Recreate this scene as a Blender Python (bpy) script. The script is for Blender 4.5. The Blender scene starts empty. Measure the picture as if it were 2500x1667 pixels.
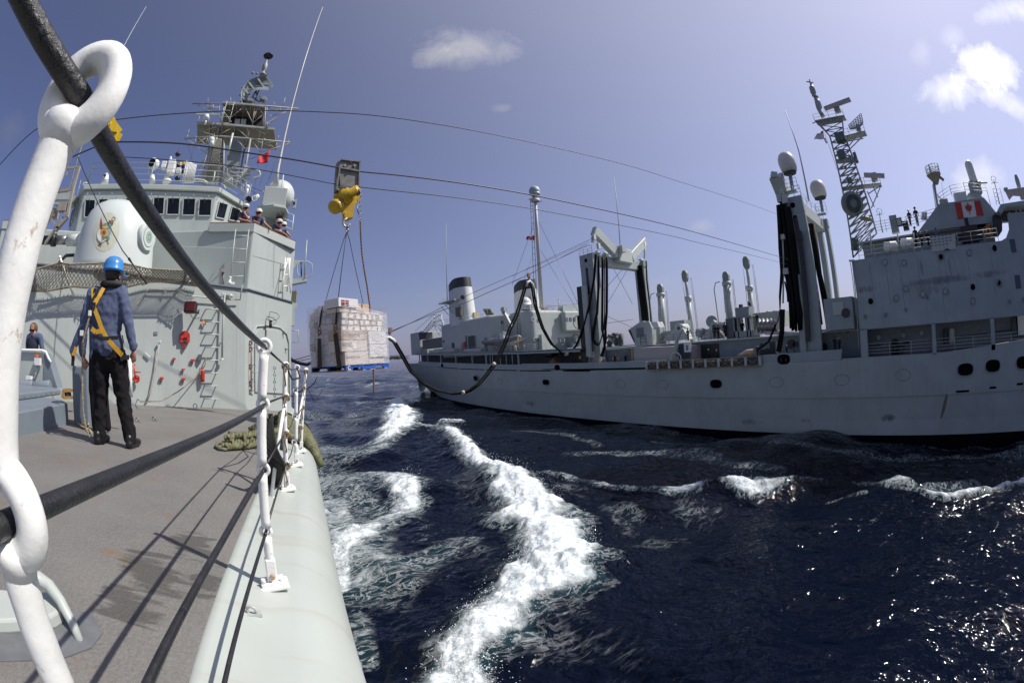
import bpy,math,random
import numpy as np
from math import sin,cos,pi,radians,sqrt,atan2,exp
from mathutils import Vector,Matrix
random.seed(7);np.random.seed(7)
C=bpy.context.scene.collection
SC=bpy.context.scene
# camera (15.5 mm equisolid fisheye, 10 m above the sea)
HC=10.0
LENS=15.5
UPc=np.array([-.067,.9975,.026]);UPc/=np.linalg.norm(UPc)
FWc=np.array([-.570,-.06,.818]);FWc-=UPc*(FWc@UPc);FWc/=np.linalg.norm(FWc)
RTc=np.cross(FWc,UPc)
if RTc[0]<0:RTc=-RTc
RW=np.array([RTc,FWc,UPc])
cam=bpy.data.cameras.new('camera');co=bpy.data.objects.new('camera',cam);C.objects.link(co)
cam.type='PANO';cam.sensor_width=36;cam.clip_start=0.01;cam.clip_end=60000
for tgt in(cam,getattr(cam,'cycles',None)):
 for k,v in(('panorama_type','FISHEYE_EQUISOLID'),('fisheye_lens',LENS),('fisheye_fov',radians(200))):
  try:setattr(tgt,k,v)
  except Exception:pass
mw=Matrix([[RW[0][0],RW[0][1],-RW[0][2],0],[RW[1][0],RW[1][1],-RW[1][2],0],[RW[2][0],RW[2][1],-RW[2][2],HC],[0,0,0,1]])
co.matrix_world=mw
SC.camera=co
SC.render.engine='CYCLES'
SC.view_settings.view_transform='Standard';SC.view_settings.look='None'
SC.view_settings.gamma=1;SC.view_settings.use_curve_mapping=False
SC.view_settings.exposure=0.02
SC.cycles.max_bounces=6;SC.cycles.diffuse_bounces=3;SC.cycles.glossy_bounces=3
SC.cycles.transparent_max_bounces=8;SC.cycles.sample_clamp_indirect=4.0
# sun and sky
SUN_AZ,SUN_EL=116.0,48.0
sd=Vector((sin(radians(SUN_AZ))*cos(radians(SUN_EL)),cos(radians(SUN_AZ))*cos(radians(SUN_EL)),sin(radians(SUN_EL))))
sl=bpy.data.lights.new('sun','SUN');sl.energy=5.0;sl.angle=radians(0.55);sl.color=(1.0,.965,.90)
so=bpy.data.objects.new('sun',sl);C.objects.link(so);so.rotation_euler=sd.to_track_quat('Z','Y').to_euler()
world=bpy.data.worlds.new('World');SC.world=world;world.use_nodes=True
nt=world.node_tree;N=nt.nodes;LK=nt.links;N.clear()
def nmath(nt,op,a,b=None,c=None,clamp=False):
 n=nt.nodes.new('ShaderNodeMath');n.operation=op;n.use_clamp=clamp
 for i,v in enumerate((a,b,c)):
  if v is None:continue
  if isinstance(v,(int,float)):n.inputs[i].default_value=v
  else:nt.links.new(v,n.inputs[i])
 return n.outputs[0]
def nmix(nt,fac,a,b,mode='MIX'):
 n=nt.nodes.new('ShaderNodeMix');n.data_type='RGBA';n.blend_type=mode;n.clamp_factor=True
 for key,v in((0,fac),(6,a),(7,b)):
  if isinstance(v,(int,float)):n.inputs[key].default_value=v
  elif isinstance(v,tuple):n.inputs[key].default_value=(*v,1)if len(v)==3 else v
  else:nt.links.new(v,n.inputs[key])
 return n.outputs[2]
def nramp(nt,src,stops):
 n=nt.nodes.new('ShaderNodeValToRGB');nt.links.new(src,n.inputs[0]);e=n.color_ramp.elements
 while len(e)<len(stops):e.new(.5)
 for k,(p,c)in enumerate(stops):e[k].position=p;e[k].color=(c,c,c,1)if isinstance(c,(int,float))else(*c,1)
 return n.outputs[0]
def nnoise(nt,vec,scale,detail=4,rough=.55,dist=0.0):
 n=nt.nodes.new('ShaderNodeTexNoise');n.inputs['Scale'].default_value=scale;n.inputs['Detail'].default_value=detail
 n.inputs['Roughness'].default_value=rough;n.inputs['Distortion'].default_value=dist
 if vec is not None:nt.links.new(vec,n.inputs['Vector'])
 return n.outputs[0]
S_PX=2500/36.0
def ray(px,py):
 """direction in world axes through a pixel of the 2500 x 1667 photograph"""
 x=(px-1250)/S_PX;y=-(py-833.5)/S_PX
 r=math.hypot(x,y);t=2*math.asin(min(1,r/(2*LENS)))
 return RW@np.array([sin(t)*x/r,sin(t)*y/r,cos(t)])
sky=N.new('ShaderNodeTexSky');sky.sky_type='NISHITA';sky.sun_disc=False
sky.sun_elevation=radians(SUN_EL);sky.sun_rotation=radians(SUN_AZ)
sky.altitude=0;sky.air_density=1.0;sky.dust_density=.25;sky.ozone_density=3.0
tc=N.new('ShaderNodeTexCoord');dirv=tc.outputs['Generated']
def wdot(v):
 n=N.new('ShaderNodeVectorMath');n.operation='DOT_PRODUCT';LK.new(dirv,n.inputs[0]);n.inputs[1].default_value=tuple(v);return n.outputs['Value']
n1=nnoise(nt,dirv,12,10,.64,.5);n2=nnoise(nt,dirv,2.6,3,.5)
CL=[(1125,120,.150,.062,-2,.75),(1060,135,.07,.045,0,.5),(2405,165,.125,.06,24,2.6),(2320,225,.10,.05,10,1.3),(2450,245,.13,.035,32,1.1),(2490,20,.16,.03,12,.8),(2245,135,.035,.045,60,.3),(1228,264,.035,.014,0,.35),(1718,552,.050,.022,0,.35),(2390,440,.12,.05,-4,.9),(1150,720,.16,.03,4,.45),(20,320,.05,.05,0,.35),(1530,700,.13,.03,0,.22),(2330,95,.05,.03,0,.4)]
den=None
for px,py,a,b,tilt,k in CL:
 c=ray(px,py);c=c/np.linalg.norm(c)
 rt=np.array([c[1],-c[0],0]);rt/=np.linalg.norm(rt);up=np.cross(rt,c)
 ct,st=cos(radians(tilt)),sin(radians(tilt));u=rt*ct-up*st;v=up*ct+rt*st
 du=nmath(nt,'DIVIDE',wdot(u),a*1.45);dv=nmath(nt,'DIVIDE',wdot(v),b*1.5)
 r2=nmath(nt,'ADD',nmath(nt,'MULTIPLY',du,du),nmath(nt,'MULTIPLY',dv,dv))
 m=nmath(nt,'SUBTRACT',1.15,nmath(nt,'SQRT',r2),clamp=True)
 m=nmath(nt,'MULTIPLY',m,nmath(nt,'GREATER_THAN',wdot(c),0.0))
 m=nmath(nt,'SUBTRACT',m,nmath(nt,'MULTIPLY',nmath(nt,'SUBTRACT',1.0,n1),1.15))
 m=nmath(nt,'MULTIPLY',nmath(nt,'MULTIPLY',m,1.6,clamp=True),k)
 den=m if den is None else nmath(nt,'ADD',den,m)
den=nmath(nt,'MULTIPLY',den,1.0,clamp=False)
hs=N.new('ShaderNodeHueSaturation');hs.inputs['Saturation'].default_value=1.0;LK.new(sky.outputs[0],hs.inputs['Color'])
skc=nmix(nt,1.0,hs.outputs[0],(1.10,.92,1.12),'MULTIPLY')
csun=nmath(nt,'MULTIPLY',nmath(nt,'ADD',wdot(tuple(sd)),1.0),.5)
ez=nmath(nt,'MAXIMUM',wdot((0,0,1)),0.0)
skc=nmix(nt,nmath(nt,'MULTIPLY',nmath(nt,'POWER',2.718,nmath(nt,'MULTIPLY',ez,-8.0)),.88),skc,(2.45,2.75,4.7))
aur=nmath(nt,'POWER',csun,4.0)
skc=nmix(nt,1.0,skc,nmix(nt,aur,(0,0,0),(5.6,5.4,5.4)),'ADD')
cb=nmath(nt,'ADD',2.2,nmath(nt,'MULTIPLY',nmath(nt,'POWER',csun,3.0),15.0))
cmb=N.new('ShaderNodeCombineColor');LK.new(cb,cmb.inputs[0]);LK.new(nmath(nt,'MULTIPLY',cb,.99),cmb.inputs[1]);LK.new(nmath(nt,'MULTIPLY',cb,1.02),cmb.inputs[2])
fin=nmix(nt,nmath(nt,'MULTIPLY',den,.8,clamp=True),skc,cmb.outputs[0])
bg=N.new('ShaderNodeBackground');bg.inputs['Strength'].default_value=.075;LK.new(fin,bg.inputs[0])
wo=N.new('ShaderNodeOutputWorld');LK.new(bg.outputs[0],wo.inputs[0])
# frames: world (sea level z = 0) and the heeled warship (origin at the eye point)
HEEL=4.0
OWN=Matrix.Translation((0,0,HC))@Matrix.Rotation(radians(HEEL),4,'Y')
WLD=Matrix.Identity(4)
_c,_s=cos(radians(HEEL)),sin(radians(HEEL))
ML=np.array([[_c,0,-_s],[0,1,0],[_s,0,_c]])
V=lambda*a:np.array(a,float)
def oy(px,py,y):
 r=ML@ray(px,py);return r*(y/r[1])
def oplane(px,py,p,n):
 r=ML@ray(px,py);p=V(*p);n=V(*n);return r*((p@n)/(r@n))
def wx(px,py,x):
 r=ray(px,py);q=r*(x/r[0]);return q+V(0,0,HC)
def wy(px,py,y):
 r=ray(px,py);q=r*(y/r[1]);return q+V(0,0,HC)
def wz(px,py,z=0.0):
 r=ray(px,py);q=r*((z-HC)/r[2]);return q+V(0,0,HC)
def wplane(px,py,p,q):
 d=V(q[0]-p[0],q[1]-p[1]);n=V(-d[1],d[0],0);r=ray(px,py)
 return r*((V(p[0],p[1],0)@n)/(r@n))+V(0,0,HC)
def o2w(p):return np.array(OWN@Vector(p))
def w2o(p):return np.array(OWN.inverted()@Vector(p))
class MB:
 def __init__(s):s.v=[];s.f=[];s.m=[];s.sm=[];s.ps=[]
 def add(s,vs,fs,m=0,smooth=False):
  o=len(s.v);s.ps.append((o,len(s.f)));s.v.extend([tuple(float(c)for c in v)for v in vs])
  for f in fs:s.f.append(tuple(i+o for i in f));s.m.append(m);s.sm.append(smooth)
  return s
 def box(s,c,d,m=0,rot=None):
  hx,hy,hz=d[0]/2,d[1]/2,d[2]/2
  vs=[V(x,y,z)for x in(-hx,hx)for y in(-hy,hy)for z in(-hz,hz)]
  if rot is not None:
   R=np.array(rot.to_3x3())if isinstance(rot,Matrix)else np.array(rot);vs=[R@v for v in vs]
  vs=[v+V(*c)for v in vs]
  return s.add(vs,[(0,1,3,2),(4,6,7,5),(0,4,5,1),(2,3,7,6),(0,2,6,4),(1,5,7,3)],m)
 def bar(s,a,b,w,h=None,m=0,up=(0,0,1)):
  a,b=V(*a),V(*b);d=b-a;L=np.linalg.norm(d)
  if L<1e-6:return s
  d=d/L;u=V(*up)
  if abs(d@u)>.97:u=V(1,0,0)if abs(d[0])<.9 else V(0,1,0)
  x=np.cross(d,u);x/=np.linalg.norm(x);y=np.cross(x,d);h=h or w
  vs=[p+x*sx*w/2+y*sy*h/2 for p in(a,b)for sx,sy in((-1,-1),(1,-1),(1,1),(-1,1))]
  return s.add(vs,[(0,1,2,3)[::-1],(4,5,6,7),(0,1,5,4),(1,2,6,5),(2,3,7,6),(3,0,4,7)],m)
 def cyl(s,a,b,r0,r1=None,n=12,m=0,cap=True,smooth=True):
  return s.tube([a,b],[r0,r0 if r1 is None else r1],n,m,cap,smooth)
 def tube(s,path,r,n=8,m=0,cap=True,smooth=True,closed=False,el=1.0):
  P=[V(*p)for p in path];k=len(P);rs=r if hasattr(r,'__len__')else[r]*k
  T=[]
  for i in range(k):
   t=P[(i+1)%k]-P[i-1]if closed else P[min(i+1,k-1)]-P[max(i-1,0)]
   T.append(t/(np.linalg.norm(t)+1e-12))
  u=V(0,0,1)if abs(T[0][2])<.9 else V(1,0,0)
  vs=[]
  for i in range(k):
   x=np.cross(T[i],u);x/=(np.linalg.norm(x)+1e-12);y=np.cross(x,T[i]);u=y
   for j in range(n):
    a=2*pi*j/n;vs.append(P[i]+(x*cos(a)+y*sin(a)*el)*rs[i])
  fs=[]
  for i in range(k if closed else k-1):
   i2=(i+1)%k
   for j in range(n):fs.append((i*n+j,i*n+(j+1)%n,i2*n+(j+1)%n,i2*n+j))
  s.add(vs,fs,m,smooth)
  if cap and not closed:
   o=len(s.v)-len(vs)
   s.f.append(tuple(o+j for j in range(n))[::-1]);s.m.append(m);s.sm.append(False)
   s.f.append(tuple(o+(k-1)*n+j for j in range(n)));s.m.append(m);s.sm.append(False)
  return s
 def ring(s,c,axis,R,r,n=20,k=8,m=0,sq=1.0):
  c=V(*c);ax=V(*axis);ax/=np.linalg.norm(ax);u=V(0,0,1)if abs(ax[2])<.9 else V(1,0,0)
  x=np.cross(ax,u);x/=np.linalg.norm(x);y=np.cross(x,ax)
  return s.tube([c+x*cos(2*pi*i/n)*R+y*sin(2*pi*i/n)*R*sq for i in range(n)],r,k,m,closed=True)
 def lathe(s,prof,c=(0,0,0),axis=(0,0,1),n=20,m=0,smooth=True,cap=True):
  c=V(*c);ax=V(*axis);ax/=np.linalg.norm(ax);u=V(0,0,1)if abs(ax[2])<.9 else V(1,0,0)
  x=np.cross(ax,u);x/=np.linalg.norm(x);y=np.cross(ax,x);k=len(prof)
  vs=[c+ax*h+(x*cos(2*pi*j/n)+y*sin(2*pi*j/n))*max(r,1e-4)for r,h in prof for j in range(n)]
  fs=[(i*n+j,i*n+(j+1)%n,(i+1)*n+(j+1)%n,(i+1)*n+j)for i in range(k-1)for j in range(n)]
  s.add(vs,fs,m,smooth)
  if cap:
   o=len(s.v)-len(vs)
   for base,rev in((0,True),((k-1)*n,False)):
    f=tuple(o+base+j for j in range(n));s.f.append(f[::-1]if rev else f);s.m.append(m);s.sm.append(False)
  return s
 def ball(s,c,r,n=16,k=10,m=0,sc=(1,1,1)):
  vs=[];fs=[]
  for i in range(k+1):
   t=pi*i/k
   for j in range(n):
    a=2*pi*j/n;vs.append(V(c[0]+r*sc[0]*sin(t)*cos(a),c[1]+r*sc[1]*sin(t)*sin(a),c[2]-r*sc[2]*cos(t)))
  for i in range(k):
   for j in range(n):fs.append((i*n+j,i*n+(j+1)%n,(i+1)*n+(j+1)%n,(i+1)*n+j))
  return s.add(vs,fs,m,True)
 def prism(s,poly,ext,m=0):
  P=[V(*p)for p in poly];e=V(*ext);n=len(P)
  return s.add(P+[p+e for p in P],[tuple(range(n))[::-1],tuple(range(n,2*n))]+[(i,(i+1)%n,n+(i+1)%n,n+i)for i in range(n)],m)
 def sheet(s,rows,m=0,smooth=True):
  k=len(rows);n=len(rows[0])
  return s.add([p for r in rows for p in r],[(i*n+j,i*n+j+1,(i+1)*n+j+1,(i+1)*n+j)for i in range(k-1)for j in range(n-1)],m,smooth)
 def ladder(s,a,b,side,w=.4,step=.3,r=.015,m=0,off=None):
  a,b,sd_=V(*a),V(*b),V(*side);sd_=sd_/np.linalg.norm(sd_)*w/2
  s.cyl(a-sd_,b-sd_,r,n=6,m=m);s.cyl(a+sd_,b+sd_,r,n=6,m=m)
  L=np.linalg.norm(b-a);k=max(1,int(L/step))
  for i in range(k):p=a+(b-a)*((i+.5)/k);s.cyl(p-sd_,p+sd_,r*.8,n=5,m=m)
  return s
 def rail(s,pts,h=1.0,wires=3,r=.02,step=1.6,m=0,up=(0,0,1)):
  up=V(*up)
  for a,b in zip(pts[:-1],pts[1:]):
   a,b=V(*a),V(*b);L=np.linalg.norm(b-a);k=max(1,round(L/step))
   for i in range(k+1):p=a+(b-a)*i/k;s.cyl(p,p+up*h,r,n=5,m=m)
   for w in range(wires):hh=h*(w+1)/wires;s.cyl(a+up*hh,b+up*hh,r*.7,n=4,m=m)
  return s
 def truss(s,A,B,r,n=6,br=.6,m=0,k=5):
  """square lattice: A, B lists of four corner points at both ends"""
  A=[V(*p)for p in A];B=[V(*p)for p in B]
  q=len(A)
  for a,b in zip(A,B):s.cyl(a,b,r,n=k,m=m)
  for i in range(n+1):
   t=i/n;P=[a+(b-a)*t for a,b in zip(A,B)]
   for j in range(q):s.cyl(P[j],P[(j+1)%q],r*br,n=4,m=m)
   if i<n:
    t2=(i+1)/n;Q=[a+(b-a)*t2 for a,b in zip(A,B)]
    for j in range(q):
     s.cyl(P[j],Q[(j+1)%q],r*br,n=4,m=m);s.cyl(P[(j+1)%q],Q[j],r*br,n=4,m=m)
  return s
 def pieces(s):
  out=[];n=len(s.ps)
  for k,(v0,f0)in enumerate(s.ps):
   v1,f1=s.ps[k+1]if k+1<n else(len(s.v),len(s.f));q=MB();q.v=s.v[v0:v1];q.f=[tuple(i-v0 for i in f)for f in s.f[f0:f1]];q.m=s.m[f0:f1];q.sm=s.sm[f0:f1];out.append(q)
  return out
 def data(s,name,mats,loc=(0,0,0)):
  me=bpy.data.meshes.new(name);L=V(*loc)
  me.from_pydata([tuple(V(*v)-L)for v in s.v],[],s.f)
  for m in(mats if isinstance(mats,(list,tuple))else[mats]):me.materials.append(m)
  me.polygons.foreach_set('material_index',s.m);me.polygons.foreach_set('use_smooth',s.sm);me.update()
  return me
def props(o,label=None,cat=None,group=None,kind=None):
 if label:o['label']=label
 if cat:o['category']=cat
 if group:o['group']=group
 if kind:o['kind']=kind
 return o
def thing(name,label,cat,loc=(0,0,0),frame=WLD,group=None):
 o=bpy.data.objects.new(name,None);o.empty_display_size=.2;C.objects.link(o)
 o.matrix_world=frame@Matrix.Translation(tuple(float(c)for c in loc));o['_l']=[float(c)for c in loc]
 return props(o,label,cat,group)
SPLIT={'wiper_arms':'wiper_arm','rung_ladder':'rung','vertical_ladder':'rung','bridge_wing_bulwark':'wing_bulwark','bulwark_cap_rail':'cap_rail','tangled_rope':'rope_end','mast_leg':'leg','mast_brace':'brace','upper_yardarm':'yard_member','lower_yardarm':'yard_member','cross_tree':'lattice_member','davit_ladder':'pipe','wing_fittings':'fitting','mast_stays':'stay','rigging_wires':'stay','gallery_pipes':'pipe','signal_boxes':'box','cradle':'cradle_post','fall':'wire','deck_rollers':'roller','ladder':'ladder_bar','equipment_boxes':'box','deck_edge_posts':'post','saddle_set':'saddle','block_set':'block','valve_set':'valve','sunglasses':'lens','deck_edge_strip':'edge_strip','port_ladder':'rung','wing_rail':'rail_bar','finned_screen':'rib','wall_cleat':'cleat_bar','flag_halyard':'line','roof_edge_hook':'pipe','small_radome':'radome_shell','hose_saddles':'saddle','hangar_roof_gear':'box','funnel_fittings':'fitting','deck_machinery':'machine','valve_cluster':'valve','tensioner_blocks':'block','mast_boxes':'box','ship_rigging':'stay','deck_edge_gear':'bollard','gallery_pump':'pump_body','gallery_locker':'locker','loose_line':'line','pipe_arc':'pipe','support_lattice':'strut','dangling_gear':'hook','cable_tray':'tray_bar','aerials':'aerial','cradle_posts':'post','span_wire':'wire','slack_cable':'cable','covered_winch':'winch_part','vent_pipe':'pipe','dark_rope_bundle':'strand','hoist_wire':'wire','working_deck_rails':'rail','davit_falls':'wire','far_gantry_line':'line'}
def part(name,mb,mats,parent,label=None,kind=None):
 if name in SPLIT and len(mb.ps)>1:
  for q in mb.pieces():o=part(SPLIT[name]if SPLIT[name]not in SPLIT else SPLIT[name]+'_piece',q,mats,parent)
  return o
 loc=list(parent.get('_l',(0,0,0)))
 o=bpy.data.objects.new(name,mb.data(name,mats,loc));C.objects.link(o);o.parent=parent;o['_l']=loc
 return props(o,label,kind=kind)
def solo(name,mb,mats,label,cat,frame=WLD,group=None,loc=None,kind=None):
 if name in SPLIT and len(mb.ps)>1:
  a=np.array(mb.v);t=thing(name,label,cat,((a[:,0].min()+a[:,0].max())/2,(a[:,1].min()+a[:,1].max())/2,a[:,2].min()),frame,group);part(name,mb,mats,t);return t
 if loc is None:
  a=np.array(mb.v);loc=((a[:,0].min()+a[:,0].max())/2,(a[:,1].min()+a[:,1].max())/2,a[:,2].min())
 o=bpy.data.objects.new(name,mb.data(name,mats,loc));C.objects.link(o)
 o.matrix_world=frame@Matrix.Translation(tuple(float(c)for c in loc));o['_l']=[float(c)for c in loc]
 return props(o,label,cat,group,kind)
def bevel(o,w=.01,seg=2,ang=40):
 b=o.modifiers.new('bevel','BEVEL');b.width=w;b.segments=seg;b.limit_method='ANGLE';b.angle_limit=radians(ang);return o
# materials
_M={}
def mat(name,col,rough=.5,metal=0.0,var=.12,scale=3.0,rust=0.0,bump=0.0,bscale=40.0,spec=.5,streak=0.0,rustcol=(.23,.085,.025),dirt=0.0,sheen=0):
 if name in _M:return _M[name]
 m=bpy.data.materials.new(name);m.use_nodes=True;nt=m.node_tree;b=nt.nodes['Principled BSDF']
 tc=nt.nodes.new('ShaderNodeTexCoord');co_=tc.outputs['Object']
 n=nnoise(nt,co_,scale,5,.6)
 col=tuple(col)
 c=nmix(nt,nramp(nt,n,[(.3,0.0),(.7,1.0)]),tuple(x*(1-var)for x in col),tuple(min(1,x*(1+var))for x in col))
 if streak:
  mp=nt.nodes.new('ShaderNodeMapping');nt.links.new(co_,mp.inputs[0]);mp.inputs['Scale'].default_value=(2.2,2.2,.18)
  ns=nnoise(nt,mp.outputs[0],1.6,6,.7)
  c=nmix(nt,nmath(nt,'MULTIPLY',nramp(nt,ns,[(.52,0.0),(.8,1.0)]),streak),c,tuple(x*.45 for x in col))
 if dirt:
  nd=nnoise(nt,co_,scale*.35,8,.7)
  c=nmix(nt,nmath(nt,'MULTIPLY',nramp(nt,nd,[(.55,0.0),(.75,1.0)]),dirt),c,tuple(x*.5 for x in col))
 if rust:
  nr=nnoise(nt,co_,scale*2.6,9,.72)
  c=nmix(nt,nramp(nt,nr,[(.70-rust*.25,0.0),(.78-rust*.2,1.0)]),c,rustcol)
 nt.links.new(c,b.inputs['Base Color'])
 b.inputs['Roughness'].default_value=rough;b.inputs['Metallic'].default_value=metal
 b.inputs['Specular IOR Level'].default_value=spec
 if bump:
  bp=nt.nodes.new('ShaderNodeBump');bp.inputs['Strength'].default_value=bump;bp.inputs['Distance'].default_value=.02
  nt.links.new(nnoise(nt,co_,bscale,5,.6),bp.inputs['Height']);nt.links.new(bp.outputs[0],b.inputs['Normal'])
 _M[name]=m;return m
GREY=mat('warship_grey_paint',(.40,.435,.41),.45,var=.07,scale=.7,streak=.26,dirt=.12,bump=.12,bscale=2.2)
GREYD=mat('dark_grey_paint',(.16,.18,.20),.5,var=.12,scale=2)
GREYB=mat('blue_grey_paint',(.17,.20,.23),.5,var=.1,scale=2,bump=.05)
GUNW=mat('pale_green_gunwale_paint',(.43,.46,.42),.35,var=.06,scale=.9,dirt=.28,bump=.03,bscale=14)
WHITE=mat('thick_white_paint',(.88,.87,.82),.32,var=.05,scale=14,rust=.40,rustcol=(.42,.30,.2),bump=.16,bscale=11)
WHITEC=mat('clean_white_paint',(.72,.73,.70),.35,var=.04,scale=5)
BLACKW=mat('black_sleeved_wire',(.018,.018,.02),.42,var=.4,scale=16,rust=.14,rustcol=(.55,.54,.52),bump=.3,bscale=120)
BLACK=mat('black_rubber',(.012,.012,.014),.5,var=.3,scale=8)
BLKP=mat('black_paint',(.02,.02,.022),.45)
STEEL=mat('bare_steel',(.28,.28,.27),.4,.8,var=.25,scale=12,rust=.1)
WIRE=mat('greased_steel_wire',(.05,.045,.05),.45,.5,var=.4,scale=60)
ROPE=mat('manila_rope',(.30,.22,.14),.85,var=.35,scale=60,bump=.6,bscale=150)
NETR=mat('tarred_net_rope',(.27,.22,.155),.9,var=.35,scale=20)
RED=mat('red_enamel',(.45,.03,.02),.35,var=.15)
YELLOW=mat('yellow_enamel',(.62,.42,.015),.38,var=.12,scale=8,rust=.08)
TAN=mat('brown_mast_underside',(.20,.165,.115),.6,var=.15)
MASTG=mat('mast_tube_paint',(.33,.33,.30),.5,var=.2,scale=3,rust=.12)
GLASS=mat('dark_bridge_glass',(.006,.008,.012),.08,var=.2,spec=.25)
RADOME=mat('radome_white',(.56,.60,.57),.28,var=.02)
AORP=mat('supply_ship_paint',(.28,.325,.33),.55,var=.10,scale=.35,streak=.3,dirt=.15)
AORP2=mat('supply_ship_pale_paint',(.42,.45,.43),.5,var=.06,scale=.6,streak=.08)
AORDK=mat('supply_ship_deck_paint',(.10,.11,.11),.7,var=.2)
AORW=mat('supply_ship_white',(.62,.63,.60),.45,var=.06,scale=1)
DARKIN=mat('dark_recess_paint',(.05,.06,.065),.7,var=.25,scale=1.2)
BOOT=mat('black_boot_topping',(.003,.003,.004),.7,var=.3,spec=.06)
SKIN=mat('skin',(.42,.21,.14),.5,var=.08,scale=20)
HAIR=mat('dark_hair',(.03,.02,.015),.6)
NAVY=mat('navy_blue_shirt',(.072,.092,.165),.85,var=.22,scale=9,bump=.5,bscale=12)
TROU=mat('black_trousers',(.011,.010,.011),.95,var=.1,scale=3,bump=.25,bscale=7,spec=.2)
NAVYD=mat('dark_navy_cloth',(.012,.015,.03),.85,var=.3)
HARN=mat('yellow_webbing',(.60,.33,.02),.7,var=.15,scale=30)
BLUEH=mat('blue_helmet_plastic',(.05,.22,.52),.28,var=.04)
WHH=mat('white_helmet_plastic',(.65,.64,.6),.3,var=.04)
YLH=mat('yellow_helmet_plastic',(.65,.5,.02),.3,var=.04)
LEATH=mat('black_boot_leather',(.012,.011,.011),.35,var=.2)
def gunwale_stains():
 """thin rusty water runs draining outboard across the painted edge"""
 m=mat('stained_gunwale_paint',(.43,.46,.42),.36,var=.06,scale=.9,dirt=.2,bump=.05,bscale=9);nt=m.node_tree;b=nt.nodes['Principled BSDF'];src=b.inputs['Base Color'].links[0].from_socket
 mp=nt.nodes.new('ShaderNodeMapping');nt.links.new(nt.nodes.new('ShaderNodeTexCoord').outputs['Object'],mp.inputs[0]);mp.inputs['Scale'].default_value=(.7,5.5,.5)
 n=nnoise(nt,mp.outputs[0],1.0,5,.6,.5);nt.links.new(nmix(nt,nmath(nt,'MULTIPLY',nramp(nt,n,[(.55,0.0),(.74,1.0)]),.30),src,(.36,.31,.21)),b.inputs['Base Color']);return m
def maskmat(name,col,dark,spots,seed=1.0,rough=.55,streak=.32):
 """side plating with worn or sooty patches at real places: spots are (y, z, half length, half height, strength) in the object's frame"""
 m=mat(name,col,rough,var=.12,scale=.30,streak=streak,dirt=.15,bump=.25,bscale=.8);nt=m.node_tree;b=nt.nodes['Principled BSDF'];P=nt.nodes.new('ShaderNodeTexCoord').outputs['Object']
 src=b.inputs['Base Color'].links[0].from_socket;sx=nt.nodes.new('ShaderNodeSeparateXYZ');nt.links.new(P,sx.inputs[0]);w=None
 mp=nt.nodes.new('ShaderNodeMapping');nt.links.new(P,mp.inputs[0]);mp.inputs['Scale'].default_value=(1,1.5,.8);mp.inputs['Location'].default_value=(seed,seed,0);n=nnoise(nt,mp.outputs[0],1.6,9,.72)
 for y,z,a,c,k in spots:
  du=nmath(nt,'DIVIDE',nmath(nt,'SUBTRACT',sx.outputs[1],float(y)),a);dv=nmath(nt,'DIVIDE',nmath(nt,'SUBTRACT',sx.outputs[2],float(z)),c)
  g=nmath(nt,'MULTIPLY',nmath(nt,'SUBTRACT',1.0,nmath(nt,'ADD',nmath(nt,'MULTIPLY',du,du),nmath(nt,'MULTIPLY',dv,dv)),clamp=True),k);w=g if w is None else nmath(nt,'MAXIMUM',w,g)
 f=nmath(nt,'MULTIPLY',nmath(nt,'SUBTRACT',nmath(nt,'ADD',nmath(nt,'MULTIPLY',w,.6),n),.78),3.0,clamp=True)
 f=nmath(nt,'MULTIPLY',f,nmath(nt,'MULTIPLY',w,2.0,clamp=True))
 nt.links.new(nmix(nt,f,src,dark),b.inputs['Base Color']);return m
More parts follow.
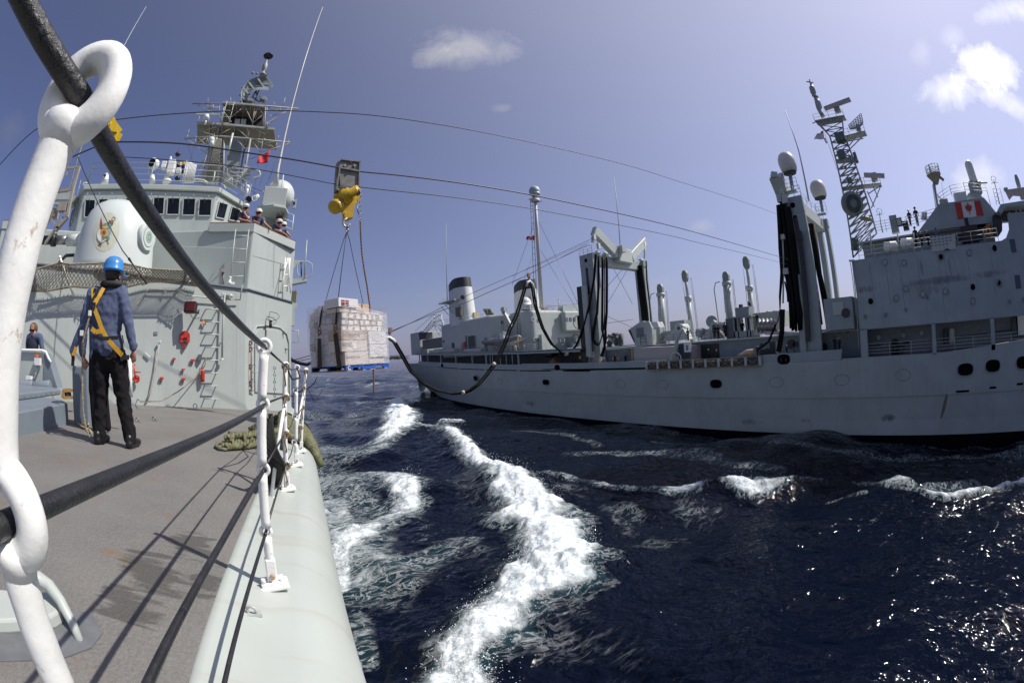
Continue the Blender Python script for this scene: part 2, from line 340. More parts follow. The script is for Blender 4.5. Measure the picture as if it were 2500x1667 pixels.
# the sea: one sheet to the horizon, finer near the ships
_rng=np.random.RandomState(3)
_T=_rng.rand(64,256,256).astype(np.float32)
def vn(x,y,k):
 T=_T[k%64];xi=np.floor(x).astype(int);yi=np.floor(y).astype(int);fx=x-xi;fy=y-yi
 fx=fx*fx*(3-2*fx);fy=fy*fy*(3-2*fy);xi&=255;yi&=255;x1=(xi+1)&255;y1=(yi+1)&255
 return(T[xi,yi]*(1-fx)+T[x1,yi]*fx)*(1-fy)+(T[xi,y1]*(1-fx)+T[x1,y1]*fx)*fy
def fbm(x,y,k,o=4):
 s=0;a=.5
 for i in range(o):s=s+a*vn(x*2**i+17.3*i,y*2**i-9.1*i,k+i);a*=.5
 return s
STROKES=[[(1085,1045,12,.7,.5),(1108,1072,12,1.0,.8),(1150,1100,17,1.0,1.0),(1205,1135,22,1.05,1.1),(1245,1160,30,1.1,1.2),(1285,1200,45,1.1,1.2),(1310,1245,62,1.15,1.2),(1350,1290,60,1.1,1.1),(1360,1350,78,1.2,1.1),(1345,1410,80,1.2,1.1),(1290,1450,66,1.15,1.0),(1230,1500,72,1.1,.9),(1195,1560,74,1.05,.8),(1150,1610,76,1.05,.7),(1120,1680,80,1.0,.7),(1100,1780,80,1.0,.6)],[(1360,1250,50,.8,.5),(1405,1258,22,.75,.3)],[(1380,1430,50,.8,.4),(1425,1465,20,.7,.3)],[(1230,1600,60,.75,.3),(1310,1590,30,.6,.2)],[(970,972,12,1.0,.9),(980,1010,20,1.1,1.2),(972,1050,22,1.1,1.1),(945,1085,16,.95,.7),(915,1110,16,.7,.3),(835,1128,14,.55,.1)],[(1010,1042,8,.8,.4),(1062,1044,8,.85,.4)],[(1080,1036,9,.9,.7),(1118,1033,9,.9,.7)],[(870,1152,22,.7,.2),(930,1160,24,.8,.3),(985,1185,28,.98,.4),(1000,1215,26,.98,.4),(960,1260,26,.85,.3)],[(960,1260,34,.78,.1),(905,1285,40,.85,.1),(870,1310,44,.92,.1),(825,1350,40,.98,.1),(840,1450,26,.9,.1)],[(805,1220,46,.82,.1),(880,1390,64,.78,0),(1000,1400,50,.66,0),(1120,1330,34,.55,0)],[(950,1405,44,.72,0),(870,1430,44,.8,0)],[(800,1160,40,.75,0),(900,1230,40,.6,0)],[(870,1500,30,.5,0),(900,1640,24,.6,0)],[(1140,1160,30,.38,0),(1170,1250,40,.3,0)],[(820,1060,40,.42,0),(880,1010,30,.42,0)],[(790,1110,34,.7,0),(860,1115,30,.62,0)],[(1318,1148,8,.5,.2),(1403,1164,8,.7,.35),(1478,1178,9,.8,.4),(1553,1186,8,.6,.35),(1610,1188,9,.75,.35),(1660,1189,15,.98,.45),(1713,1180,12,.85,.4),(1740,1176,5,.25,.35),(1776,1172,15,1.0,.5),(1832,1180,20,1.05,.5),(1883,1172,14,.9,.4),(1940,1157,7,.6,.35),(2010,1152,6,.45,.3),(2060,1156,8,.15,.2),(2120,1162,13,.72,.2),(2181,1180,17,.85,.25),(2240,1203,10,.7,.25),(2308,1214,13,.95,.35),(2393,1196,11,.85,.35),(2450,1180,12,.95,.4),(2560,1140,16,.9,.5)],[(2100,1195,14,.5,.2),(2030,1197,8,.5,.1)],[(2270,1195,14,.6,.1),(2380,1178,12,.6,.1)],[(1380,1110,10,.48,0),(1500,1112,14,.5,0),(1560,1118,14,.55,0),(1700,1120,22,.58,0),(1780,1146,14,.62,0),(1900,1150,14,.55,0)],[(1250,1060,8,.42,0),(1400,1075,8,.45,0),(1460,1095,10,.4,0)],[(1900,1098,16,.50,0),(2150,1100,18,.50,0),(2400,1096,22,.55,0),(2560,1080,24,.55,0)],[(1600,1078,8,.40,0),(1900,1086,9,.45,0)],[(760,918,6,.5,0),(860,921,5,.5,0)],[(800,938,6,.55,.1),(880,932,6,.6,.1)],[(775,962,9,.5,0),(850,965,10,.6,.2),(905,968,6,.5,.1)],[(905,940,5,.7,.3),(930,932,5,.7,.3)],[(740,1010,16,.5,0),(830,1020,18,.5,.1)]]
def sea():
 dep=np.radians(np.concatenate([np.arange(72,52,-.5),np.arange(52,12,-.16),np.arange(12,3,-.09),np.arange(3,.6,-.05),np.arange(.6,.04,-.03)]))
 az=np.radians(np.concatenate([np.arange(-180,-6,3),np.arange(-6,112,.19),np.arange(112,180.1,3)]))
 R=HC/np.tan(dep);A,D=np.meshgrid(az,R,indexing='ij')
 X=D*np.sin(A);Y=D*np.cos(A);Z=np.zeros_like(X)
 rng=np.random.RandomState(11);sp=D*radians(.22)
 for k in range(46):
  L=2.2*1.085**k*rng.uniform(.9,1.1);th=radians(rng.normal(200,34));q=2*pi/L
  amp=.010*L**.85*rng.uniform(.5,1.2)*(1 if L<30 else .6);ph=rng.uniform(0,6.28)
  wx_=np.sin(q*(X*cos(th)+Y*sin(th))+ph+.8*vn(X/9,Y/9,k))
  Z+=amp*np.clip(L/(sp*6)-.5,0,1)*(1-(1-np.abs(wx_))*.0)*wx_
 Z+=(fbm(X/2.2,Y/3.2,5,4)-.47)*.55*np.clip(40/(D+1),0,1)
 F=np.zeros_like(X);H=np.zeros_like(X)
 wob=(fbm(X/1.7,Y/1.7,31,4)-.47)*2
 for st in STROKES:
  pts=[]
  for(px,py,w,f,h)in st:
   a=wz(px,py,h*.7);b=wz(px+w,py,h*.7);c=wz(px,py+w,h*.7)
   pts.append((a[0],a[1],sqrt(np.linalg.norm(b-a)*min(np.linalg.norm(c-a),3.2*np.linalg.norm(b-a))),f,h))
  best=np.full(X.shape,9.0);bf=np.zeros_like(X);bh=np.zeros_like(X)
  for(x0,y0,w0,f0,h0),(x1,y1,w1,f1,h1)in zip(pts[:-1],pts[1:]):
   dx,dy=x1-x0,y1-y0;t=np.clip(((X-x0)*dx+(Y-y0)*dy)/(dx*dx+dy*dy+1e-9),0,1)
   w=w0+(w1-w0)*t;d=np.hypot(X-x0-t*dx,Y-y0-t*dy)/w+wob*.55
   u=d<best;best=np.where(u,d,best);bf=np.where(u,f0+(f1-f0)*t,bf);bh=np.where(u,h0+(h1-h0)*t,bh)
  F=np.maximum(F,bf*np.clip(1.45-best,0,1)**.8*(best<1.45));H=np.maximum(H,bh*np.exp(-(np.clip(best,0,9)/1.25)**2))
 Z+=H*(.8+.5*fbm(X/1.1,Y/1.1,41,5))+np.clip(F-.6,0,1)*(fbm(X*1.6,Y*1.6,47,4)-.45)*1.1
 ch=np.clip(1-np.abs(X-(3+Y*.04))/9,0,1)*np.clip(Y/6,0,1)*np.clip(2.4-Y/50,0,1)
 g=fbm(X/5,Y/9,20,5)
 F=np.maximum(F,np.clip(ch*.9,0,1)*np.clip((g-.38)*3.4,0,.74))
 g2=fbm(X/7,Y/7,27,5);F=np.maximum(F,np.clip((g2-.60)*5,0,.7)*np.clip((D-45)/40,0,1))
 F=np.maximum(F,np.clip((g2-.60)*3,0,.5)*(X>3)*(X<42))
 hull=np.clip(1-np.abs(X-41.2)/1.3,0,1)*(Y<72)*(Y>-50);F=np.maximum(F,hull*.45)
 n,m=X.shape
 me=bpy.data.meshes.new('sea');V_=np.stack([X,Y,Z],-1).reshape(-1,3)
 idx=np.arange(n*m).reshape(n,m)
 q=np.stack([idx[:-1,:-1],idx[:-1,1:],idx[1:,1:],idx[1:,:-1]],-1).reshape(-1,4)
 me.vertices.add(n*m);me.vertices.foreach_set('co',V_.ravel())
 me.loops.add(q.size);me.loops.foreach_set('vertex_index',q.ravel())
 me.polygons.add(len(q));me.polygons.foreach_set('loop_start',np.arange(0,q.size,4));me.polygons.foreach_set('loop_total',np.full(len(q),4))
 me.polygons.foreach_set('use_smooth',np.ones(len(q),bool))
 at=me.attributes.new('foam','FLOAT','POINT');at.data.foreach_set('value',F.ravel().astype(np.float32))
 me.update(calc_edges=True)
 if me.polygons[len(q)//2].normal.z<0:me.flip_normals()
 o=bpy.data.objects.new('sea',me);C.objects.link(o);props(o,'dark navy sea with breaking white bow waves between the two ships',kind='structure')
 return X,Y,Z,F
def sea_mat():
 m=bpy.data.materials.new('sea_water');m.use_nodes=True;nt=m.node_tree;b=nt.nodes['Principled BSDF'];out=nt.nodes['Material Output']
 tc=nt.nodes.new('ShaderNodeTexCoord');P=tc.outputs['Object']
 at=nt.nodes.new('ShaderNodeAttribute');at.attribute_name='foam';F=at.outputs['Fac']
 mp=nt.nodes.new('ShaderNodeMapping');nt.links.new(P,mp.inputs[0]);mp.inputs['Scale'].default_value=(.8,1.25,1)
 mp2=nt.nodes.new('ShaderNodeMapping');nt.links.new(P,mp2.inputs[0]);mp2.inputs['Scale'].default_value=(.5,2.2,1);mp2.inputs['Rotation'].default_value=(0,0,radians(-12))
 nA=nnoise(nt,mp.outputs[0],.9,9,.68,.8);nB=nnoise(nt,mp.outputs[0],1.25,8,.62,.7);nC=nnoise(nt,mp2.outputs[0],1.6,8,.66,.8)
 solid=nmath(nt,'MULTIPLY',nmath(nt,'SUBTRACT',F,nmath(nt,'SUBTRACT',1.20,nA)),3.6,clamp=True)
 def ridge(n,w):return nmath(nt,'SUBTRACT',1.0,nmath(nt,'MULTIPLY',nmath(nt,'ABSOLUTE',nmath(nt,'SUBTRACT',n,.5)),w),clamp=True)
 lace=nmath(nt,'MULTIPLY',ridge(nB,26.0),nmath(nt,'MULTIPLY',nmath(nt,'SUBTRACT',F,.30),2.4,clamp=True))
 st=nmath(nt,'MULTIPLY',nmath(nt,'MULTIPLY',nmath(nt,'SUBTRACT',nC,.53),7.0,clamp=True),nmath(nt,'MULTIPLY',nmath(nt,'SUBTRACT',F,.22),1.9,clamp=True))
 mask=nmath(nt,'MAXIMUM',solid,nmath(nt,'MAXIMUM',nmath(nt,'MULTIPLY',lace,.85),nmath(nt,'MULTIPLY',st,.75)))
 thin=nmath(nt,'MULTIPLY',nmath(nt,'SUBTRACT',F,.35),.9,clamp=True)
 base=nmix(nt,nmath(nt,'MULTIPLY',thin,.9),(.0012,.003,.010),(.035,.11,.125))
 fc=nmix(nt,nramp(nt,nnoise(nt,P,3.2,7,.7,.6),[(.34,0.0),(.56,1.0)]),(.44,.52,.55),(.80,.82,.83))
 col=nmix(nt,mask,base,fc)
 nt.links.new(col,b.inputs['Base Color']);b.inputs['IOR'].default_value=1.333;nt.links.new(nmath(nt,'SUBTRACT',.24,nmath(nt,'MULTIPLY',mask,.2)),b.inputs['Specular IOR Level'])
 rg=nmath(nt,'ADD',.05,nmath(nt,'MULTIPLY',mask,.8));nt.links.new(rg,b.inputs['Roughness'])
 h=nmath(nt,'MULTIPLY',nnoise(nt,P,.7,2,.5),.36)
 h=nmath(nt,'ADD',h,nmath(nt,'MULTIPLY',nnoise(nt,P,2.0,2,.5,.5),.15))
 h=nmath(nt,'ADD',h,nmath(nt,'MULTIPLY',nnoise(nt,P,7.0,2,.5,.3),.012))
 h=nmath(nt,'ADD',h,nmath(nt,'MULTIPLY',nmath(nt,'MULTIPLY',nA,mask),.16))
 bp=nt.nodes.new('ShaderNodeBump');bp.inputs['Strength'].default_value=1.0;bp.inputs['Distance'].default_value=1.0
 nt.links.new(h,bp.inputs['Height']);nt.links.new(bp.outputs[0],b.inputs['Normal'])
 return m
_X,_Y,_Z,_F=sea()
bpy.data.objects['sea'].data.materials.append(sea_mat())
def spray():
 """droplets thrown up along the breaking crests"""
 rng=np.random.RandomState(5);sel=np.argwhere((_F>.92)&(np.hypot(_X,_Y)<60));mb=MB();tet=[V(1,1,1),V(-1,-1,1),V(-1,1,-1),V(1,-1,-1)]
 if len(sel)==0:return
 for k in range(4500):
  i,j=sel[rng.randint(len(sel))];s_=rng.uniform(.004,.013)*(1+.02*np.hypot(_X[i,j],_Y[i,j]))
  p=V(_X[i,j],_Y[i,j],_Z[i,j])+V(rng.normal(0,.35)+.35,rng.normal(0,.35),abs(rng.normal(0,.38))+.02)
  mb.add([p+t*s_ for t in tet],[(0,1,2),(0,3,1),(0,2,3),(1,3,2)])
 m=bpy.data.materials.new('spray_foam');m.use_nodes=True;b=m.node_tree.nodes['Principled BSDF'];b.inputs['Base Color'].default_value=(.85,.88,.9,1);b.inputs['Roughness'].default_value=.5
 solo('sea_spray',mb,m,None,None,loc=(0,0,0),kind='stuff')
spray()
# OUR WARSHIP (frame: x to starboard, y aft, z up, origin at the eye)
CX=-4.6
def xr(y):
 t=min(y-1.877,15.0);return .005+.155*t-.0035*t*t
def zr(y):return-.97-.025*(y-1.877)
def zd(x,y):
 u=max(0.0,min(xr(y)-x,x-(2*CX-xr(y))));return zr(y)+.24*(1-exp(-u/.9))+.02*u
def odeck(px,py,dz=0.0):
 r=ML@ray(px,py);t=1.0/max(1e-6,-r[2])
 for _ in range(30):
  p=r*t;t=(zd(p[0],p[1])+dz)/r[2]
 return r*t
ship=thing('warship','grey warship with foredeck, deckhouse and bridge, its white guardrail and gun in front','ship',(CX,11.0,-1.0),OWN)
def deck_mat():
 m=bpy.data.materials.new('non_skid_deck');m.use_nodes=True;nt=m.node_tree;b=nt.nodes['Principled BSDF']
 P=nt.nodes.new('ShaderNodeTexCoord').outputs['Object']
 n0=nnoise(nt,P,1.3,6,.62);n1=nnoise(nt,P,60,4,.7);n2=nnoise(nt,P,2.4,8,.75,.3)
 c=nmix(nt,nramp(nt,n0,[(.3,0.0),(.7,1.0)]),(.122,.114,.105),(.175,.164,.150))
 c=nmix(nt,nmath(nt,'MULTIPLY',nramp(nt,n1,[(.38,0.0),(.66,1.0)]),.55),c,(.225,.215,.20))
 c=nmix(nt,nramp(nt,n2,[(.57,0.0),(.70,1.0)]),c,(.19,.125,.075))
 sx=nt.nodes.new('ShaderNodeSeparateXYZ');nt.links.new(P,sx.inputs[0])
 w=None
 L=ship['_l']
 for px,py,a,bb in((370,1400,.32,.34),(470,1330,.20,.34),(320,1480,.24,.2),(500,1420,.14,.24),(290,1440,.15,.12)):
  p=odeck(px,py)-V(*L)
  du=nmath(nt,'DIVIDE',nmath(nt,'SUBTRACT',sx.outputs[0],float(p[0])),a);dv=nmath(nt,'DIVIDE',nmath(nt,'SUBTRACT',sx.outputs[1],float(p[1])),bb)
  k=nmath(nt,'SUBTRACT',1.0,nmath(nt,'ADD',nmath(nt,'MULTIPLY',du,du),nmath(nt,'MULTIPLY',dv,dv)),clamp=True)
  w=k if w is None else nmath(nt,'MAXIMUM',w,k)
 mp=nt.nodes.new('ShaderNodeMapping');nt.links.new(P,mp.inputs[0]);mp.inputs['Scale'].default_value=(3.0,14,1);mp.inputs['Rotation'].default_value=(0,0,.35)
 nw=nnoise(nt,mp.outputs[0],1.0,4,.6,.8)
 wet=nmath(nt,'MULTIPLY',nmath(nt,'SUBTRACT',nmath(nt,'ADD',nmath(nt,'MULTIPLY',w,.50),nw),.80),9.0,clamp=True)
 c=nmix(nt,nmath(nt,'MULTIPLY',wet,.7),c,(.06,.056,.048))
 nt.links.new(c,b.inputs['Base Color']);nt.links.new(nmath(nt,'SUBTRACT',.85,nmath(nt,'MULTIPLY',wet,.35)),b.inputs['Roughness'])
 bp=nt.nodes.new('ShaderNodeBump');bp.inputs['Strength'].default_value=.9;bp.inputs['Distance'].default_value=.009
 nt.links.new(n1,bp.inputs['Height']);nt.links.new(bp.outputs[0],b.inputs['Normal']);return m
mb=MB();ys=np.arange(-12,31,.5)
def half(y):return max(.3,xr(max(y,-40))-CX)
mb.sheet([[V(CX+half(y)*s-.22*s,y,zd(CX+(half(y)-.22)*s,y))for s in np.concatenate([-np.cos(np.linspace(0,pi,41))])]for y in ys])
part('foredeck',mb,deck_mat(),ship)
prof=[(.235,.055),(.215,.068),(.19,.060),(.1,.032),(0,0),(-.1,-.012),(-.18,-.04),(-.25,-.09),(-.30,-.16),(-.335,-.25),(-.345,-.4),(-.30,-1.2),(-.05,-3.2),(.35,-5.8),(.6,-8.6),(.7,-11)]
for side in(1,-1):
 mb=MB();rows=[]
 for y in np.concatenate([np.arange(-12,16.1,.4),np.arange(18,90,4)]):
  yy=min(y,90.0);rows.append([V(CX+side*(half(yy)-u),y,(zd(CX+half(yy)-.22,yy)-.055 if z>-.02 else zr(yy))*0+zr(yy)+z)for u,z in prof])
 mb.sheet(rows if side==1 else[r[::-1]for r in rows]);part('gunwale_and_hull_side',mb,gunwale_stains(),ship)
# deckhouse, upper house, bridge
Cc=V(-.0875,11.4,0);Rr=V(1.336,13.2,0);NS=V(-6.6,8.71,0);Z01=1.975
mir=lambda p:V(2*CX-p[0],p[1],p[2])
plan=[NS,Cc,Rr,V(1.55,30,0)];plan=plan+[mir(p)for p in plan[:0:-1]]
def poly_prism(mb,pl,z0,z1,m=0):mb.prism([V(p[0],p[1],z0)for p in pl],(0,0,z1-z0),m)
mb=MB();poly_prism(mb,plan,-2.2,Z01);o=part('deckhouse_wall',mb,GREY,ship);bevel(o,.03,2)
mb=MB()
for a,b in((NS,Cc),(Cc,Rr),(mir(Cc),NS)):mb.bar(V(a[0],a[1],Z01+.012)+V(0,-.02,0),V(b[0],b[1],Z01+.012)+V(0,-.02,0),.07,.03)
part('deck_edge_strip',mb,GREYD,ship)
Cu=V(-.10,11.52,0);Ru=V(1.30,13.35,0);planu=[V(CX,12.6,0),Cu,Ru,V(1.5,29,0)];planu=planu+[mir(p)for p in planu[:0:-1]]
ZB=3.60
mb=MB();poly_prism(mb,planu,Z01-.2,ZB);o=part('upper_wall',mb,GREY,ship);bevel(o,.04,2)
bl=oy(514,537,11.75);bc=oy(621.5,545,11.5);br=oy(720,581.5,13.1);bz=3.76
BW=[V(bl[0],bl[1],bz),V(bc[0],bc[1],bz),V(br[0]+.03,br[1],bz+.05)]
mb=MB();wl=[BW[0]+V(-.3,1.6,0)]+BW+[V(1.45,17.5,bz+.05)]
def wallstrip(mb,pts,h0,h1,th=.08,m=0):
 for a,b in zip(pts[:-1],pts[1:]):
  d=V(*(b-a));d/=np.linalg.norm(d);n=V(-d[1],d[0],0)*th;mb.prism([a+V(0,0,h0),b+V(0,0,h0),b+n+V(0,0,h0),a+n+V(0,0,h0)],(0,0,h1-h0),m)
wallstrip(mb,wl,-.23,0);wallstrip(mb,[mir(p)for p in wl[::-1]],-.23,0);o=part('bridge_wing_bulwark',mb,GUNW,ship)
mb=MB();wallstrip(mb,[p+V(0,0,.002)for p in wl],0,.02,.11);wallstrip(mb,[mir(p)+V(0,0,.002)for p in wl[::-1]],0,.02,.11);part('bulwark_cap_rail',mb,mat('varnished_cap_rail',(.16,.05,.03),.5),ship)
BF=14.0
rR=oy(535,450,BF);rL=oy(208,461,BF);zt=(rR[2]+rL[2])/2
fr2=oplane(604,482,(rR[0],BF,0),V(1.5,-1.1,0))
q1=V(rR[0],BF,0);q2=V(rR[0]+1.1,BF+1.5,0)
x0b=rR[0];cxb=(rR[0]+rL[0])/2
mi2=lambda p:V(2*cxb-p[0],p[1],p[2])
bpl=[V(rR[0],BF,0),q2,V(q2[0]+.1,22,0)];bpl=bpl+[mi2(p)for p in bpl[::-1]]
mb=MB();poly_prism(mb,bpl,ZB-.9,zt-.18);o=part('bridge_wall',mb,GREY,ship);bevel(o,.05,2)
mb=MB();poly_prism(mb,[V(p[0]+(.07 if p[0]>cxb else-.07),p[1]-.08,0)for p in bpl],zt-.176,zt);o=part('bridge_roof',mb,GUNW,ship);bevel(o,.02,1)
WPX=[(207.7,233,488,531),(241,263.8,486,529),(273,296.6,485,527),(306.7,330,484,526),(340,366,483,525),(374.6,402,482.4,523.7),(408.8,439.7,483.6,524.5),(447,478,485,526),(486,517.5,486.5,527.4)]
def window(corners,outn,name='window'):
 mb=MB();P=[V(*c)for c in corners];n=V(*outn);n/=np.linalg.norm(n);cen=sum(P)/4
 for a,b in zip(P,P[1:]+P[:1]):mb.bar(a+n*.012,b+n*.012,.035,.03,up=n)
 w=part(name,mb,GUNW,ship)
 mb=MB();Q=[cen+(p-cen)*.99 for p in P];mb.prism([q-n*.03 for q in Q],n*.034);part('pane',mb,GLASS,w)
 mb=MB();a=P[3]*.6+P[2]*.4+n*.035;b=P[0]*.45+P[1]*.55+n*.03;mb.cyl(a+V(0,0,.05),b*.55+a*.45,.007,n=5);part('wiper',mb,BLACK,w)
for x0,x1,y0,y1 in WPX:
 window([oy(x0-2,y1,BF-.02),oy(x1-2.5,y1,BF-.02),oy(x1,y0,BF-.02),oy(x0+1,y0,BF-.02)],(0,-1,0))
nf=V(1.5,-1.1,0)
for c4 in(((526,531),(547,535),(556,499),(535,493)),((558,537),(580,541),(587,513),(566,504))):
 window([oplane(a,b,q1+nf*.01,nf)for a,b in c4],nf)
for k in range(3):
 a=mi2(q1)+V(-.25-.33*k,.34+.45*k,0);b=a+V(-.2,.27,0);n=V(-1.5,-1.1,0)
 window([V(a[0],a[1],4.72)+n*.01,V(b[0],b[1],4.72)+n*.01,V(b[0],b[1],5.3)+n*.01,V(a[0],a[1],5.3)+n*.01],n)
mb=MB()
for k in range(10):p=V(rL[0]+(rR[0]-rL[0])*(k+.5)/10,BF-.08,zt-.45);mb.cyl(p,p+V(0,-.12,.06),.012,n=5);mb.ball(p+V(0,-.12,.06),.025,6,4)
part('wiper_arms',mb,GUNW,ship)
mb=MB();mb.rail([V(rL[0],BF+.1,zt),V(rR[0],BF+.1,zt),V(q2[0],q2[1],zt)],.85,4,.014,1.3);mb.rail([V(rL[0],BF+.1,zt),V(mi2(q2)[0],q2[1],zt)],.85,4,.014,1.3);part('bridge_roof_rail',mb,GUNW,ship)
sh=[oy(618,490,13.4),oy(686,498,13.9)]
mb=MB();zz=5.05
poly_prism(mb,[V(-.12,13.9,0),V(.42,13.6,0),V(.84,13.7,0),V(1.0,14.2,0),V(1.1,17,0),V(-.1,17,0)],zz,zz+.10)
o=part('wing_platform',mb,GUNW,ship);bevel(o,.02,1)
mb=MB();mb.prism([V(-.18,14.6,2.7),V(1.02,14.9,2.7),V(1.02,14.9,zz),V(-.18,14.6,zz)],(0,.1,0));mb.prism([V(.6,14.0,zz),V(.92,14.1,zz),V(.92,14.8,zz-.9),V(.6,14.6,zz-.9)],(0,.04,0));mb.prism([V(.86,13.9,zz),V(.86,14.9,zz-.9),V(.86,14.9,zz)],(.04,0,0));part('wing_shelter_wall',mb,GREY,ship)
mb=MB();mb.box((.42,14.1,5.48),(.82,.6,.68));o=part('antenna_pedestal',mb,GREY,ship);bevel(o,.02,1)
# fittings on the deckhouse front: everything sits on the two wall planes
nL=V(.413,-1,0)/1.082;nR=V(1.8,-1.4235,0);nR/=np.linalg.norm(nR)
def PL(px,py,off=.0):return oplane(px,py,Cc+nL*off,nL)
def PR(px,py,off=.0):return oplane(px,py,Cc+nR*off,nR)
def PUL(px,py,off=.0):
 n=V(.24,-1,0)/np.linalg.norm(V(.24,-1,0));return oplane(px,py,Cu+n*off,n)
def PUR(px,py,off=.0):return oplane(px,py,Cu+nR*off,nR)
c6=lambda x,y:(380+x/3.564,680+y/3.564)
c4=lambda x,y:(420+x/3.564,380+y/3.564)
c3=lambda x,y:(80+x/3.564,380+y/3.564)
c5=lambda x,y:(x/3.564,700+y/3.564)
mb=MB()
for y in(265,376,485,597,708,820,932,1045):
 a=PL(*c6(452-y*.012,y),.16);b=PL(*c6(552-y*.012,y+3),.16);mb.cyl(a,b,.016,n=6);mb.cyl(a,a-nL*.16,.016,n=6);mb.cyl(b,b-nL*.16,.016,n=6)
solo('rung_ladder',mb,GUNW,'row of grey climbing rungs up the deckhouse beside the red fire extinguisher','ladder',OWN)
mb=MB();mb.ladder(PUL(*c4(565,1110),.12),PUL(*c4(612,640),.12),PUL(*c4(600,800))-PUL(*c4(560,800)),.38,.3,.017)
for y in(700,880,1060):a=PUL(*c4(600-(y-700)*.1,y),.12);mb.cyl(a,a-nL*.12,.012,n=5)
solo('vertical_ladder',mb,GUNW,'grey vertical ladder up to the bridge wing under the leaning watchers','ladder',OWN)
mb=MB();mb.ladder(PUR(*c4(980,1185),.12),PUR(*c4(1008,890),.12),PUR(*c4(1020,1000))-PUR(*c4(985,1000)),.26,.26,.022)
mb.cyl(PUR(*c4(1008,890),.14),PUR(*c4(940,1195),.2),.012,n=5);mb.cyl(PUR(*c4(1015,890),.14),PUR(*c4(1030,1200),.2),.02,n=6)
solo('davit_ladder',mb,WHITE,'white pipe frame leaning against the bridge wall at its outboard edge','frame',OWN)
for x in(40,215,720):
 mb=MB();mb.bar(PL(*c6(x,160),.001),PL(*c6(x-2,1115),.001),.012,.004,up=nL);part('weld_seam',mb,GREY,ship)
for x in(885,1000):
 mb=MB();mb.bar(PUR(*c4(x,1150),.001),PUR(*c4(x+12,730),.001),.012,.004,up=nR);part('weld_seam',mb,GREY,ship)
mb=MB();mb.bar(PUL(*c4(40,790),.001),PUL(*c4(560,805),.001),.012,.004,up=V(.24,-1,0));part('weld_seam',mb,GREY,ship)
mb=MB();mb.bar(PUR(*c4(700,870),.001),PUR(*c4(1030,950),.001),.010,.004,up=nR);part('weld_seam',mb,GREY,ship)
mb=MB();pipe=[PL(*c6(*p),.10)for p in((-130,200),(-60,90),(0,95),(200,102),(265,145),(330,155),(490,168),(640,182),(735,185))]+[PR(*c6(752,60),.12)]
mb.tube(pipe,.018,6)
for p in((85,98),(330,155),(560,175)):a=PL(*c6(*p),.10);mb.cyl(a,a-nL*.10,.012,n=5);mb.box(a-V(0,0,.03),(.06,.06,.06))
solo('wall_pipe',mb,GUNW,'grey pipe running along the top of the deckhouse wall','pipe',OWN)
mb=MB();mb.cyl(PL(*c6(603,130),.12),PL(*c6(578,690),.12),.026,n=8)
mb.lathe([(.026,0),(.045,.04),(.06,.06)],PL(*c6(578,690),.12),(0,0,-1),10)
for y in(230,560):a=PL(*c6(598-(y-130)*.05,y),.12);mb.cyl(a-V(.06,0,0),a+V(.06,0,0),.014,n=5);mb.cyl(a,a-nL*.12,.014,n=5)
solo('downpipe',mb,GUNW,'thin grey standpipe with a flared foot between the ladder and the doorway','pipe',OWN)
mb=MB();h=PL(*c6(640,150),.14);mb.ball(h,.085,12,8,sc=(1.3,.8,.8));mb.cyl(h,h-nL*.14,.03,n=8);mb.ring(h+V(.1,-.02,0),nL,.10,.012,18,5);mb.cyl(h+V(-.17,0,.06),h+V(-.17,0,-.14),.035,n=8)
solo('hydrant_valve',mb,GUNW,'round grey hydrant valve with handwheel where the wall pipe meets the corner','valve',OWN)
t=thing('floodlight','boxy black floodlight with dark red lens on the deckhouse wall','lamp',PL(*c6(310,250),.3),OWN)
cc=PL(*c6(305,252),.30);rot=Matrix.Rotation(radians(-22),3,'Z')@Matrix.Rotation(radians(-12),3,'X')
mb=MB();mb.box(cc,(.33,.16,.26),0,rot);mb.bar(cc+V(.2,.05,-.12),PL(*c6(375,275),.0),.05,.05);o=part('housing',mb,BLKP,t);bevel(o,.03,2)
mb=MB();mb.box(cc+V(0,-.085,.008),(.27,.02,.2),0,rot);o=part('lens',mb,mat('dull_red_lens',(.13,.02,.02),.25),t);bevel(o,.03,2)
mb=MB();mb.tube([cc+V(.0,-.02,-.14),cc+V(.08,-.06,-.25),cc+V(.22,.0,-.24),cc+V(.24,.1,-.2)],.008,6);part('cable',mb,BLACK,t)
t=thing('hooded_outlet','bright red hooded outlet below the floodlight','outlet',PL(*c6(246,540)),OWN)
a,b=PL(*c6(205,555)),PL(*c6(289,555));w=np.linalg.norm(b-a);ctr=(a+b)/2;ex=(b-a)/w
arc=[ctr+ex*(w/2)*cos(pi*k/12)+V(0,0,.10+w*.52*sin(pi*k/12))for k in range(13)]
arc=[ctr+ex*(w/2)*cos(pi*k/12)+V(0,0,.13+w*.5*sin(pi*k/12))for k in range(13)]
mb=MB();mb.prism([b]+arc+[a],nL*.10);o=part('hood',mb,RED,t)
mb=MB();mb.cyl(ctr+V(0,0,.06)+nL*.10,ctr+V(0,0,.06)+nL*.104,.06,n=18);part('opening',mb,mat('dark_red',(.10,.01,.01),.5),t)
mb=MB();mb.box(ctr+V(0,0,-.09)+nL*.05,(.07,.07,.1));part('stem',mb,RED,t)
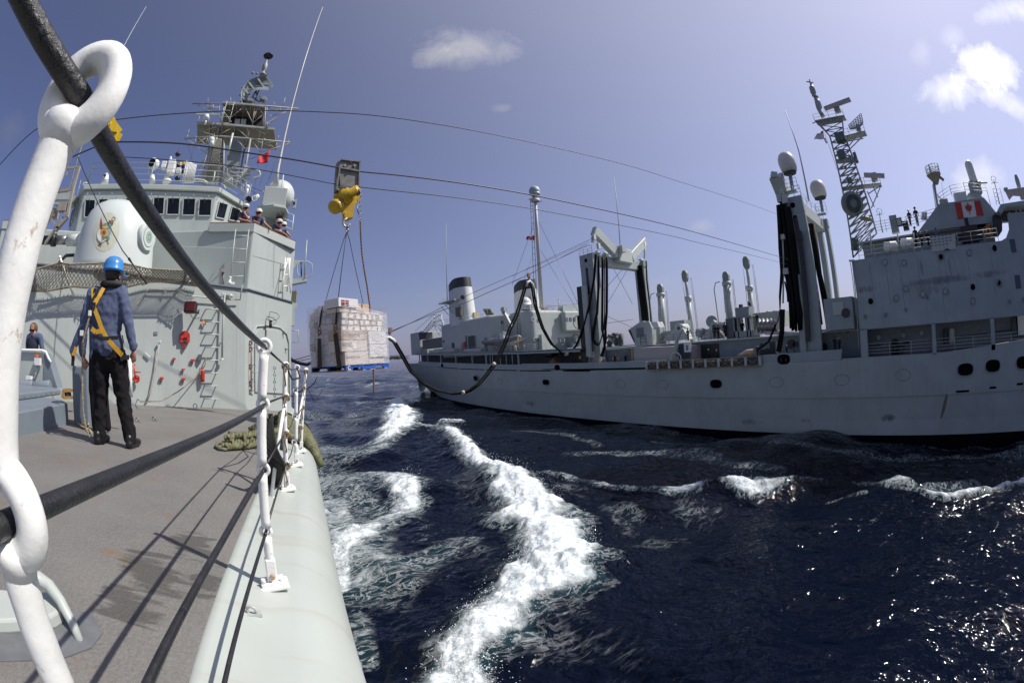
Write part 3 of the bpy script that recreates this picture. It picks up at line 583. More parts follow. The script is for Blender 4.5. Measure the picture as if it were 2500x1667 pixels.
for i,(x,y,w,h,lb)in enumerate(((160,700,22,22,'small square red tag, left of the highest pair, on the deckhouse'),(322,711,32,22,'small red tag right of the pair above the deck, nearer the ladder'),(240,790,28,12,'narrow red tag in the middle of the cluster on the deckhouse'),(52,867,32,20,'lowest red tag toward the hanging white line'),(240,875,34,18,'lowest red tag toward the fire extinguisher'))):
 mb=MB();a=PL(*c6(x-w/2,y),.05);b=PL(*c6(x+w/2,y),.05);mb.bar(a,b,.05,h/3.564*.0093,up=(0,0,1));mb.cyl((a+b)/2,(a+b)/2-nL*.05,.01,n=5)
 mb.cyl(a*.6+b*.4,a*.6+b*.4+V(-.02,.0,-.10),.006,n=4)
 solo('red_tag',mb,RED,lb,'tag',OWN,'red tags on the deckhouse wall')
e=PL(*c6(409,800),.10);t=thing('fire_extinguisher','slim red fire extinguisher clipped beside the rung ladder','extinguisher',e,OWN)
mb=MB();mb.lathe([(.001,-.27),(.05,-.26),(.055,-.2),(.055,-.02),(.03,.03),(.02,.04)],e,n=14);part('cylinder',mb,RED,t)
mb=MB();mb.box(e+V(0,0,.07),(.05,.05,.06));mb.tube([e+V(.03,-.02,.07),e+V(.08,-.03,.16),e+V(.09,-.02,.3)],.01,6);part('hose',mb,ROPE,t)
mb=MB();mb.box(PL(*c6(388,685),.06),(.09,.1,.14));part('bracket',mb,STEEL,t)
mb=MB();a=PL(*c5(1390,475),.10);mb.tube([a,PL(*c5(1350,700),.08),PL(*c5(1310,900),.08),PL(*c5(1265,1010),.1)],.013,6);mb.tube([a,PL(*c5(1362,700),.09),PL(*c5(1322,890),.09),PL(*c5(1275,1020),.13)],.010,6)
solo('hanging_line',mb,mat('dirty_white_rope',(.45,.42,.38),.8,var=.3,scale=40),'pale doubled line hanging down the deckhouse wall','rope',OWN)
mb=MB();mb.box(a,(.05,.06,.05));mb.bar(PL(*c5(1262,570),.06),PL(*c5(1306,612),.06),.03,.03);solo('wall_cleat',mb,WHITEC,'small white cleat left of the hanging line','cleat',OWN)
mb=MB();mb.bar(PL(*c5(1340,404),.012),PL(*c5(1370,404),.012),.02,.07,up=(0,0,1));solo('notice_plate',mb,GREYD,'tiny grey plate on the deckhouse wall left of the red hood','plate',OWN)
mb=MB();s0,s1,s2=PL(*c6(392,400),.06),PL(*c6(440,402),.06),PL(*c6(416,352),.06);mb.prism([s0,s1,s2],nL*.008);mb.prism([s0*.6+s1*.2+s2*.2+nL*.009,s0*.2+s1*.6+s2*.2+nL*.009,s0*.2+s1*.2+s2*.6+nL*.009],nL*.003,1)
mb.box((s0+s1+s2)/3+nL*.014+V(0,0,-.01),(.012,.006,.06),2)
solo('warning_sign',mb,[mat('sign_orange',(.6,.22,.05),.5),WHITEC,RED],'small orange and white triangular warning sign by the rung ladder','sign',OWN)
mb=MB();r0=PL(*c5(1187,800),.12);mb.ring(r0,nL,.07,.022,20,8);mb.ring(r0,nL,.035,.02,16,6);mb.cyl(r0,r0-nL*.1,.03,n=8);mb.tube([PL(*c5(1172,670),.1),PL(*c5(1168,740),.1),PL(*c5(1180,790),.13)],.022,8);mb.cyl(PL(*c5(1172,742),.1),PL(*c5(1222,742),.1),.018,n=6)
solo('hose_valve',mb,RED,'red valve wheel and pipe low on the wall beside the man in the blue helmet','valve',OWN)
t=thing('watertight_door','grey watertight door with rounded top and red seal edge, right of the corner','door',PR(*c6(980,800)),OWN)
out=[PR(*c6(*p),.02)for p in((835,985),(838,700),(838,480),(880,415),(990,408),(1080,425),(1140,480),(1160,560),(1165,1010))]
mb=MB();mb.tube(out,.022,6);part('frame',mb,GREY,t)
mb=MB();mb.prism([PR(*c6(*p),.005)for p in((860,985),(862,495),(900,445),(1080,450),(1125,500),(1140,1000))],nR*.035);o=part('panel',mb,GREY,t)
mb=MB();mb.cyl(PR(*c6(832,540),.06),PR(*c6(828,960),.06),.010,n=6);part('seal',mb,RED,t)
for y in(545,600,750,900,970):
 mb=MB();p=PR(*c6(832,y),.06);mb.cyl(p-nR*.05,p+nR*.03,.022,n=8);mb.bar(p,PR(*c6(870,y+2),.10),.03,.015);part('clamp',mb,GREYD,t)
for x,y in((1118,480),(1140,615)):
 mb=MB();p=PR(*c6(x,y),.08);mb.bar(p+V(-.05,0,.03),p+V(.05,0,-.03),.03,.02);mb.cyl(p,p-nR*.08,.018,n=6);part('clamp',mb,GREYD,t)
mb=MB();mb.tube([PR(*c6(835,815),.08),PR(*c6(870,815),.2),PR(*c6(905,790),.2)],.014,6);part('handle',mb,GREY,t)
t=thing('wall_lamp','small dark caged lamp with a looping cable above the watertight door','lamp',PR(*c6(1000,380),.15),OWN)
p=PR(*c6(1000,385),.18);mb=MB();mb.cyl(p+V(0,0,.05),p+V(0,0,-.14),.045,n=10);part('body',mb,BLKP,t)
mb=MB();mb.cyl(p+V(0,0,.09),p+V(0,0,.05),.07,n=12);mb.bar(PR(*c6(962,350)),p+V(0,0,.08),.03);part('bracket',mb,GREY,t)
mb=MB();mb.tube([PR(*c6(985,345),.1),PR(*c6(995,288),.1),PR(*c6(1050,300),.1),PR(*c6(1080,330),.1),PR(*c6(1050,360),.12),p+V(0,0,.08)],.008,6);part('cable',mb,BLACK,t)
t=thing('loop_antenna','pale loop and rod antenna on a bracket outboard of the bridge wing','antenna',oy(745,680,13.6),OWN)
cz=lambda x,y,yy=13.6:oy(580+x/5.6,480+y/5.6,yy)
mb=MB();mb.cyl(cz(912,1120),cz(948,595),.028,.018,n=8);part('rod',mb,GUNW,t)
mb=MB();mb.tube([cz(*q)for q in((880,1098),(820,1060),(812,940),(850,890),(960,888),(1015,920),(1015,1060),(960,1102))],.02,6,closed=True);part('loop',mb,GUNW,t)
mb=MB();mb.prism([cz(550,1118),cz(720,1118),cz(965,1130),cz(955,1155),cz(740,1195),cz(550,1190)],(0,.35,0));part('bracket',mb,GREY,t)
mb=MB();mb.prism([cz(740,880),cz(780,865),cz(880,872),cz(870,895),cz(815,915),cz(745,1020)],(0,.12,0));mb.cyl(cz(872,900),cz(872,1100),.025,n=6,m=1);solo('stay_bracket',mb,[GREY,BLKP],'grey angled bracket under the end of the bridge wing','bracket',OWN)
mb=MB();mb.prism([cz(735,1290),cz(805,1290),cz(800,1440),cz(745,1440)],(0,.2,0));mb.prism([cz(795,1255),cz(812,1300),cz(815,1330),cz(800,1330)],(0,.1,0),1);solo('signal_lantern',mb,[mat('olive_lantern',(.12,.12,.05),.5),mat('amber_lens',(.6,.28,.03),.4)],'olive lantern with amber lens hanging outboard of the deckhouse','lantern',OWN)
mb=MB();mb.prism([cz(735,1450),cz(815,1450),cz(815,1500),cz(790,1530),cz(735,1520)],(0,.3,0));mb.prism([cz(735,1520),cz(782,1530),cz(780,1760),cz(735,1760)],(0,.3,0));o=solo('side_locker',mb,GUNW,'pale locker fixed outboard on the deckhouse side','locker',OWN)
mb=MB();mb.tube([cz(742,1830),cz(830,1830),cz(830,1990),cz(745,1990)],.02,6);solo('side_handrail',mb,GUNW,'square pipe handrail outboard on the deckhouse side','rail',OWN)
mb=MB();mb.rail([cz(560,480,14.0),cz(735,545,14.4)],.75,3,.014,1.0);solo('wing_rail',mb,WHITEC,'white wire railing at the outboard end of the bridge wing','rail',OWN)
mb=MB();mb.cyl(PUL(*c4(445,1120),.08),PUL(*c4(445,990),.08),.028,n=8);mb.box(PUL(*c4(445,1000),.1),(.1,.1,.1));mb.box(PUL(*c4(440,1030),.14),(.05,.06,.09),1);solo('vent_pipe',mb,[mat('weathered_pipe',(.33,.28,.25),.6,rust=.4),BLKP],'short rusty vent pipe at the foot of the bridge wall','pipe',OWN)
mb=MB();p=PUL(*c4(500,1120),.2);mb.lathe([(.06,0),(.06,.06),(.035,.08),(.035,.16),(.05,.18),(.02,.2)],p,n=10);mb.box(p+V(.08,0,.03),(.12,.06,.06));solo('deck_fitting',mb,WHITE,'little white fitting on the deckhouse roof edge beside the ladder foot','fitting',OWN)
# gun turret
TY=11.05
tc0=oy(275,600,TY);TX=tc0[0];tl=oy(186,640,TY);tr=oy(371,640,TY);TR=(tr[0]-tl[0])/2;TX=(tr[0]+tl[0])/2;ttop=oy(270,497.5,TY)[2]
tur=thing('gun_turret','rounded pale grey gun turret with painted crest in front of the bridge','gun turret',(TX,TY,Z01),OWN)
H=ttop-Z01-.02
prof=[(1.0,0),(.995,.15),(.975,.32),(.945,.48),(.91,.6),(.86,.71),(.78,.82),(.66,.905),(.48,.965),(.25,.99),(.02,1.0)]
mb=MB();mb.lathe([(r*TR,h*H)for r,h in prof],(TX,TY,Z01),n=64);part('shield',mb,RADOME,tur)
mb=MB();mb.cyl((TX,TY,Z01+.005),(TX,TY,Z01+.1),TR+.12,n=48);part('base_ring',mb,GREY,tur)
mb=MB();z=Z01+H*.50;bx=TX-TR*.8
mb.cyl((bx,TY-.15,z),(bx-.62,TY-.18,z),.17,.15,n=20);part('barrel_sleeve',mb,RADOME,tur)
mb=MB();mb.cyl((bx-.6,TY-.18,z),(bx-1.05,TY-.2,z),.12,n=16);part('barrel',mb,STEEL,tur)
mb=MB();mb.lathe([(.12,0),(.17,.02),(.17,.16),(.12,.18),(.12,.3),(.09,1.8)],(bx-1.03,TY-.2,z),(-1,-.03,0),16);part('muzzle',mb,BLKP,tur)
mb=MB();mb.tube([(bx,TY-.3,z-.4),(bx-.5,TY-.3,z-.42),(bx-.7,TY-.32,z-.6),(bx-.85,TY-.32,z-.85)],.045,8);part('chute',mb,BLKP,tur)
d=oy(371,605,TY)-V(TX,TY,0);ang=atan2(-.45,1.0)
ax=V(cos(ang),sin(ang),0);bc_=V(TX,TY,Z01+H*.50)+ax*(TR*.86)
mb=MB();mb.cyl(bc_,bc_+ax*.22,.33,.31,n=32);part('trunnion_boss',mb,RADOME,tur)
mb=MB();mb.cyl(bc_+ax*.221,bc_+ax*.226,.24,n=32,m=0);mb.cyl(bc_+ax*.227,bc_+ax*.231,.23,n=32,m=1);mb.cyl(bc_+ax*.232,bc_+ax*.236,.14,n=24,m=2)
for k in range(7):a=k*2*pi/7;u=V(-ax[1],ax[0],0);mb.box(bc_+ax*.237+u*.06*cos(a)+V(0,0,.07*sin(a)),(.012,.012,.03),3)
part('boss_badge',mb,[GREYD,RADOME,mat('pale_green_disc',(.3,.4,.33),.5),BLKP],tur)
def TS(px,py,off=.006):
 """point on the shield surface seen at a pixel"""
 r=ML@ray(px,py);lo=None
 for k in range(900):
  t=10.2+k*.006;p=r*t;h=(p[2]-Z01)/H
  if 0<=h<1:
   rr=np.interp(h,[q[1]for q in prof],[q[0]for q in prof])*TR
   if math.hypot(p[0]-TX,p[1]-TY)<=rr:return p-r*(off*1.6)
 return r*12
def decal(mb,pts,m=0,off=.006):
 cx_=sum(p[0]for p in pts)/len(pts);cy_=sum(p[1]for p in pts)/len(pts);n=len(pts)
 rings=[[TS(*c3(cx_+(p[0]-cx_)*f,cy_+(p[1]-cy_)*f),off)for p in pts]for f in(1,.66,.33)];c=TS(*c3(cx_,cy_),off)
 vs=rings[0]+rings[1]+rings[2]+[c];fs=[]
 for a in(0,1):
  for j in range(n):fs.append((a*n+j,a*n+(j+1)%n,(a+1)*n+(j+1)%n,(a+1)*n+j))
 for j in range(n):fs.append((2*n+j,2*n+(j+1)%n,3*n))
 mb.add(vs,fs,m,True)
def ell(cx_,cy_,a,b,tilt=0,n=20):
 t=radians(tilt);return[(cx_+a*cos(2*pi*k/n)*cos(t)-b*sin(2*pi*k/n)*sin(t),cy_+a*cos(2*pi*k/n)*sin(t)+b*sin(2*pi*k/n)*cos(t))for k in range(n)]
mb=MB();decal(mb,ell(640,665,112,172,14,28),0,.004)
decal(mb,ell(625,665,56,84,24),1,.008);decal(mb,ell(650,610,36,24,0),2,.012);decal(mb,ell(640,720,30,22,0),2,.012);decal(mb,ell(580,690,22,50,8),6,.013)
decal(mb,ell(620,668,34,40,0),3,.016);decal(mb,ell(620,668,24,30,0),5,.019);decal(mb,ell(620,668,12,17,0),4,.022);decal(mb,[(600,625),(612,605),(628,618),(640,603),(655,626),(630,636)],3,.022)
decal(mb,[(594,535),(606,590),(612,640),(598,648),(586,605)],4,.016);decal(mb,[(566,765),(596,755),(598,790)],4,.016);decal(mb,[(560,700),(575,690),(598,735),(592,750),(572,740)],6,.017)
decal(mb,[(668,558),(706,582),(694,606),(658,580)],7,.016);decal(mb,[(636,705),(642,703),(662,770),(656,773)],7,.014);decal(mb,[(600,745),(640,725),(642,730),(604,756)],6,.018)
rg=ell(704,550,14,16,0,16);
for a,b in zip(rg,rg[1:]+rg[:1]):mb.cyl(TS(*c3(*a),.012),TS(*c3(*b),.012),.006,n=4,m=7)
part('painted_crest',mb,[mat('crest_cream',(.52,.53,.42),.35,var=.05),mat('crest_blue_grey',(.25,.32,.34),.4),mat('crest_green',(.14,.24,.19),.4),mat('crest_yellow',(.55,.38,.10),.4),mat('crest_red',(.28,.05,.04),.4),mat('crest_orange',(.45,.24,.08),.4),mat('crest_white',(.7,.69,.62),.4),mat('crest_brown',(.18,.10,.07),.5)],tur)
# safety net in front of the turret
NT=[(60,662),(86,658),(147,641),(172,645),(248,642),(293,641),(321,647),(360,656),(410,659),(453,661),(487,690)]
NB=[(60,712),(80,711),(114,711),(178,700),(226,704),(276,699),(304,703),(360,689),(410,688),(453,687),(487,694)]
net=thing('safety_net','tarred rope safety net sagging along the deckhouse roof under the gun','net',PL(270,690,.4),OWN)
def NP(s,t,w=0.0):
 xs=s*(len(NT)-1);i=min(int(xs),len(NT)-2);f=xs-i
 a=V(*NT[i])*(1-f)+V(*NT[i+1])*f;b=V(*NB[i])*(1-f)+V(*NB[i+1])*f
 ta=max(0,min(1,t));q=a*(1-ta)+b*ta
 return PL(q[0],q[1],.62-.5*ta+.12*sin(3.1*ta)+w)
mb=MB();n=62;K=4
for layer in(0,.04):
 for i in range(-K*2,n):
  for sg in(1,-1):
   pts=[]
   for k in range(9):
    t=k/8;s=(i+(t if sg==1 else 1-t)*K*1.0+layer*8)/n
    if 0<=s<=1:pts.append(NP(s,t,-layer)+V(0,0,random.uniform(-.008,.008)))
   if len(pts)>1:mb.tube(pts,.0075,3,cap=False,smooth=False)
part('mesh',mb,NETR,net,kind='stuff')
mb=MB();mb.tube([NP(s/40,0)for s in range(41)],.02,6);mb.tube([NP(s/40,1)for s in range(41)],.018,6);part('edge_rope',mb,NETR,net)
for a,b in(((146,628),(181,724)),((453,657),(450,690)),((288,672),(305,712))):
 mb=MB();mb.cyl(PL(*a,.6),PL(*b,.02),.03,n=8);mb.ball(PL(*a,.6),.04,8,6);part('net_stanchion',mb,WHITE if a[0]!=453 else GREYD,net)
mb=MB()
for k in range(34):s=.38+.34*random.random();a=NP(s,random.random()*.9,.05);mb.tube([a,a+V(random.uniform(-.1,.1),random.uniform(-.03,.1),random.uniform(-.12,.1)),a+V(random.uniform(-.2,.2),.05,random.uniform(-.15,.1))],.011,4)
for k in range(16):s=.90+.09*random.random();a=NP(s,random.random()*.9,.03);mb.tube([a,a+V(random.uniform(-.1,.1),0,random.uniform(-.08,.08))],.014,4,m=1)
part('tangled_rope',mb,[NETR,WHITEC],net)
# lattice mast of the warship
MY=17.5
cm=lambda x,y,yy=MY:oy(440+x/5.6,240+y/5.6,yy)
c2=lambda x,y,yy=MY:oy(380+x/3.564,80+y/3.564,yy)
t=thing('lattice_mast','tall lattice mast with two brown platforms and yardarms behind the bridge','mast',cm(700,1250),OWN)
def slab(mb,a,b,z,y0,y1,th=.06,m=0):mb.box(((a+b)/2,(y0+y1)/2,z),(abs(b-a),y1-y0,th),m)
up0,up1=cm(582,88),cm(1165,100);lo0,lo1=cm(225,375),cm(1290,405);zu=(up0[2]+up1[2])/2;zl=(lo0[2]+lo1[2])/2
for nm,a,b,z,dep in(('upper_platform',up0,up1,zu,2.3),('lower_platform',lo0,lo1,zl,1.9)):
 mb=MB();mb.prism([V(a[0],MY,z),V(b[0],MY,z),V(b[0]+(.0 if dep>2 else .35),MY+dep,z),V(a[0]-(0 if dep>2 else .1),MY+dep,z)],(0,0,.05));part(nm,mb,TAN,t)
 mb=MB();mb.bar(V(a[0]-.03,MY,z+.03),V(b[0]+.03,MY,z+.03),.09,.09)
 for k in range(1,6):x=a[0]+(b[0]-a[0])*k/6;mb.bar(V(x,MY,z-.04),V(x,MY+dep,z-.04),.05,.06)
 mb.rail([V(a[0],MY+dep,z),V(a[0],MY,z),V(b[0],MY,z),V(b[0],MY+dep,z)]if dep>2 else[V(a[0],MY,z),V(a[0]+.5,MY,z)],.0001 if dep>2 else .4,1,.016,1.2);part(nm+'_frame',mb,MASTG,t)
zb=5.4
legs=[((500,540),(360,1160),17.5),((600,540),(590,1150),17.6),((960,560),(860,1160),17.5),((760,540),(690,1200),19.0),((905,560),(790,1240),19.2)]
def seg(mb,a,b,ya=MY,yb=None,r=.035,n=5):mb.cyl(cm(*a,ya),cm(*b,ya if yb is None else yb),r,n=n)
mb=MB()
for a,b,y in legs:seg(mb,a,b,y,None,.05)
for a,b in(((600,120),(540,380)),((1165,130),(1150,400)),((1165,560),(1120,570))):seg(mb,a,b,MY,None,.035)
part('mast_leg',mb,MASTG,t)
mb=MB()
for a,b in(((880,110),(985,330)),((1020,110),(985,380)),((985,330),(1060,110)),((1060,120),(1165,260)),((1165,200),(1000,330)),((700,260),(880,110)),((590,180),(700,330)),((230,385),(280,455)),((280,455),(450,505)),((530,380),(500,520)),((500,520),(720,400)),((760,395),(910,535)),((950,400),(925,540)),((985,400),(1160,490)),((1160,490),(1280,420)),((1170,400),(1165,490)),((330,370),(300,455)),((300,455),(520,385)),((520,530),(930,545)),((740,545),(900,700)),((880,700),(770,540)),((980,580),(1095,745)),((1125,560),(1100,740)),((1150,560),(1280,680)),((1310,590),(1300,670)),((1050,580),(1240,660))):seg(mb,a,b,MY+.05,None,.022)
part('mast_brace',mb,MASTG,t)
for nm,pts in(('upper_yardarm',((165,75),(1615,145))),('lower_yardarm',((55,555),(540,520),(1000,560),(1500,608)))):
 mb=MB();P=[cm(*p)for p in pts];mb.tube(P,.035,6)
 if 'upper' in nm:
  L=[((240,95),(580,280)),((240,95),(540,130)),((370,78),(380,150)),((380,150),(540,125)),((460,80),(440,160)),((470,80),(380,150)),((540,80),(530,230)),((1170,110),(1370,185)),((1370,120),(1370,185)),((1370,185),(1500,145)),((1240,105),(1370,160)),((1260,240),(1450,190)),((1190,120),(1180,240)),((1180,240),(1250,240)),((380,0),(375,75)),((1280,50),(1285,105)),((1435,-5),(1400,110)),((690,-10),(690,80))]
 else:
  L=[((75,565),(200,630)),((200,630),(220,520)),((200,630),(350,545)),((240,540),(350,640)),((350,640),(380,520)),((200,640),(370,770)),((370,770),(480,530)),((120,430),(105,500)),((105,500),(90,550)),((1130,570),(1100,740)),((1320,590),(1310,680)),((1095,745),(1380,655)),((1380,655),(1490,620)),((1345,510),(1340,560)),((1480,570),(1490,650)),((1000,560),(1130,620)),((1130,620),(1320,590))]
 for a,b in L:seg(mb,a,b,MY,None,.018)
 part(nm,mb,MASTG,t)
mb=MB()
A_=[cm(430,560,17.5),cm(560,560,17.5),cm(600,560,18.6),cm(470,560,18.6)];B_=[cm(250,1160,17.5),cm(480,1180,17.5),cm(560,1180,18.6),cm(330,1180,18.6)]
mb.truss(A_,B_,.03,12,.6)
for k in range(46):f=random.random();g=f+random.uniform(.05,.2);x=random.uniform(-90,120);a=(470-150*f+x,570+600*f);b=(470-150*g+x+random.uniform(-60,60),570+600*min(g,1));seg(mb,a,b,17.6+random.random(),None,.012,3)
part('web',mb,MASTG,t)
mb=MB()
P=[cm(500,560,17.45),cm(560,560,17.45),cm(560,1120,17.45),cm(350,1120,17.45)]
for k in range(26):f=k/25;mb.cyl(P[0]+(P[3]-P[0])*f,P[1]+(P[2]-P[1])*f,.010,n=3)
for k in range(12):f=k/11;mb.cyl(P[0]+(P[1]-P[0])*f,P[3]+(P[2]-P[3])*f,.012,n=3)
part('cable_tray',mb,mat('cable_tan',(.27,.25,.20),.7,var=.3,scale=8),t)
mb=MB();mb.prism([cm(690,560,18.0),cm(870,540,18.0),cm(760,1180,18.0),cm(590,1150,18.0)],(0,.5,0));o=part('trunk',mb,mat('mast_trunk_grey',(.24,.27,.28),.5),t)
for x in(738,822):
 mb=MB();mb.prism([cm(x,385,17.9),cm(x+70,385,17.9),cm(x+82,285,17.9),cm(x+12,285,17.9)],(0,.3,0));part('equipment_box',mb,GREY,t)
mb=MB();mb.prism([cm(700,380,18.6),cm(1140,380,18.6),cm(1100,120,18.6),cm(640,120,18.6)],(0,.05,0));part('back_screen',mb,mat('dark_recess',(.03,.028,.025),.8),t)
mb=MB();a,b=cm(605,385,17.3),cm(690,45,17.3);mb.ladder(a,b,V(1,0,0),.36,.3,.02);part('ladder',mb,GUNW,t)
mb=MB();mb.cyl(cm(650,770,17.3),cm(720,480,17.3),.05,n=8);mb.ball(cm(425,575,17.3),.17,12,8);mb.cyl(cm(425,590,17.3),cm(440,660,17.3),.15,.1,n=10);mb.bar(cm(468,490,17.3),cm(455,600,17.3),.1,.02);part('small_radome',mb,RADOME,t)
mb=MB()
prof_=[c2(*p)for p in((735,600),(728,540),(750,470),(800,420),(880,385),(960,372))]
rows=[]
for f in np.linspace(0,1,14):
 i=f*5;k=min(int(i),4);p=prof_[k]*(1-(i-k))+prof_[k+1]*(i-k)
 rows.append([p+V(.06+.5*s*(.9-.3*f),-.05+.9*s*(1-s),-.15*s-.75*s*s*(f))for s in np.linspace(0,1,8)])
mb.sheet(rows)
for k in range(7):a=prof_[min(k,5)];mb.bar(a,a+V(.5,.1,-.25-.06*k),.03,.09)
for p,q in(((800,430),(945,400)),((780,470),(950,430)),((820,600),(890,480)),((860,610),(945,380)),((870,470),(880,550)),((840,560),(900,600)),((900,600),(960,560)),((905,560),(940,610))):mb.bar(c2(*p,17.7),c2(*q,17.7),.09,.06)
mb.box(c2(940,575,17.6),(.16,.2,.2));mb.tube([c2(*p,17.6)for p in((955,560),(965,590),(950,612),(880,590))],.03,6)
mb.box(c2(800,605,17.8),(.5,.5,.14));mb.ball(c2(845,352,17.7),.07);mb.ball(c2(880,355,17.7),.06)
part('search_radar',mb,mat('radar_grey',(.22,.25,.25),.5,var=.3,scale=4),t)
mb=MB();p0=c2(930,370,17.8);p1=c2(968,235,17.8);d=(p1-p0)
mb.lathe([(.16,0),(.16,.06),(.09,.12),(.05,.25),(.09,.32),(.13,.42),(.13,.62),(.07,.8),(.05,1.0)],p0,d,14);L=np.linalg.norm(d)
mb.v=[tuple(V(*q))for q in mb.v]
part('pole',mb,MASTG,t)
mb=MB();q=c2(980,205,17.8);mb.cyl(p0+d*.8,q,.05,n=8);mb.lathe([(.05,-.1),(.24,-.03),(.26,.0),(.24,.03),(.03,.05)],q,(0,.1,1),24);mb.cyl(q,q+V(0,0,.35),.012,n=5);part('disc_antenna',mb,BLKP,t)
t=thing('navigation_radar','pale bar radar on a short post at the left end of the lower mast platform','radar',cm(345,370,17.3),OWN)
mb=MB();mb.cyl(cm(340,360,17.3),cm(352,290,17.3),.05,n=8);mb.cyl(cm(355,290,17.3),cm(360,235,17.3),.13,n=12);part('post',mb,WHITEC,t)
mb=MB();mb.bar(cm(220,222,17.3),cm(535,228,17.3),.1,.05);part('bar',mb,GUNW,t)
mb=MB();mb.bar(cm(1190,345,17.3),cm(1315,275,17.3),.1,.07);mb.cyl(cm(1190,345,17.3),cm(1180,400,17.3),.06,n=8);mb.bar(cm(1170,350,17.3),cm(1220,350,17.3),.12,.12)
solo('bar_antenna',mb,MASTG,'slanting bar antenna at the right end of the lower mast platform','antenna',OWN)
t=thing('exhaust_duct','pale pipe bent in a hook on the lattice beside the mast foot','duct',cm(950,1130,16.8),OWN)
mb=MB();mb.tube([cm(*p,16.8)for p in((860,1118),(1000,1100),(1070,1075),(1090,1035),(1075,1000),(1020,985),(940,975))],[.05,.055,.06,.06,.06,.055,.09],8);part('pipe',mb,GREY,t)
mb=MB();mb.prism([cm(880,900,16.8),cm(990,970,16.8),cm(960,1020,16.8),cm(860,1020,16.8)],(0,.2,0));part('wedge',mb,GREY,t)
mb=MB()
for a,b in(((540,1090),(960,1045)),((560,1180),(870,1120)),((620,1050),(850,1080)),((640,960),(640,1080)),((640,960),(860,965)),((600,1010),(850,1020)),((710,1080),(710,1200)),((600,1170),(960,1050)),((740,1070),(940,1110)),((700,1160),(880,1060)),((850,1010),(850,1120)),((820,1150),(850,1320)),((860,1130),(850,1340)),((905,1150),(890,1330)),((570,1200),(700,1090))):seg(mb,a,b,16.8,None,.022)
part('support_lattice',mb,MASTG,t)
t=thing('satellite_radome','white ball radome at the outboard end of the bridge wing','radome',cm(1360,1400,15.4),OWN)
c=cm(1350,1335,15.4);e=cm(1560,1335,15.4);R_=e[0]-c[0]
mb=MB();mb.ball(c,R_,36,24);part('dome',mb,RADOME,t)
mb=MB();mb.cyl(c+V(.1,0,-R_*.7),c+V(.1,0,-R_*1.9),.25,.14,n=16);part('pedestal',mb,GREY,t)
for nm,b_,tp,lab,yy,tw in(('whip_antenna',(672,452),(788,18),'tall white whip antenna rising beside the ball radome',14.3,.052),('whip_antenna',(168,462),(357,17),'tall thin whip antenna at the port bridge wing, behind the near white post',14.8,.045)):
 mb=MB();a=oy(*b_,yy);b=oy(*tp,yy);
 if b_[0]<300:mb.tube([a,a+(b-a)*.5,b],[tw,.022,.009],8)
 else:mb.tube([a,a+(b-a)*.06,a+(b-a)*.2,a+(b-a)*.55,b],[.12,tw,.042,.03,.011],10)
 solo(nm,mb,mat('whip_white',(.58,.57,.53),.4),lab,'antenna',OWN)
mb=MB();mb.cyl(cm(1380,1260,14.2),cm(1412,1050,14.2),.02,n=6);mb.cyl(cm(1380,1260,14.2),cm(1383,1230,14.2),.035,n=6);solo('short_rod_antenna',mb,WHITEC,'short white rod in front of the ball radome','antenna',OWN)
mb=MB();mb.prism([cm(1560,1390,15),cm(1600,1370,15),cm(1580,1500,15),cm(1530,1495,15)],(0,.15,0));mb.bar(cm(1560,1420,15),cm(1545,1400,15.3),.06);mb.cyl(cm(1555,1440,14.98),cm(1555,1440,14.95),.05,n=8,m=1);solo('small_camera',mb,[GREY,BLKP],'small grey box hanging outboard of the ball radome','box',OWN)
p=cm(935,1395,13.6);t=thing('loudspeaker','round black loudspeaker horn above the first watcher','speaker',p,OWN)
mb=MB();mb.lathe([(.001,.0),(.03,.0),(.06,-.05),(.11,-.09),(.115,-.10),(.10,-.10),(.03,-.02)],p,(0,1,.1),20);part('horn',mb,BLKP,t)
mb=MB();mb.cyl(p+V(0,.02,0),p+V(-.14,.3,.02),.05,n=8);mb.cyl(p+V(-.12,.1,0),p+V(-.14,.1,-.4),.02,n=6);part('bracket',mb,GREY,t)
RZ=zt
def cr(x,y,yy=14.6):return oy(*c3(x,y),yy)
t=thing('optical_director','white gunnery director with dark round lens on the bridge roof','director',cr(1090,232),OWN)
mb=MB();l=cr(1052,72,14.3);mb.lathe([(.12,-.12),(.19,-.10),(.2,0),(.2,.12),(.14,.2),(.05,.25)],l,(.35,1,.1),24);part('lens_hood',mb,WHITEC,t)
mb=MB();mb.lathe([(.0,0),(.155,0)],l+V(-.045,-.125,-.01),(.35,1,.1),24,cap=False);part('lens',mb,GLASS,t)
mb=MB();mb.box(cr(1145,90),(.2,.3,.25));mb.box(cr(1205,115),(.28,.35,.42));mb.box(cr(1215,60),(.3,.3,.12));mb.cyl(cr(1200,50),cr(1200,10),.05,n=10);mb.box(cr(1270,130),(.2,.2,.14));mb.cyl(cr(1160,180),cr(1165,215),.1,n=12);mb.cyl(cr(1165,215),cr(1165,235),.18,n=12);o=part('housing',mb,WHITEC,t);bevel(o,.02,1)
mb=MB();mb.cyl(cr(1038,235,14.4),cr(1038,180,14.4),.13,.10,n=16);mb.ball(cr(1038,185,14.4),.1,12,8);mb.tube([cr(1030,170,14.4),cr(1045,110,14.3),cr(1062,45,14.2)],.02,6);mb.tube([cr(1010,160,14.4),cr(1003,110,14.4),cr(1010,70,14.3)],.02,6);part('pedestal',mb,WHITEC,t)
mb=MB();mb.tube([cr(625,245,14.6),cr(640,180,14.6)],[.17,.11],12);mb.ball(cr(640,178,14.6),.11,12,8);mb.cyl(cr(628,175,14.45),cr(626,172,14.3),.05,n=10,m=1);solo('pelorus',mb,[WHITEC,BLKP],'squat white pelorus on the bridge roof seen just left of the black guard wire','instrument',OWN)
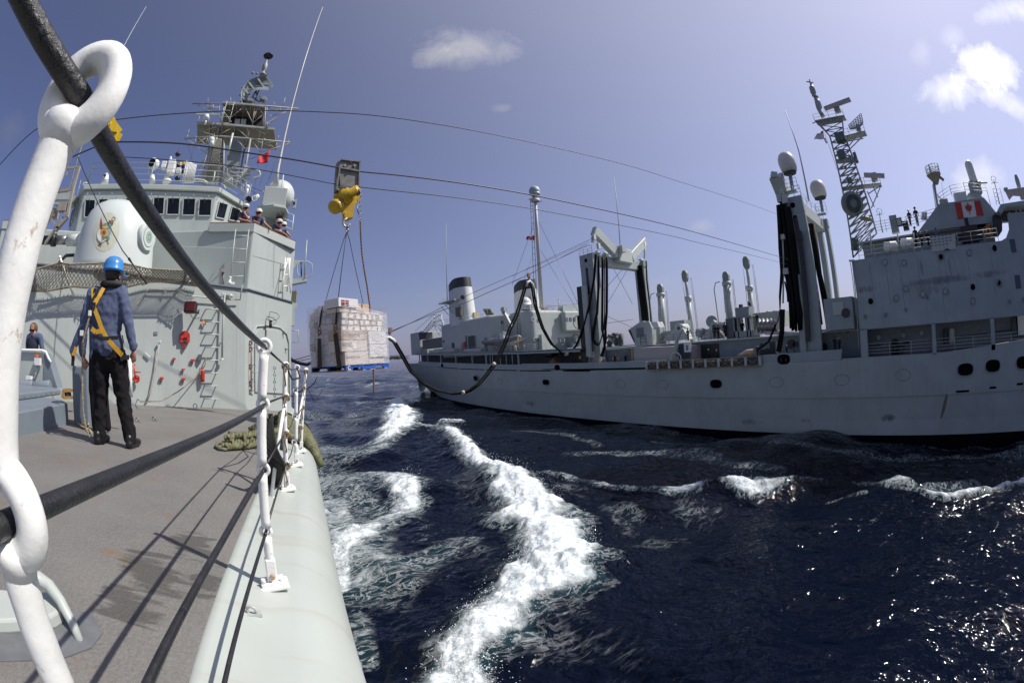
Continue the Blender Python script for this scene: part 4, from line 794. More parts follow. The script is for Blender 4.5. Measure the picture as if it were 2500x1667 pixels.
for k,(x,y,lb)in enumerate(((1268,88,'black signal ball highest on the flag hoist beside the director'),(1268,200,'black signal ball at the bridge roof beside the director'),(1300,-2,'dark shape signal hoisted highest near the mast'))):
 mb=MB()
 if k==2:x,y=1272,-10
 mb.ball(cr(x-10,y,15.2),.10,14,8);mb.cyl(cr(x-10,y,15.2)+V(0,0,-.02),cr(x-10,y,15.2)+V(0,0,.02),.115,n=14);mb.cyl(cr(x-10,y,15.2),cr(x,y-60,15.2),.006,n=4)
 solo('signal_ball',mb,BLKP,lb,'signal shape',OWN,'black signal balls')
def flag(name,quadf,cols,label,cat='flag',nx=12,ny=8,wav=.06,frame=OWN,stripes=None):
 mb=MB();P=[V(*q)for q in quadf];n=np.cross(P[1]-P[0],P[3]-P[0]);n/=np.linalg.norm(n)
 vs=[];
 for j in range(ny+1):
  for i in range(nx+1):
   s,u=i/nx,j/ny;p=P[0]*(1-s)*(1-u)+P[1]*s*(1-u)+P[2]*s*u+P[3]*(1-s)*u
   vs.append(p+n*wav*sin(s*7+u*2.5)*(.3+s))
 fs=[(j*(nx+1)+i,j*(nx+1)+i+1,(j+1)*(nx+1)+i+1,(j+1)*(nx+1)+i)for j in range(ny)for i in range(nx)]
 mb.add(vs,fs,0,True)
 for k in range(len(fs)):
  i,j=k%nx,k//nx;mb.m[k]=stripes(i/nx,j/ny)if stripes else 0
 o=solo(name,mb,cols,label,cat,frame);s=o.modifiers.new('thickness','SOLIDIFY');s.thickness=.006;return o
RF=mat('red_bunting',(.50,.015,.02),.7,var=.15,scale=5)
flag('red_flag',[cm(1235,715,16.5),cm(1075,800,16.5),cm(1045,900,16.5),cm(1195,880,16.5)],[RF],'small red flag flying right of the lattice mast',wav=.05)
mb=MB();mb.cyl(cm(1238,712,16.5),cm(1380,655,17.5),.006,n=3);mb.cyl(cm(1190,885,16.5),cm(1080,1200,16.5),.005,n=3);solo('flag_halyard',mb,WIRE,'thin halyard running down from the red flag','rope',OWN)
BLF=mat('blue_bunting',(.015,.025,.15),.7);YLF=mat('yellow_bunting',(.6,.45,.04),.7);WHF=mat('white_bunting',(.6,.6,.6),.7)
flag('signal_flag',[cr(1330,45,15.0),cr(1285,60,15.0),cr(1262,160,15.0),cr(1310,175,15.0)],[YLF,BLF],'blue and yellow signal flag beside the director',wav=.03,stripes=lambda s,u:0 if(u<.25 or u>.78)else 1)
mb=MB();P=[cr(1300,235,14.7),cr(1395,235,14.7),cr(1425,80,14.7),cr(1340,45,14.7)];mb.prism(P,(0,.05,0))
for k in range(9):f=k/8;a=P[0]+(P[1]-P[0])*f-V(0,.02,0);b=P[3]+(P[2]-P[3])*f-V(0,.02,0);mb.cyl(a,b,.014,n=4)
solo('finned_screen',mb,WHITEC,'white ribbed panel on the bridge roof left of the mast foot','panel',OWN)
mb=MB();mb.tube([cm(*p,15)for p in((80,1160),(130,1125),(230,1112),(320,1125),(380,1165))],.045,8);mb.tube([cm(*p,15)for p in((440,1165),(460,1090),(475,1005))],.03,6);solo('pipe_arc',mb,GUNW,'bowed white handrail along the edge of the bridge roof','rail',OWN)
mb=MB();mb.tube([cr(435,300,14.1),cr(445,235,14.1),cr(475,240,14.1)],.025,6);mb.tube([cm(560,1170,14.2),cm(600,1190,14.0),cm(620,1240,13.9)],.016,6);solo('roof_edge_hook',mb,WHITEC,'bent white pipe at the port end of the bridge roof','pipe',OWN)
mb=MB();c=cm(1050,1350,14.5);mb.ball(c,.1,12,8);mb.ring(cm(1015,1370,14.4),(0,1,0),.09,.02,14,5);mb.cyl(cm(1125,1400,14.2),cm(1140,1270,14.2),.03,n=6);mb.cyl(cm(905,1330,15),cm(920,1215,15),.06,n=8);mb.ball(cm(920,1215,15),.09,10,6);solo('wing_fittings',mb,WHITEC,'cluster of small white fittings on the wing roof between mast and radome','fitting',OWN)
mb=MB()
for a,b,r in(((110,640),(250,1150),.006),((190,640),(140,860),.005),((1290,880),(1220,1110),.006),((1040,1080),(1000,1340),.006),((1330,860),(1180,1180),.005),((930,1200),(1140,1280),.010),((800,1180),(1090,1330),.010),((940,835),(1080,790),.012)):seg(mb,a,b,15.8,None,r,3)
solo('mast_stays',mb,WIRE,'thin wires and stays beside the lattice mast','wires',OWN)
# kingpost at the port side carrying the jackstay, partly behind the near post
t=thing('kingpost','weathered kingpost truss with braces seen left of the gun behind the near white post','mast',oy(150,640,10.3),OWN)
cv=lambda x,y,yy=10.3:oy(60+x/4.9,380+y/4.9,yy)
mb=MB();mb.bar(cv(655,130),cv(580,400),.10,.08);mb.bar(cv(580,400),cv(510,740),.11,.08);mb.bar(cv(510,740),cv(370,900),.10,.08);mb.bar(cv(545,0),cv(500,240),.03,.03)
part('strut',mb,mat('weathered_truss',(.30,.27,.23),.6,var=.25,rust=.35,scale=3),t)
mb=MB();mb.bar(cv(655,135),cv(430,165),.05);mb.bar(cv(590,400),cv(330,440),.08);mb.bar(cv(400,610),cv(515,715),.14,.06);mb.bar(cv(320,760),cv(410,880),.1,.06);mb.bar(cv(240,1060),cv(470,740),.07);mb.bar(cv(330,640),cv(180,1000),.16,.1);mb.bar(cv(400,620),cv(430,590),.08);mb.box(cv(460,620),(.28,.2,.22));mb.box(cv(340,700,10.6),(.3,.3,.2));part('brace',mb,_M['weathered_truss'],t)
mb=MB();mb.cyl(cv(400,440,14.5),cv(600,440,14.5),.02,n=5);mb.prism([cv(400,430,14.6),cv(560,420,14.6),cv(620,500,14.6),cv(560,570,14.6),cv(350,580,14.6)],(0,.5,0));solo('port_pedestal',mb,GREY,'grey antenna pedestal on the port bridge wing behind the kingpost','pedestal',OWN)
mb=MB();mb.cyl(cv(640,20,10.0),cv(1175,1140,8.2),.012,n=5);p=oy(*c3(835,895),8.0);q=oy(*c3(990,1110),7.9)
mb.cyl(cv(1175,1140,8.2),p,.012,n=5);mb.tube([p,p+(q-p)*.2,q],[.03,.016,.02],6);solo('stay_wire',mb,WIRE,'dark stay wire slanting down across the gun turret to the net edge','wire',OWN)
mb=MB();mb.ladder(cv(290,1310,12.3),cv(330,1060,12.3),V(1,0,0),.3,.28,.016);solo('port_ladder',mb,GUNW,'short vertical ladder left of the gun barrel under the kingpost','ladder',OWN)
# guardrail stanchions and guard wires
def stanchion(base,top,rings,r,label,RR=.0235,rr=.0092,plate=True,brace=None,thick=1.0,hooks=()):
 t=thing('stanchion',label,'stanchion',base,OWN,'white guardrail stanchions')
 base,top=V(*base),V(*top);d=(top-base)/np.linalg.norm(top-base)
 cuts=sorted([float((V(*c)-base)@d)for c in rings]);L=float(np.linalg.norm(top-base))
 pts=[base+d*s for s in np.linspace(0,L,26)]
 cut=[(c-RR*.95,c+RR*.95)for i,c in enumerate(cuts[::-1])if i not in hooks];cut=sorted(cut);s0=0.0
 for c0,c1 in cut+[(L,L)]:
  c0=min(c0,L)
  if c0-s0>.01:mb=MB();mb.tube([base+d*q for q in np.linspace(s0,c0,9)],[r*(1+.02*sin(17*k))for k in range(9)],20);part('post',mb,WHITE,t)
  s0=c1
 for i,c in enumerate(rings):
  mb=MB();k_=1.15 if i==0 else 1;mb.ring(c,(.12,1,0),RR*k_,rr*k_,28,12)
  if i in hooks:mb.ball(c,RR*1.2,14,10)
  part('eye',mb,WHITE,t)
 if plate:
  mb=MB();mb.box(base+V(0,0,.012),(.115,.085,.022),0,Matrix.Rotation(radians(-6),3,'Y'));mb.box(base+V(0,0,-.006),(.15,.11,.02),0,Matrix.Rotation(radians(-6),3,'Y'));o=part('base_plate',mb,WHITE,t);bevel(o,.006,2)
  mb=MB();mb.bar(base,base+d*.13,r*2.3,r*2.3);o=part('socket',mb,WHITE,t);bevel(o,.006,2)
  for sx in(-1,1):
   mb=MB();mb.cyl(base+V(sx*.043,-.028,.02),base+V(sx*.043,-.028,.04),.011,n=6);part('bolt',mb,WHITE,t)
  mb=MB();q=base+d*.05+V(0,-r*1.3,0);mb.cyl(q,q+V(0,-.015,0),.012,n=8);part('bolt',mb,mat('rusty_bolt',(.45,.30,.2),.7,rust=.5,scale=20),t)
 if brace is not None:
  mb=MB();mb.tube([brace[0],brace[1]],.016,10);mb.cyl(V(*brace[0])+V(0,0,-.02),V(*brace[0]),.03,n=10);part('brace',mb,WHITE,t)
 return t
def gz(x,y):return zr(y)+np.interp(xr(y)-x,[q[0]for q in prof_g[::-1]],[q[1]for q in prof_g[::-1]])
prof_g=[(.235,.055),(.19,.060),(.1,.032),(0,0),(-.1,-.012),(-.18,-.04),(-.25,-.09)]
Y2,Y3,Y4,Y5=1.877,3.72,4.85,5.9
R2=[oy(645,846,Y2),oy(642,987,Y2),oy(643,1146,Y2),oy(649,1297,Y2)]
b2=oy(667,1425,Y2-.01);b2[2]=gz(b2[0],Y2)+.02
stanchion(b2,R2[0]-V(0,0,.035),R2,.0215,'tall white stanchion standing clear on the gunwale, nearest whole one, four round eyes')
R3=[oy(697,893,Y3),oy(697,966,Y3),oy(697,1055,Y3),oy(698,1132,Y3)]
b3=oy(703,1205,Y3);b3[2]=gz(b3[0],Y3)+.02
stanchion(b3,R3[0]+V(0,0,.02),R3,.021,'white stanchion with rope lashings and a slanting brace, second along the gunwale',hooks=(0,1,2,3),brace=(odeck(663,1213),oy(697,975,Y3-.02)))
R4=[oy(725,898,Y4),oy(721,953,Y4),oy(719,1016,Y4),oy(718,1079,Y4)]
b4=oy(725,1140,Y4);b4[2]=gz(b4[0],Y4)+.02
stanchion(b4,R4[0]-V(0,0,.03),R4,.021,'white stanchion with four open eyes, third along the gunwale')
R5=[oy(747,904,Y5),oy(742,946,Y5),oy(738,993,Y5),oy(733,1040,Y5)]
b5=oy(734,1086,Y5);b5[2]=gz(b5[0],Y5)+.02
stanchion(b5,R5[0]+V(0,0,.02),R5,.021,'farthest white stanchion, ball topped, with rusty lashings beside the green fender',hooks=(0,1,2,3),brace=(oy(722,1060,Y5-.3),oy(741,960,Y5-.02)))
def near(px,py,y=.30):return oy(px,py,y)
cen=near(4,868);dn=V(.13366,0,.99103)
def onp(px,py):r=ML@ray(px,py);p=r*(.30/r[1]);return cen+dn*((p-cen)@dn)
ntop=onp(156,224);nbase=cen+dn*((-.98-cen[2])/dn[2])
NR=[ntop,onp(-4,1240),None,None]
sp=(NR[0]-NR[1])@dn;NR[2]=NR[1]-dn*sp*.95;NR[3]=NR[2]-dn*sp
t=thing('stanchion','huge thickly painted white stanchion up close at the left edge, its eye gripping the wire','stanchion',nbase,OWN,'white guardrail stanchions')
s0=0.0
for c in sorted(float((q_-nbase)@dn)for q_ in NR):
 mb=MB();ss=np.linspace(s0,c-.024,24);mb.tube([nbase+dn*s for s in ss],[.0197*(1+.015*sin(s*61)+.01*sin(s*133))for s in ss],32);part('post',mb,WHITE,t);s0=c+.024
wdir=(R2[0]-NR[0])/np.linalg.norm(R2[0]-NR[0])
for i in range(4):
 mb=MB();axd=V(.10,1,0)if i else V(.02,1,.0);mb.ring(NR[i],axd,.0312,.0160,40,18,sq=1.15 if i==0 else 1.05)
 mb.lathe([(.0205,-.05),(.023,-.035),(.024,-.026),(.016,-.020)],NR[i],dn,24)
 part('eye',mb,WHITE,t)
for nm,k in(('guard_wire',0),('guard_wire',1),('guard_wire',2),('guard_wire',3)):
 lab=['thick black top guard wire crossing in front of the gun and bridge','thick black second guard wire crossing the deck below the man in the blue helmet','black third guard wire running down over the deck shadows','black lowest guard wire over the pale gunwale'][k]
 r=[.0108,.0108,.0088,.0072][k]
 t=thing(nm,lab,'wire',R2[k],OWN,'guard wires')
 a=onp(148,234)if k==0 else NR[k];b=R2[k];d=(b-a);off=V(0,0,-.0001)if k==0 else V(0,0,-.014)if k<2 else V(0,0,-.008)
 mb=MB();E_=oy(58,4,.21);pts=([E_+(E_-a)*7,E_]if k==0 else[a-d*.9])+[a+off*.6+d*f-V(0,0,.012*sin(pi*f))for f in np.linspace(0,.985,24)]
 mb.tube(pts,r,20);part('sleeve',mb,BLACKW,t)
 mb=MB();mb.tube([b+off*.6-d*.02,b+off*.3,(b*.9+[R3,R3,R3,R3][k][k]*.1)],[.009,.007,.006],10);e=[R3[k],R3[k],R3[k],R3[k]][0]
 mb.tube([b*.9+e*.1,e],.0065,8)
 mb.tube([e,(e+R4[k])/2-V(0,0,.03),R4[k]],.0055,8);mb.tube([R4[k],(R4[k]+R5[k])/2-V(0,0,.03),R5[k]],.0055,8);part('wire',mb,WIRE,t)
for j,(RR_,nm)in enumerate(((R3,'second'),(R5,'farthest'))):
 for i in range(4):
  c=V(*RR_[i]);mb=MB()
  for k in range(5):mb.ring(c+V(random.uniform(-.015,.015),-.05+.012*k,random.uniform(-.02,.0)),(random.uniform(-.4,.4),1,random.uniform(-.4,.4)),.022,.006,12,5)
  mb.tube([c+V(-.01,-.06,0),c+V(-.02,-.08,-.05),c+V(-.01,-.05,-.10),c+V(0,-.02,-.16)],.006,5)
  solo('rope_lashing',mb,ROPE,['frayed lashing at the top of the %s stanchion','frayed lashing at the upper middle eye of the %s stanchion','frayed lashing at the lower middle eye of the %s stanchion','frayed lashing at the lowest eye of the %s stanchion'][i]%(nm if nm=='farthest' else 'braced'),'lashing',OWN,'rope lashings on the stanchions')
mb=MB();c=R3[0]+V(-.10,-.05,-.02)
for k in range(9):mb.ring(c+V(0,0,-.028*k),(1,0,0)if k%2 else(0,1,0),.010,.003,10,4)
solo('hanging_chain',mb,STEEL,'short chain dangling from the top of the braced stanchion','chain',OWN)
mb=MB();mb.tube([R3[0]+V(0,.02,0),R3[0]+V(.1,.4,-.12),R4[0]+V(0,-.3,-.10),R4[0]],.009,6);mb.tube([R5[0]+V(.02,.1,-.2),R5[0]+V(.15,.2,-.45),R5[0]+V(.25,.1,-.25)],.005,5)
solo('slack_cable',mb,BLACK,'slack black cable drooping between two stanchion tops','cable',OWN)
p=odeck(617,1505);p=oy(617,1500,1.58);p[2]=gz(p[0],1.58)
mb=MB();mb.ring(p+V(0,0,.018),(.3,1,0),.02,.006,20,8);mb.box(p,(.075,.035,.014),0,Matrix.Rotation(radians(12),3,'Z'));o=solo('pad_eye',mb,GUNW,'small ring pad-eye painted over on the gunwale','pad-eye',OWN)
# rope fenders
OLIVE=mat('weedy_green_rope',(.15,.15,.08),.95,var=.5,scale=14,bump=.8,bscale=60);OLIVD=mat('dark_green_rope',(.04,.045,.022),.95,var=.5,scale=14,bump=.8,bscale=60)
t=thing('rope_mat_fender','heap of plaited weedy green rope lying on the deck at the stanchion feet','rope fender',odeck(600,1100),OWN)
def braid(mb,path,R,r,tw=9,strands=3,n=7):
 P=[V(*p)for p in path];Q=[]
 for i in range(len(P)-1):
  for k in range(10):Q.append(P[i]+(P[i+1]-P[i])*k/10)
 Q.append(P[-1])
 for s in range(strands):
  pts=[]
  for i,q in enumerate(Q):
   a=2*pi*(s/strands)+i*tw/10.;d=Q[min(i+1,len(Q)-1)]-Q[max(i-1,0)];d/=np.linalg.norm(d);x=np.cross(d,V(0,0,1));x/=np.linalg.norm(x)+1e-9;y=np.cross(x,d)
   pts.append(q+(x*cos(a)+y*sin(a))*R)
  mb.tube(pts,r,n)
dk=lambda x,y,h=.04:odeck(*c6(x,y))+V(0,0,h)
mb=MB()
for off,h,rr_ in((0,.05,.03),(18,.10,.028),(-20,.05,.028),(4,.14,.024)):
 braid(mb,[dk(620+off,1500,h),dk(700,1475-off,h+.01),dk(800,1465-off,h),dk(900,1450-off,h+.02),dk(1010,1420-off,h),dk(1090,1400-off,h)],rr_,.024,8,3)
for k in range(7):a=dk(650+55*k,1440+random.uniform(-10,60),.1+random.random()*.06);b=dk(680+55*k,1500+random.uniform(-40,10),.06);mb.tube([a,(a+b)/2+V(0,0,.07),b],.024,6)
mb.tube([dk(*p,.025)for p in((640,1470),(590,1440),(540,1450),(525,1480),(560,1500),(620,1505))],.02,8)
part('plait',mb,OLIVE,t)
mb=MB();braid(mb,[dk(830,1380,.1),dk(920,1330,.12),dk(1010,1290,.1),dk(1060,1250,.12)],.03,.026,8,3);braid(mb,[dk(1010,1500,.08),dk(1040,1380,.1),dk(1080,1300,.1),dk(1150,1250,.1)],.03,.024,8,3);mb.tube([dk(*p,.05)for p in((1000,1270),(1040,1225),(1100,1240),(1160,1330),(1100,1500))],.035,8)
part('strand',mb,OLIVD,t)
mb=MB();a=odeck(655,1100);
for k in range(8):mb.tube([oy(660+4*k,1010+12*k,Y3-.4)+V(-.02*k,0,0),oy(668+3*k,1090,Y3-.4)+V(0,0,-.02*k),odeck(640+6*k,1180)],.022,6)
solo('dark_rope_bundle',mb,mat('black_hairy_rope',(.02,.02,.018),.95,var=.5),'dark hairy bundle of rope hanging by the foot of the brace','rope',OWN)
t=thing('rope_pad_fender','shaggy green rope pad hanging over the outer edge beside the farthest stanchion','rope fender',oy(765,1060,6.6),OWN)
rows=[];path=[]
for k in range(16):
 f=k/15;y=6.55+2.1*f;row=[]
 for j in range(22):
  g=j/21;u=.25-.64*g;x=xr(y)-u
  pz=np.interp(u,[q[0]for q in prof_g[::-1]],[q[1]for q in prof_g[::-1]])if u>-.25 else-.09-(abs(u)-.25)*1.5
  hw=.05+.05*sin(pi*g)+.015*random.random()+.20*min(1,f*1.4)*(1-g)**1.5
  row.append(V(x+(.02*random.random()),y+.02*sin(9*g)-.3*max(0,g-.7)*2*(1-f),zr(y)+pz+hw-(.2*max(0,g-.8))))
 rows.append(row)
mb=MB();mb.sheet(rows)
for row in rows[::1]:mb.tube(row,.026,5)
part('pad',mb,OLIVE,t)
mb=MB();mb.tube([r[0]for r in rows],.03,6);mb.tube(rows[-1],.03,6);part('edge_roll',mb,OLIVD,t)
for o_ in[x for x in bpy.data.objects if x.name.startswith('pad')and x.parent==t]:s=o_.modifiers.new('s','SOLIDIFY');s.thickness=.04
# fairlead horn and plate, bottom left
fd=lambda x,y,h=0:odeck(x*.3745,1080+y*.3745)+V(0,0,h)
t=thing('fairlead','pale green curved fairlead horn on a plate behind the near post','fairlead',fd(400,1250),OWN)
mb=MB();mb.tube([fd(250,1130,.10),fd(285,1110,.125),fd(340,1100,.12),fd(400,1130,.11),fd(455,1180,.085),fd(500,1240,.04),fd(520,1290,-.01)],[.03,.03,.029,.027,.024,.020,.017],14);part('horn',mb,GUNW,t)
mb=MB();mb.prism([fd(-300,1240,.0),fd(60,1250),fd(370,1215),fd(420,1180),fd(380,1050),fd(-300,1000)],(0,0,.05));o=part('base',mb,GUNW,t);bevel(o,.01,2)
mb=MB();mb.prism([fd(-300,1420,.002),fd(430,1405,.002),fd(600,1340,.002),fd(670,1250,.002),fd(600,1110,.002),fd(-300,1050,.002)],(0,0,.004));part('pad_plate',mb,mat('pad_plate_grey',(.14,.145,.15),.6,var=.2,scale=9),t)
for x,y,lb in((1340,1165,'tiny ring bolt standing on the deck behind the man'),(1195,1175,'tiny flush deck ring behind the legs of the man')):
 mb=MB();p=odeck(*c5(x,y));mb.ring(p+V(0,0,.03),(.3,1,0),.03,.009,14,6);mb.box(p,(.12,.06,.01));solo('deck_ring',mb,STEEL,lb,'ring bolt',OWN)
mb=MB();p=odeck(*c6(345,1125));mb.ring(p+V(0,0,.05),(0,1,0),.05,.015,14,6);solo('deck_ring',mb,GREYD,'ring bolt at the foot of the deckhouse wall, left of the rung ladder','ring bolt',OWN)
# breakwater with rollers, frame and sheave on the left
bp0,bp1=odeck(40,1068),odeck(168,1036)
Hb=oy(165,984,bp1[1])[2]-bp1[2];ddir=(bp1-bp0);ddir[2]=0;bfar=bp0-ddir*3.2
Zt=bp1[2]+Hb
def ozp(px,py,z):r=ML@ray(px,py);return r*(z/r[2])
u0=ozp(45,978,Zt);u1=ozp(148,964,Zt);H2=oy(148,950,u1[1])[2]-Zt;bk_=max(u0[1],u1[1])+1.2
t=thing('breakwater','blue grey steel coaming stepping up from the deck at left, with bolts along it','coaming',bp1,OWN)
mb=MB();back=V(-.15,1.0,0);mb.prism([V(bfar[0],bfar[1],-1.2),V(bp1[0],bp1[1],-1.2),V(bp1[0]-.35,bp1[1]+.5,-1.2),V(-8.2,bp1[1]+1.9,-1.2),V(-8.2,bfar[1],-1.2)],(0,0,1.2+bp1[2]+Hb));o=part('lower_step',mb,GREYB,t);bevel(o,.015,2)
mb=MB();mb.prism([V(-8,u0[1]-5,Zt+.002),V(u0[0]-.12,u0[1]-5,Zt+.002),V(u0[0],u0[1],Zt+.002),V(u1[0],u1[1],Zt+.002),V(u1[0]-.3,u1[1]+.3,Zt+.002),V(-8,u1[1]+.6,Zt+.002)],(0,0,H2));o=part('upper_step',mb,GREYB,t);bevel(o,.02,2)
for k in range(9):
 mb=MB();f=k/8;p=V(u0[0],u0[1],Zt+H2*.5)*(1-f)+V(u1[0],u1[1],Zt+H2*.5)*f;mb.cyl(p-V(0,.012,0),p+V(0,.01,0),.010,n=6);part('bolt',mb,STEEL,t)
for x0,x1,lb in((60,290,'left roller'),(285,440,'right roller')):
 mb=MB();a=oy(*c5(x0,880),u1[1]+.45);b=oy(*c5(x1,862),u1[1]+.45);mb.tube([a,a+(b-a)*.04,a+(b-a)*.96,b],[.085,.10,.10,.085],18)
 solo('rolled_tarpaulin',mb,GREYB,'blue grey canvas roll on the coaming, %s of the pair'%('left' if x0==60 else 'right'),'roll',OWN,'canvas rolls on the coaming')
t=thing('sheave_block','tan wooden sheave block on the end of the coaming','block',oy(*c5(595,970),u1[1]+.3),OWN);yb=u1[1]+.25
mb=MB();mb.prism([oy(*c5(*p),yb)for p in((530,960),(545,888),(600,882),(660,890),(660,912),(560,918),(560,950),(660,955),(660,975),(560,978))],(0,.16,0));o=part('cheek',mb,mat('tan_block',(.45,.27,.10),.6,var=.15),t)
mb=MB();mb.cyl(oy(*c5(600,935),yb+.02),oy(*c5(600,935),yb+.13),.05,n=14);part('sheave',mb,BLKP,t)
for x,y in((550,900),(630,898),(555,962),(630,962)):
 mb=MB();p=oy(*c5(x,y),yb);mb.cyl(p-V(0,.01,0),p+V(0,.01,0),.008,n=6);part('bolt',mb,STEEL,t)
ga,gb=odeck(*c5(715,1205)),None;gy=ga[1];gt=oy(*c5(705,690),gy)
mb=MB();mb.box(((ga[0]),gy+.1,(gt[2]-1.2)/2),(.27,.24,gt[2]+1.2));o=solo('mooring_post',mb,GREYB,'square blue grey post standing on deck behind the man in the blue helmet','post',OWN);bevel(o,.02,2)
t=thing('gear_panel','white framed panel with orange topped switch gear behind the coaming','panel',oy(*c5(290,830),7.6),OWN);yp=7.6
mb=MB();mb.prism([oy(*c5(*p),yp)for p in((-60,560),(380,560),(400,960),(-60,960))],(0,.05,0));part('plate',mb,GUNW,t)
mb=MB();mb.tube([oy(*c5(*p),yp-.04)for p in((40,548),(200,552),(370,556),(400,570),(420,620),(445,660))],.028,8);part('frame',mb,WHITEC,t)
mb=MB();mb.prism([oy(*c5(*p),yp-.02)for p in((385,575),(420,620),(500,880),(440,885),(380,885))],(0,.3,0));part('gusset',mb,GREYB,t)
mb=MB();mb.box(oy(*c5(330,650),yp-.08),(.14,.1,.12));mb.box(oy(*c5(318,600),yp-.09),(.06,.06,.05),1);mb.tube([oy(*c5(*p),yp-.08)for p in((310,640),(285,680),(320,720),(300,790),(260,800))],.009,5);mb.box(oy(*c5(255,790),yp-.1),(.14,.1,.06));part('switch_gear',mb,[WHITEC,mat('orange_cap',(.7,.15,.04),.5)],t)
mb=MB();lp=lambda x,y,h=.03:odeck(*c5(x,y))+V(0,0,h)
mb.tube([lp(670,1205),lp(720,1230),lp(760,1225),lp(790,1195),lp(740,1205),lp(700,1230),lp(780,1265),lp(800,1290)],.012,6);mb.tube([lp(1130,985),lp(1200,1015),lp(1230,1020),lp(1280,1018),lp(1240,1030)],.012,6)
solo('loose_line',mb,mat('yellow_line',(.5,.38,.18),.8,var=.3,scale=40),'tan line lying in loose loops on the deck around the man','rope',OWN)
mb=MB();mb.tube([lp(1160,980,.1),oy(*c5(1230,1000),9.0),oy(*c5(1380,995),9.6),oy(*c6(60,1060),10.0),oy(*c6(200,980),10.3),PL(*c6(340,870),.1),PL(*c6(400,790),.12)],.012,6)
solo('slack_rope',mb,ROPE,'slack brown rope curving from the deck up to the fire extinguisher','rope',OWN)
mb=MB();mb.cyl(oy(*c5(1140,960),5.6),oy(*c5(1128,620),5.6),.03,n=8);solo('thin_white_post',mb,WHITE,'thin white pipe standing behind the right leg of the man','post',OWN)
# THE SUPPLY SHIP (world frame, its near side on the plane x = 42.5, bow towards -y)
XS=42.5;XC=54.0
aor=thing('supply_ship','big grey naval supply ship steaming alongside, its near side in shade','ship',(XC,30,0))
def A(px,py,x=XS):return wx(px,py,x)
def hullx(y,z):
 s=XS
 if y>70:s+=((y-70)/58)**2.2*6.5
 tuck=np.clip((y-55)/75,0,1)**1.6*np.clip((8.5-z)/8.5,0,1)**1.3*7.5
 if y<-18:s+=((-18-y)/30)**2*10*np.clip(1.15-z/12,.1,1.1)
 return min(s+tuck,XC-.4)
def spot(px,py,a,c,k=1.0):q=A(px,py);return(q[1]-30,q[2],a,c,k)
HULLM=maskmat('supply_hull_paint',(.325,.365,.36),(.10,.12,.135),[spot(2170,1020,1.3,.55),spot(1830,1030,2.4,.5,.8),spot(1965,1027,1.0,.4,.7),spot(1295,985,2.2,.8,.8),spot(2060,1034,1.0,.3,.5)])
KN=lambda y:np.interp(y,[-45,0,9,45,60,88,110,126],[9.5,7.1,7.1,7.15,7.25,8.1,8.7,9.0])
ysh=list(np.arange(-46,60,3.0))+list(np.arange(60,126.1,2.2))+[126.6]
zs=[-1.6,-.5,.12,.13,1.5,2.6,3.6,3.62,4.6,5.6,6.5]
for side in(1,-1):
 mb=MB();rows=[]
 for y in ysh:
  zz=zs+[KN(y)];endf=0 if y<126.3 else 1
  row=[]
  for z in zz:
   x=hullx(y,z)+(.10 if z<3.61 and z>.13 else 0)
   if endf:x=x+(XC-x)*.55
   yy=y if z>2 else(y-(y-100)*.10*(2-z)if y>100 else y)
   row.append(V(x if side==1 else 2*XC-x,yy,z))
  rows.append(row)
 if side==1:rows=rows[::-1]
 mb.sheet(rows,smooth=False)
 n=len(zs)
 for k in range(len(mb.m)):mb.m[k]=1 if(k%n)<2 else 0
 part('hull_side',mb,[HULLM,BOOT],aor)
mb=MB();yb_=126.6;mb.prism([V(hullx(126,9)+(XC-hullx(126,9))*.5,yb_,9),V(XC+3,yb_,9),V(XC+1.5,yb_-.5,0),V(XC-1.5,yb_-.5,0)],(0,.3,0));part('transom',mb,AORP,aor)
mb=MB();mb.sheet([[V(hullx(y,9),y,KN(y)-.02),V(2*XC-hullx(y,9),y,KN(y)-.02)]for y in ysh]);part('main_deck',mb,AORDK,aor)
def plate(mb,pts,x,th,m=0):mb.prism([V(x,p[1],p[2])for p in pts],(th,0,0),m)
def oval(mb,px,py,ry,rz,x=XS,m=0,th=.03,p=2.0):
 c=A(px,py,x);pts=[]
 for k in range(24):
  a=2*pi*k/24;ca,sa=cos(a),sin(a);pts.append(V(x,c[1]+ry*math.copysign(abs(ca)**(2/p),ca),c[2]+rz*math.copysign(abs(sa)**(2/p),sa)))
 plate(mb,pts,x,th,m);return pts
def ringline(mb,pts,r=.03,m=0):mb.tube(pts,r,4,closed=True,m=m)
for px,py,ry,rz in((1161,923,.8,.5),(1333,933,.85,.45),(1748,937,.78,.5),(2357,902,.92,.55),(2424,893,.9,.55),(2498,885,.9,.55)):
 mb=MB();pts=oval(mb,px,py,ry,rz,XS-.035,p=2.6);w=part('hull_opening',mb,BOOT,aor);mb=MB();ringline(mb,[p-V(.03,0,0)for p in pts],.045);part('rim',mb,AORP,w)
for px,py in((1895,933),(2055,927),(2205,915),(1618,938),(1515,937),(1220,930)):
 mb=MB();ringline(mb,oval(MB(),px,py,.82,.5,XS-.01),.022);part('welded_outline',mb,mat('seam_shadow',(.17,.20,.22),.6),aor)
for px,py,ry in((1079,892,.55),(1360,897,.6)):
 mb=MB();oval(mb,px,py,ry,.42,hullx(A(px,py)[1],8)-.06);part('fairlead_opening',mb,BOOT,aor)
for px,py,ry,rz in((2350,955,.75,.09),(2424,946,.4,.09),(2490,937,.4,.09)):
 mb=MB();c=A(px,py);mb.box((XS-.05+.08,c[1],c[2]),(.12,ry*2,rz*2));part('scupper_slot',mb,BOOT,aor)
mb0=None
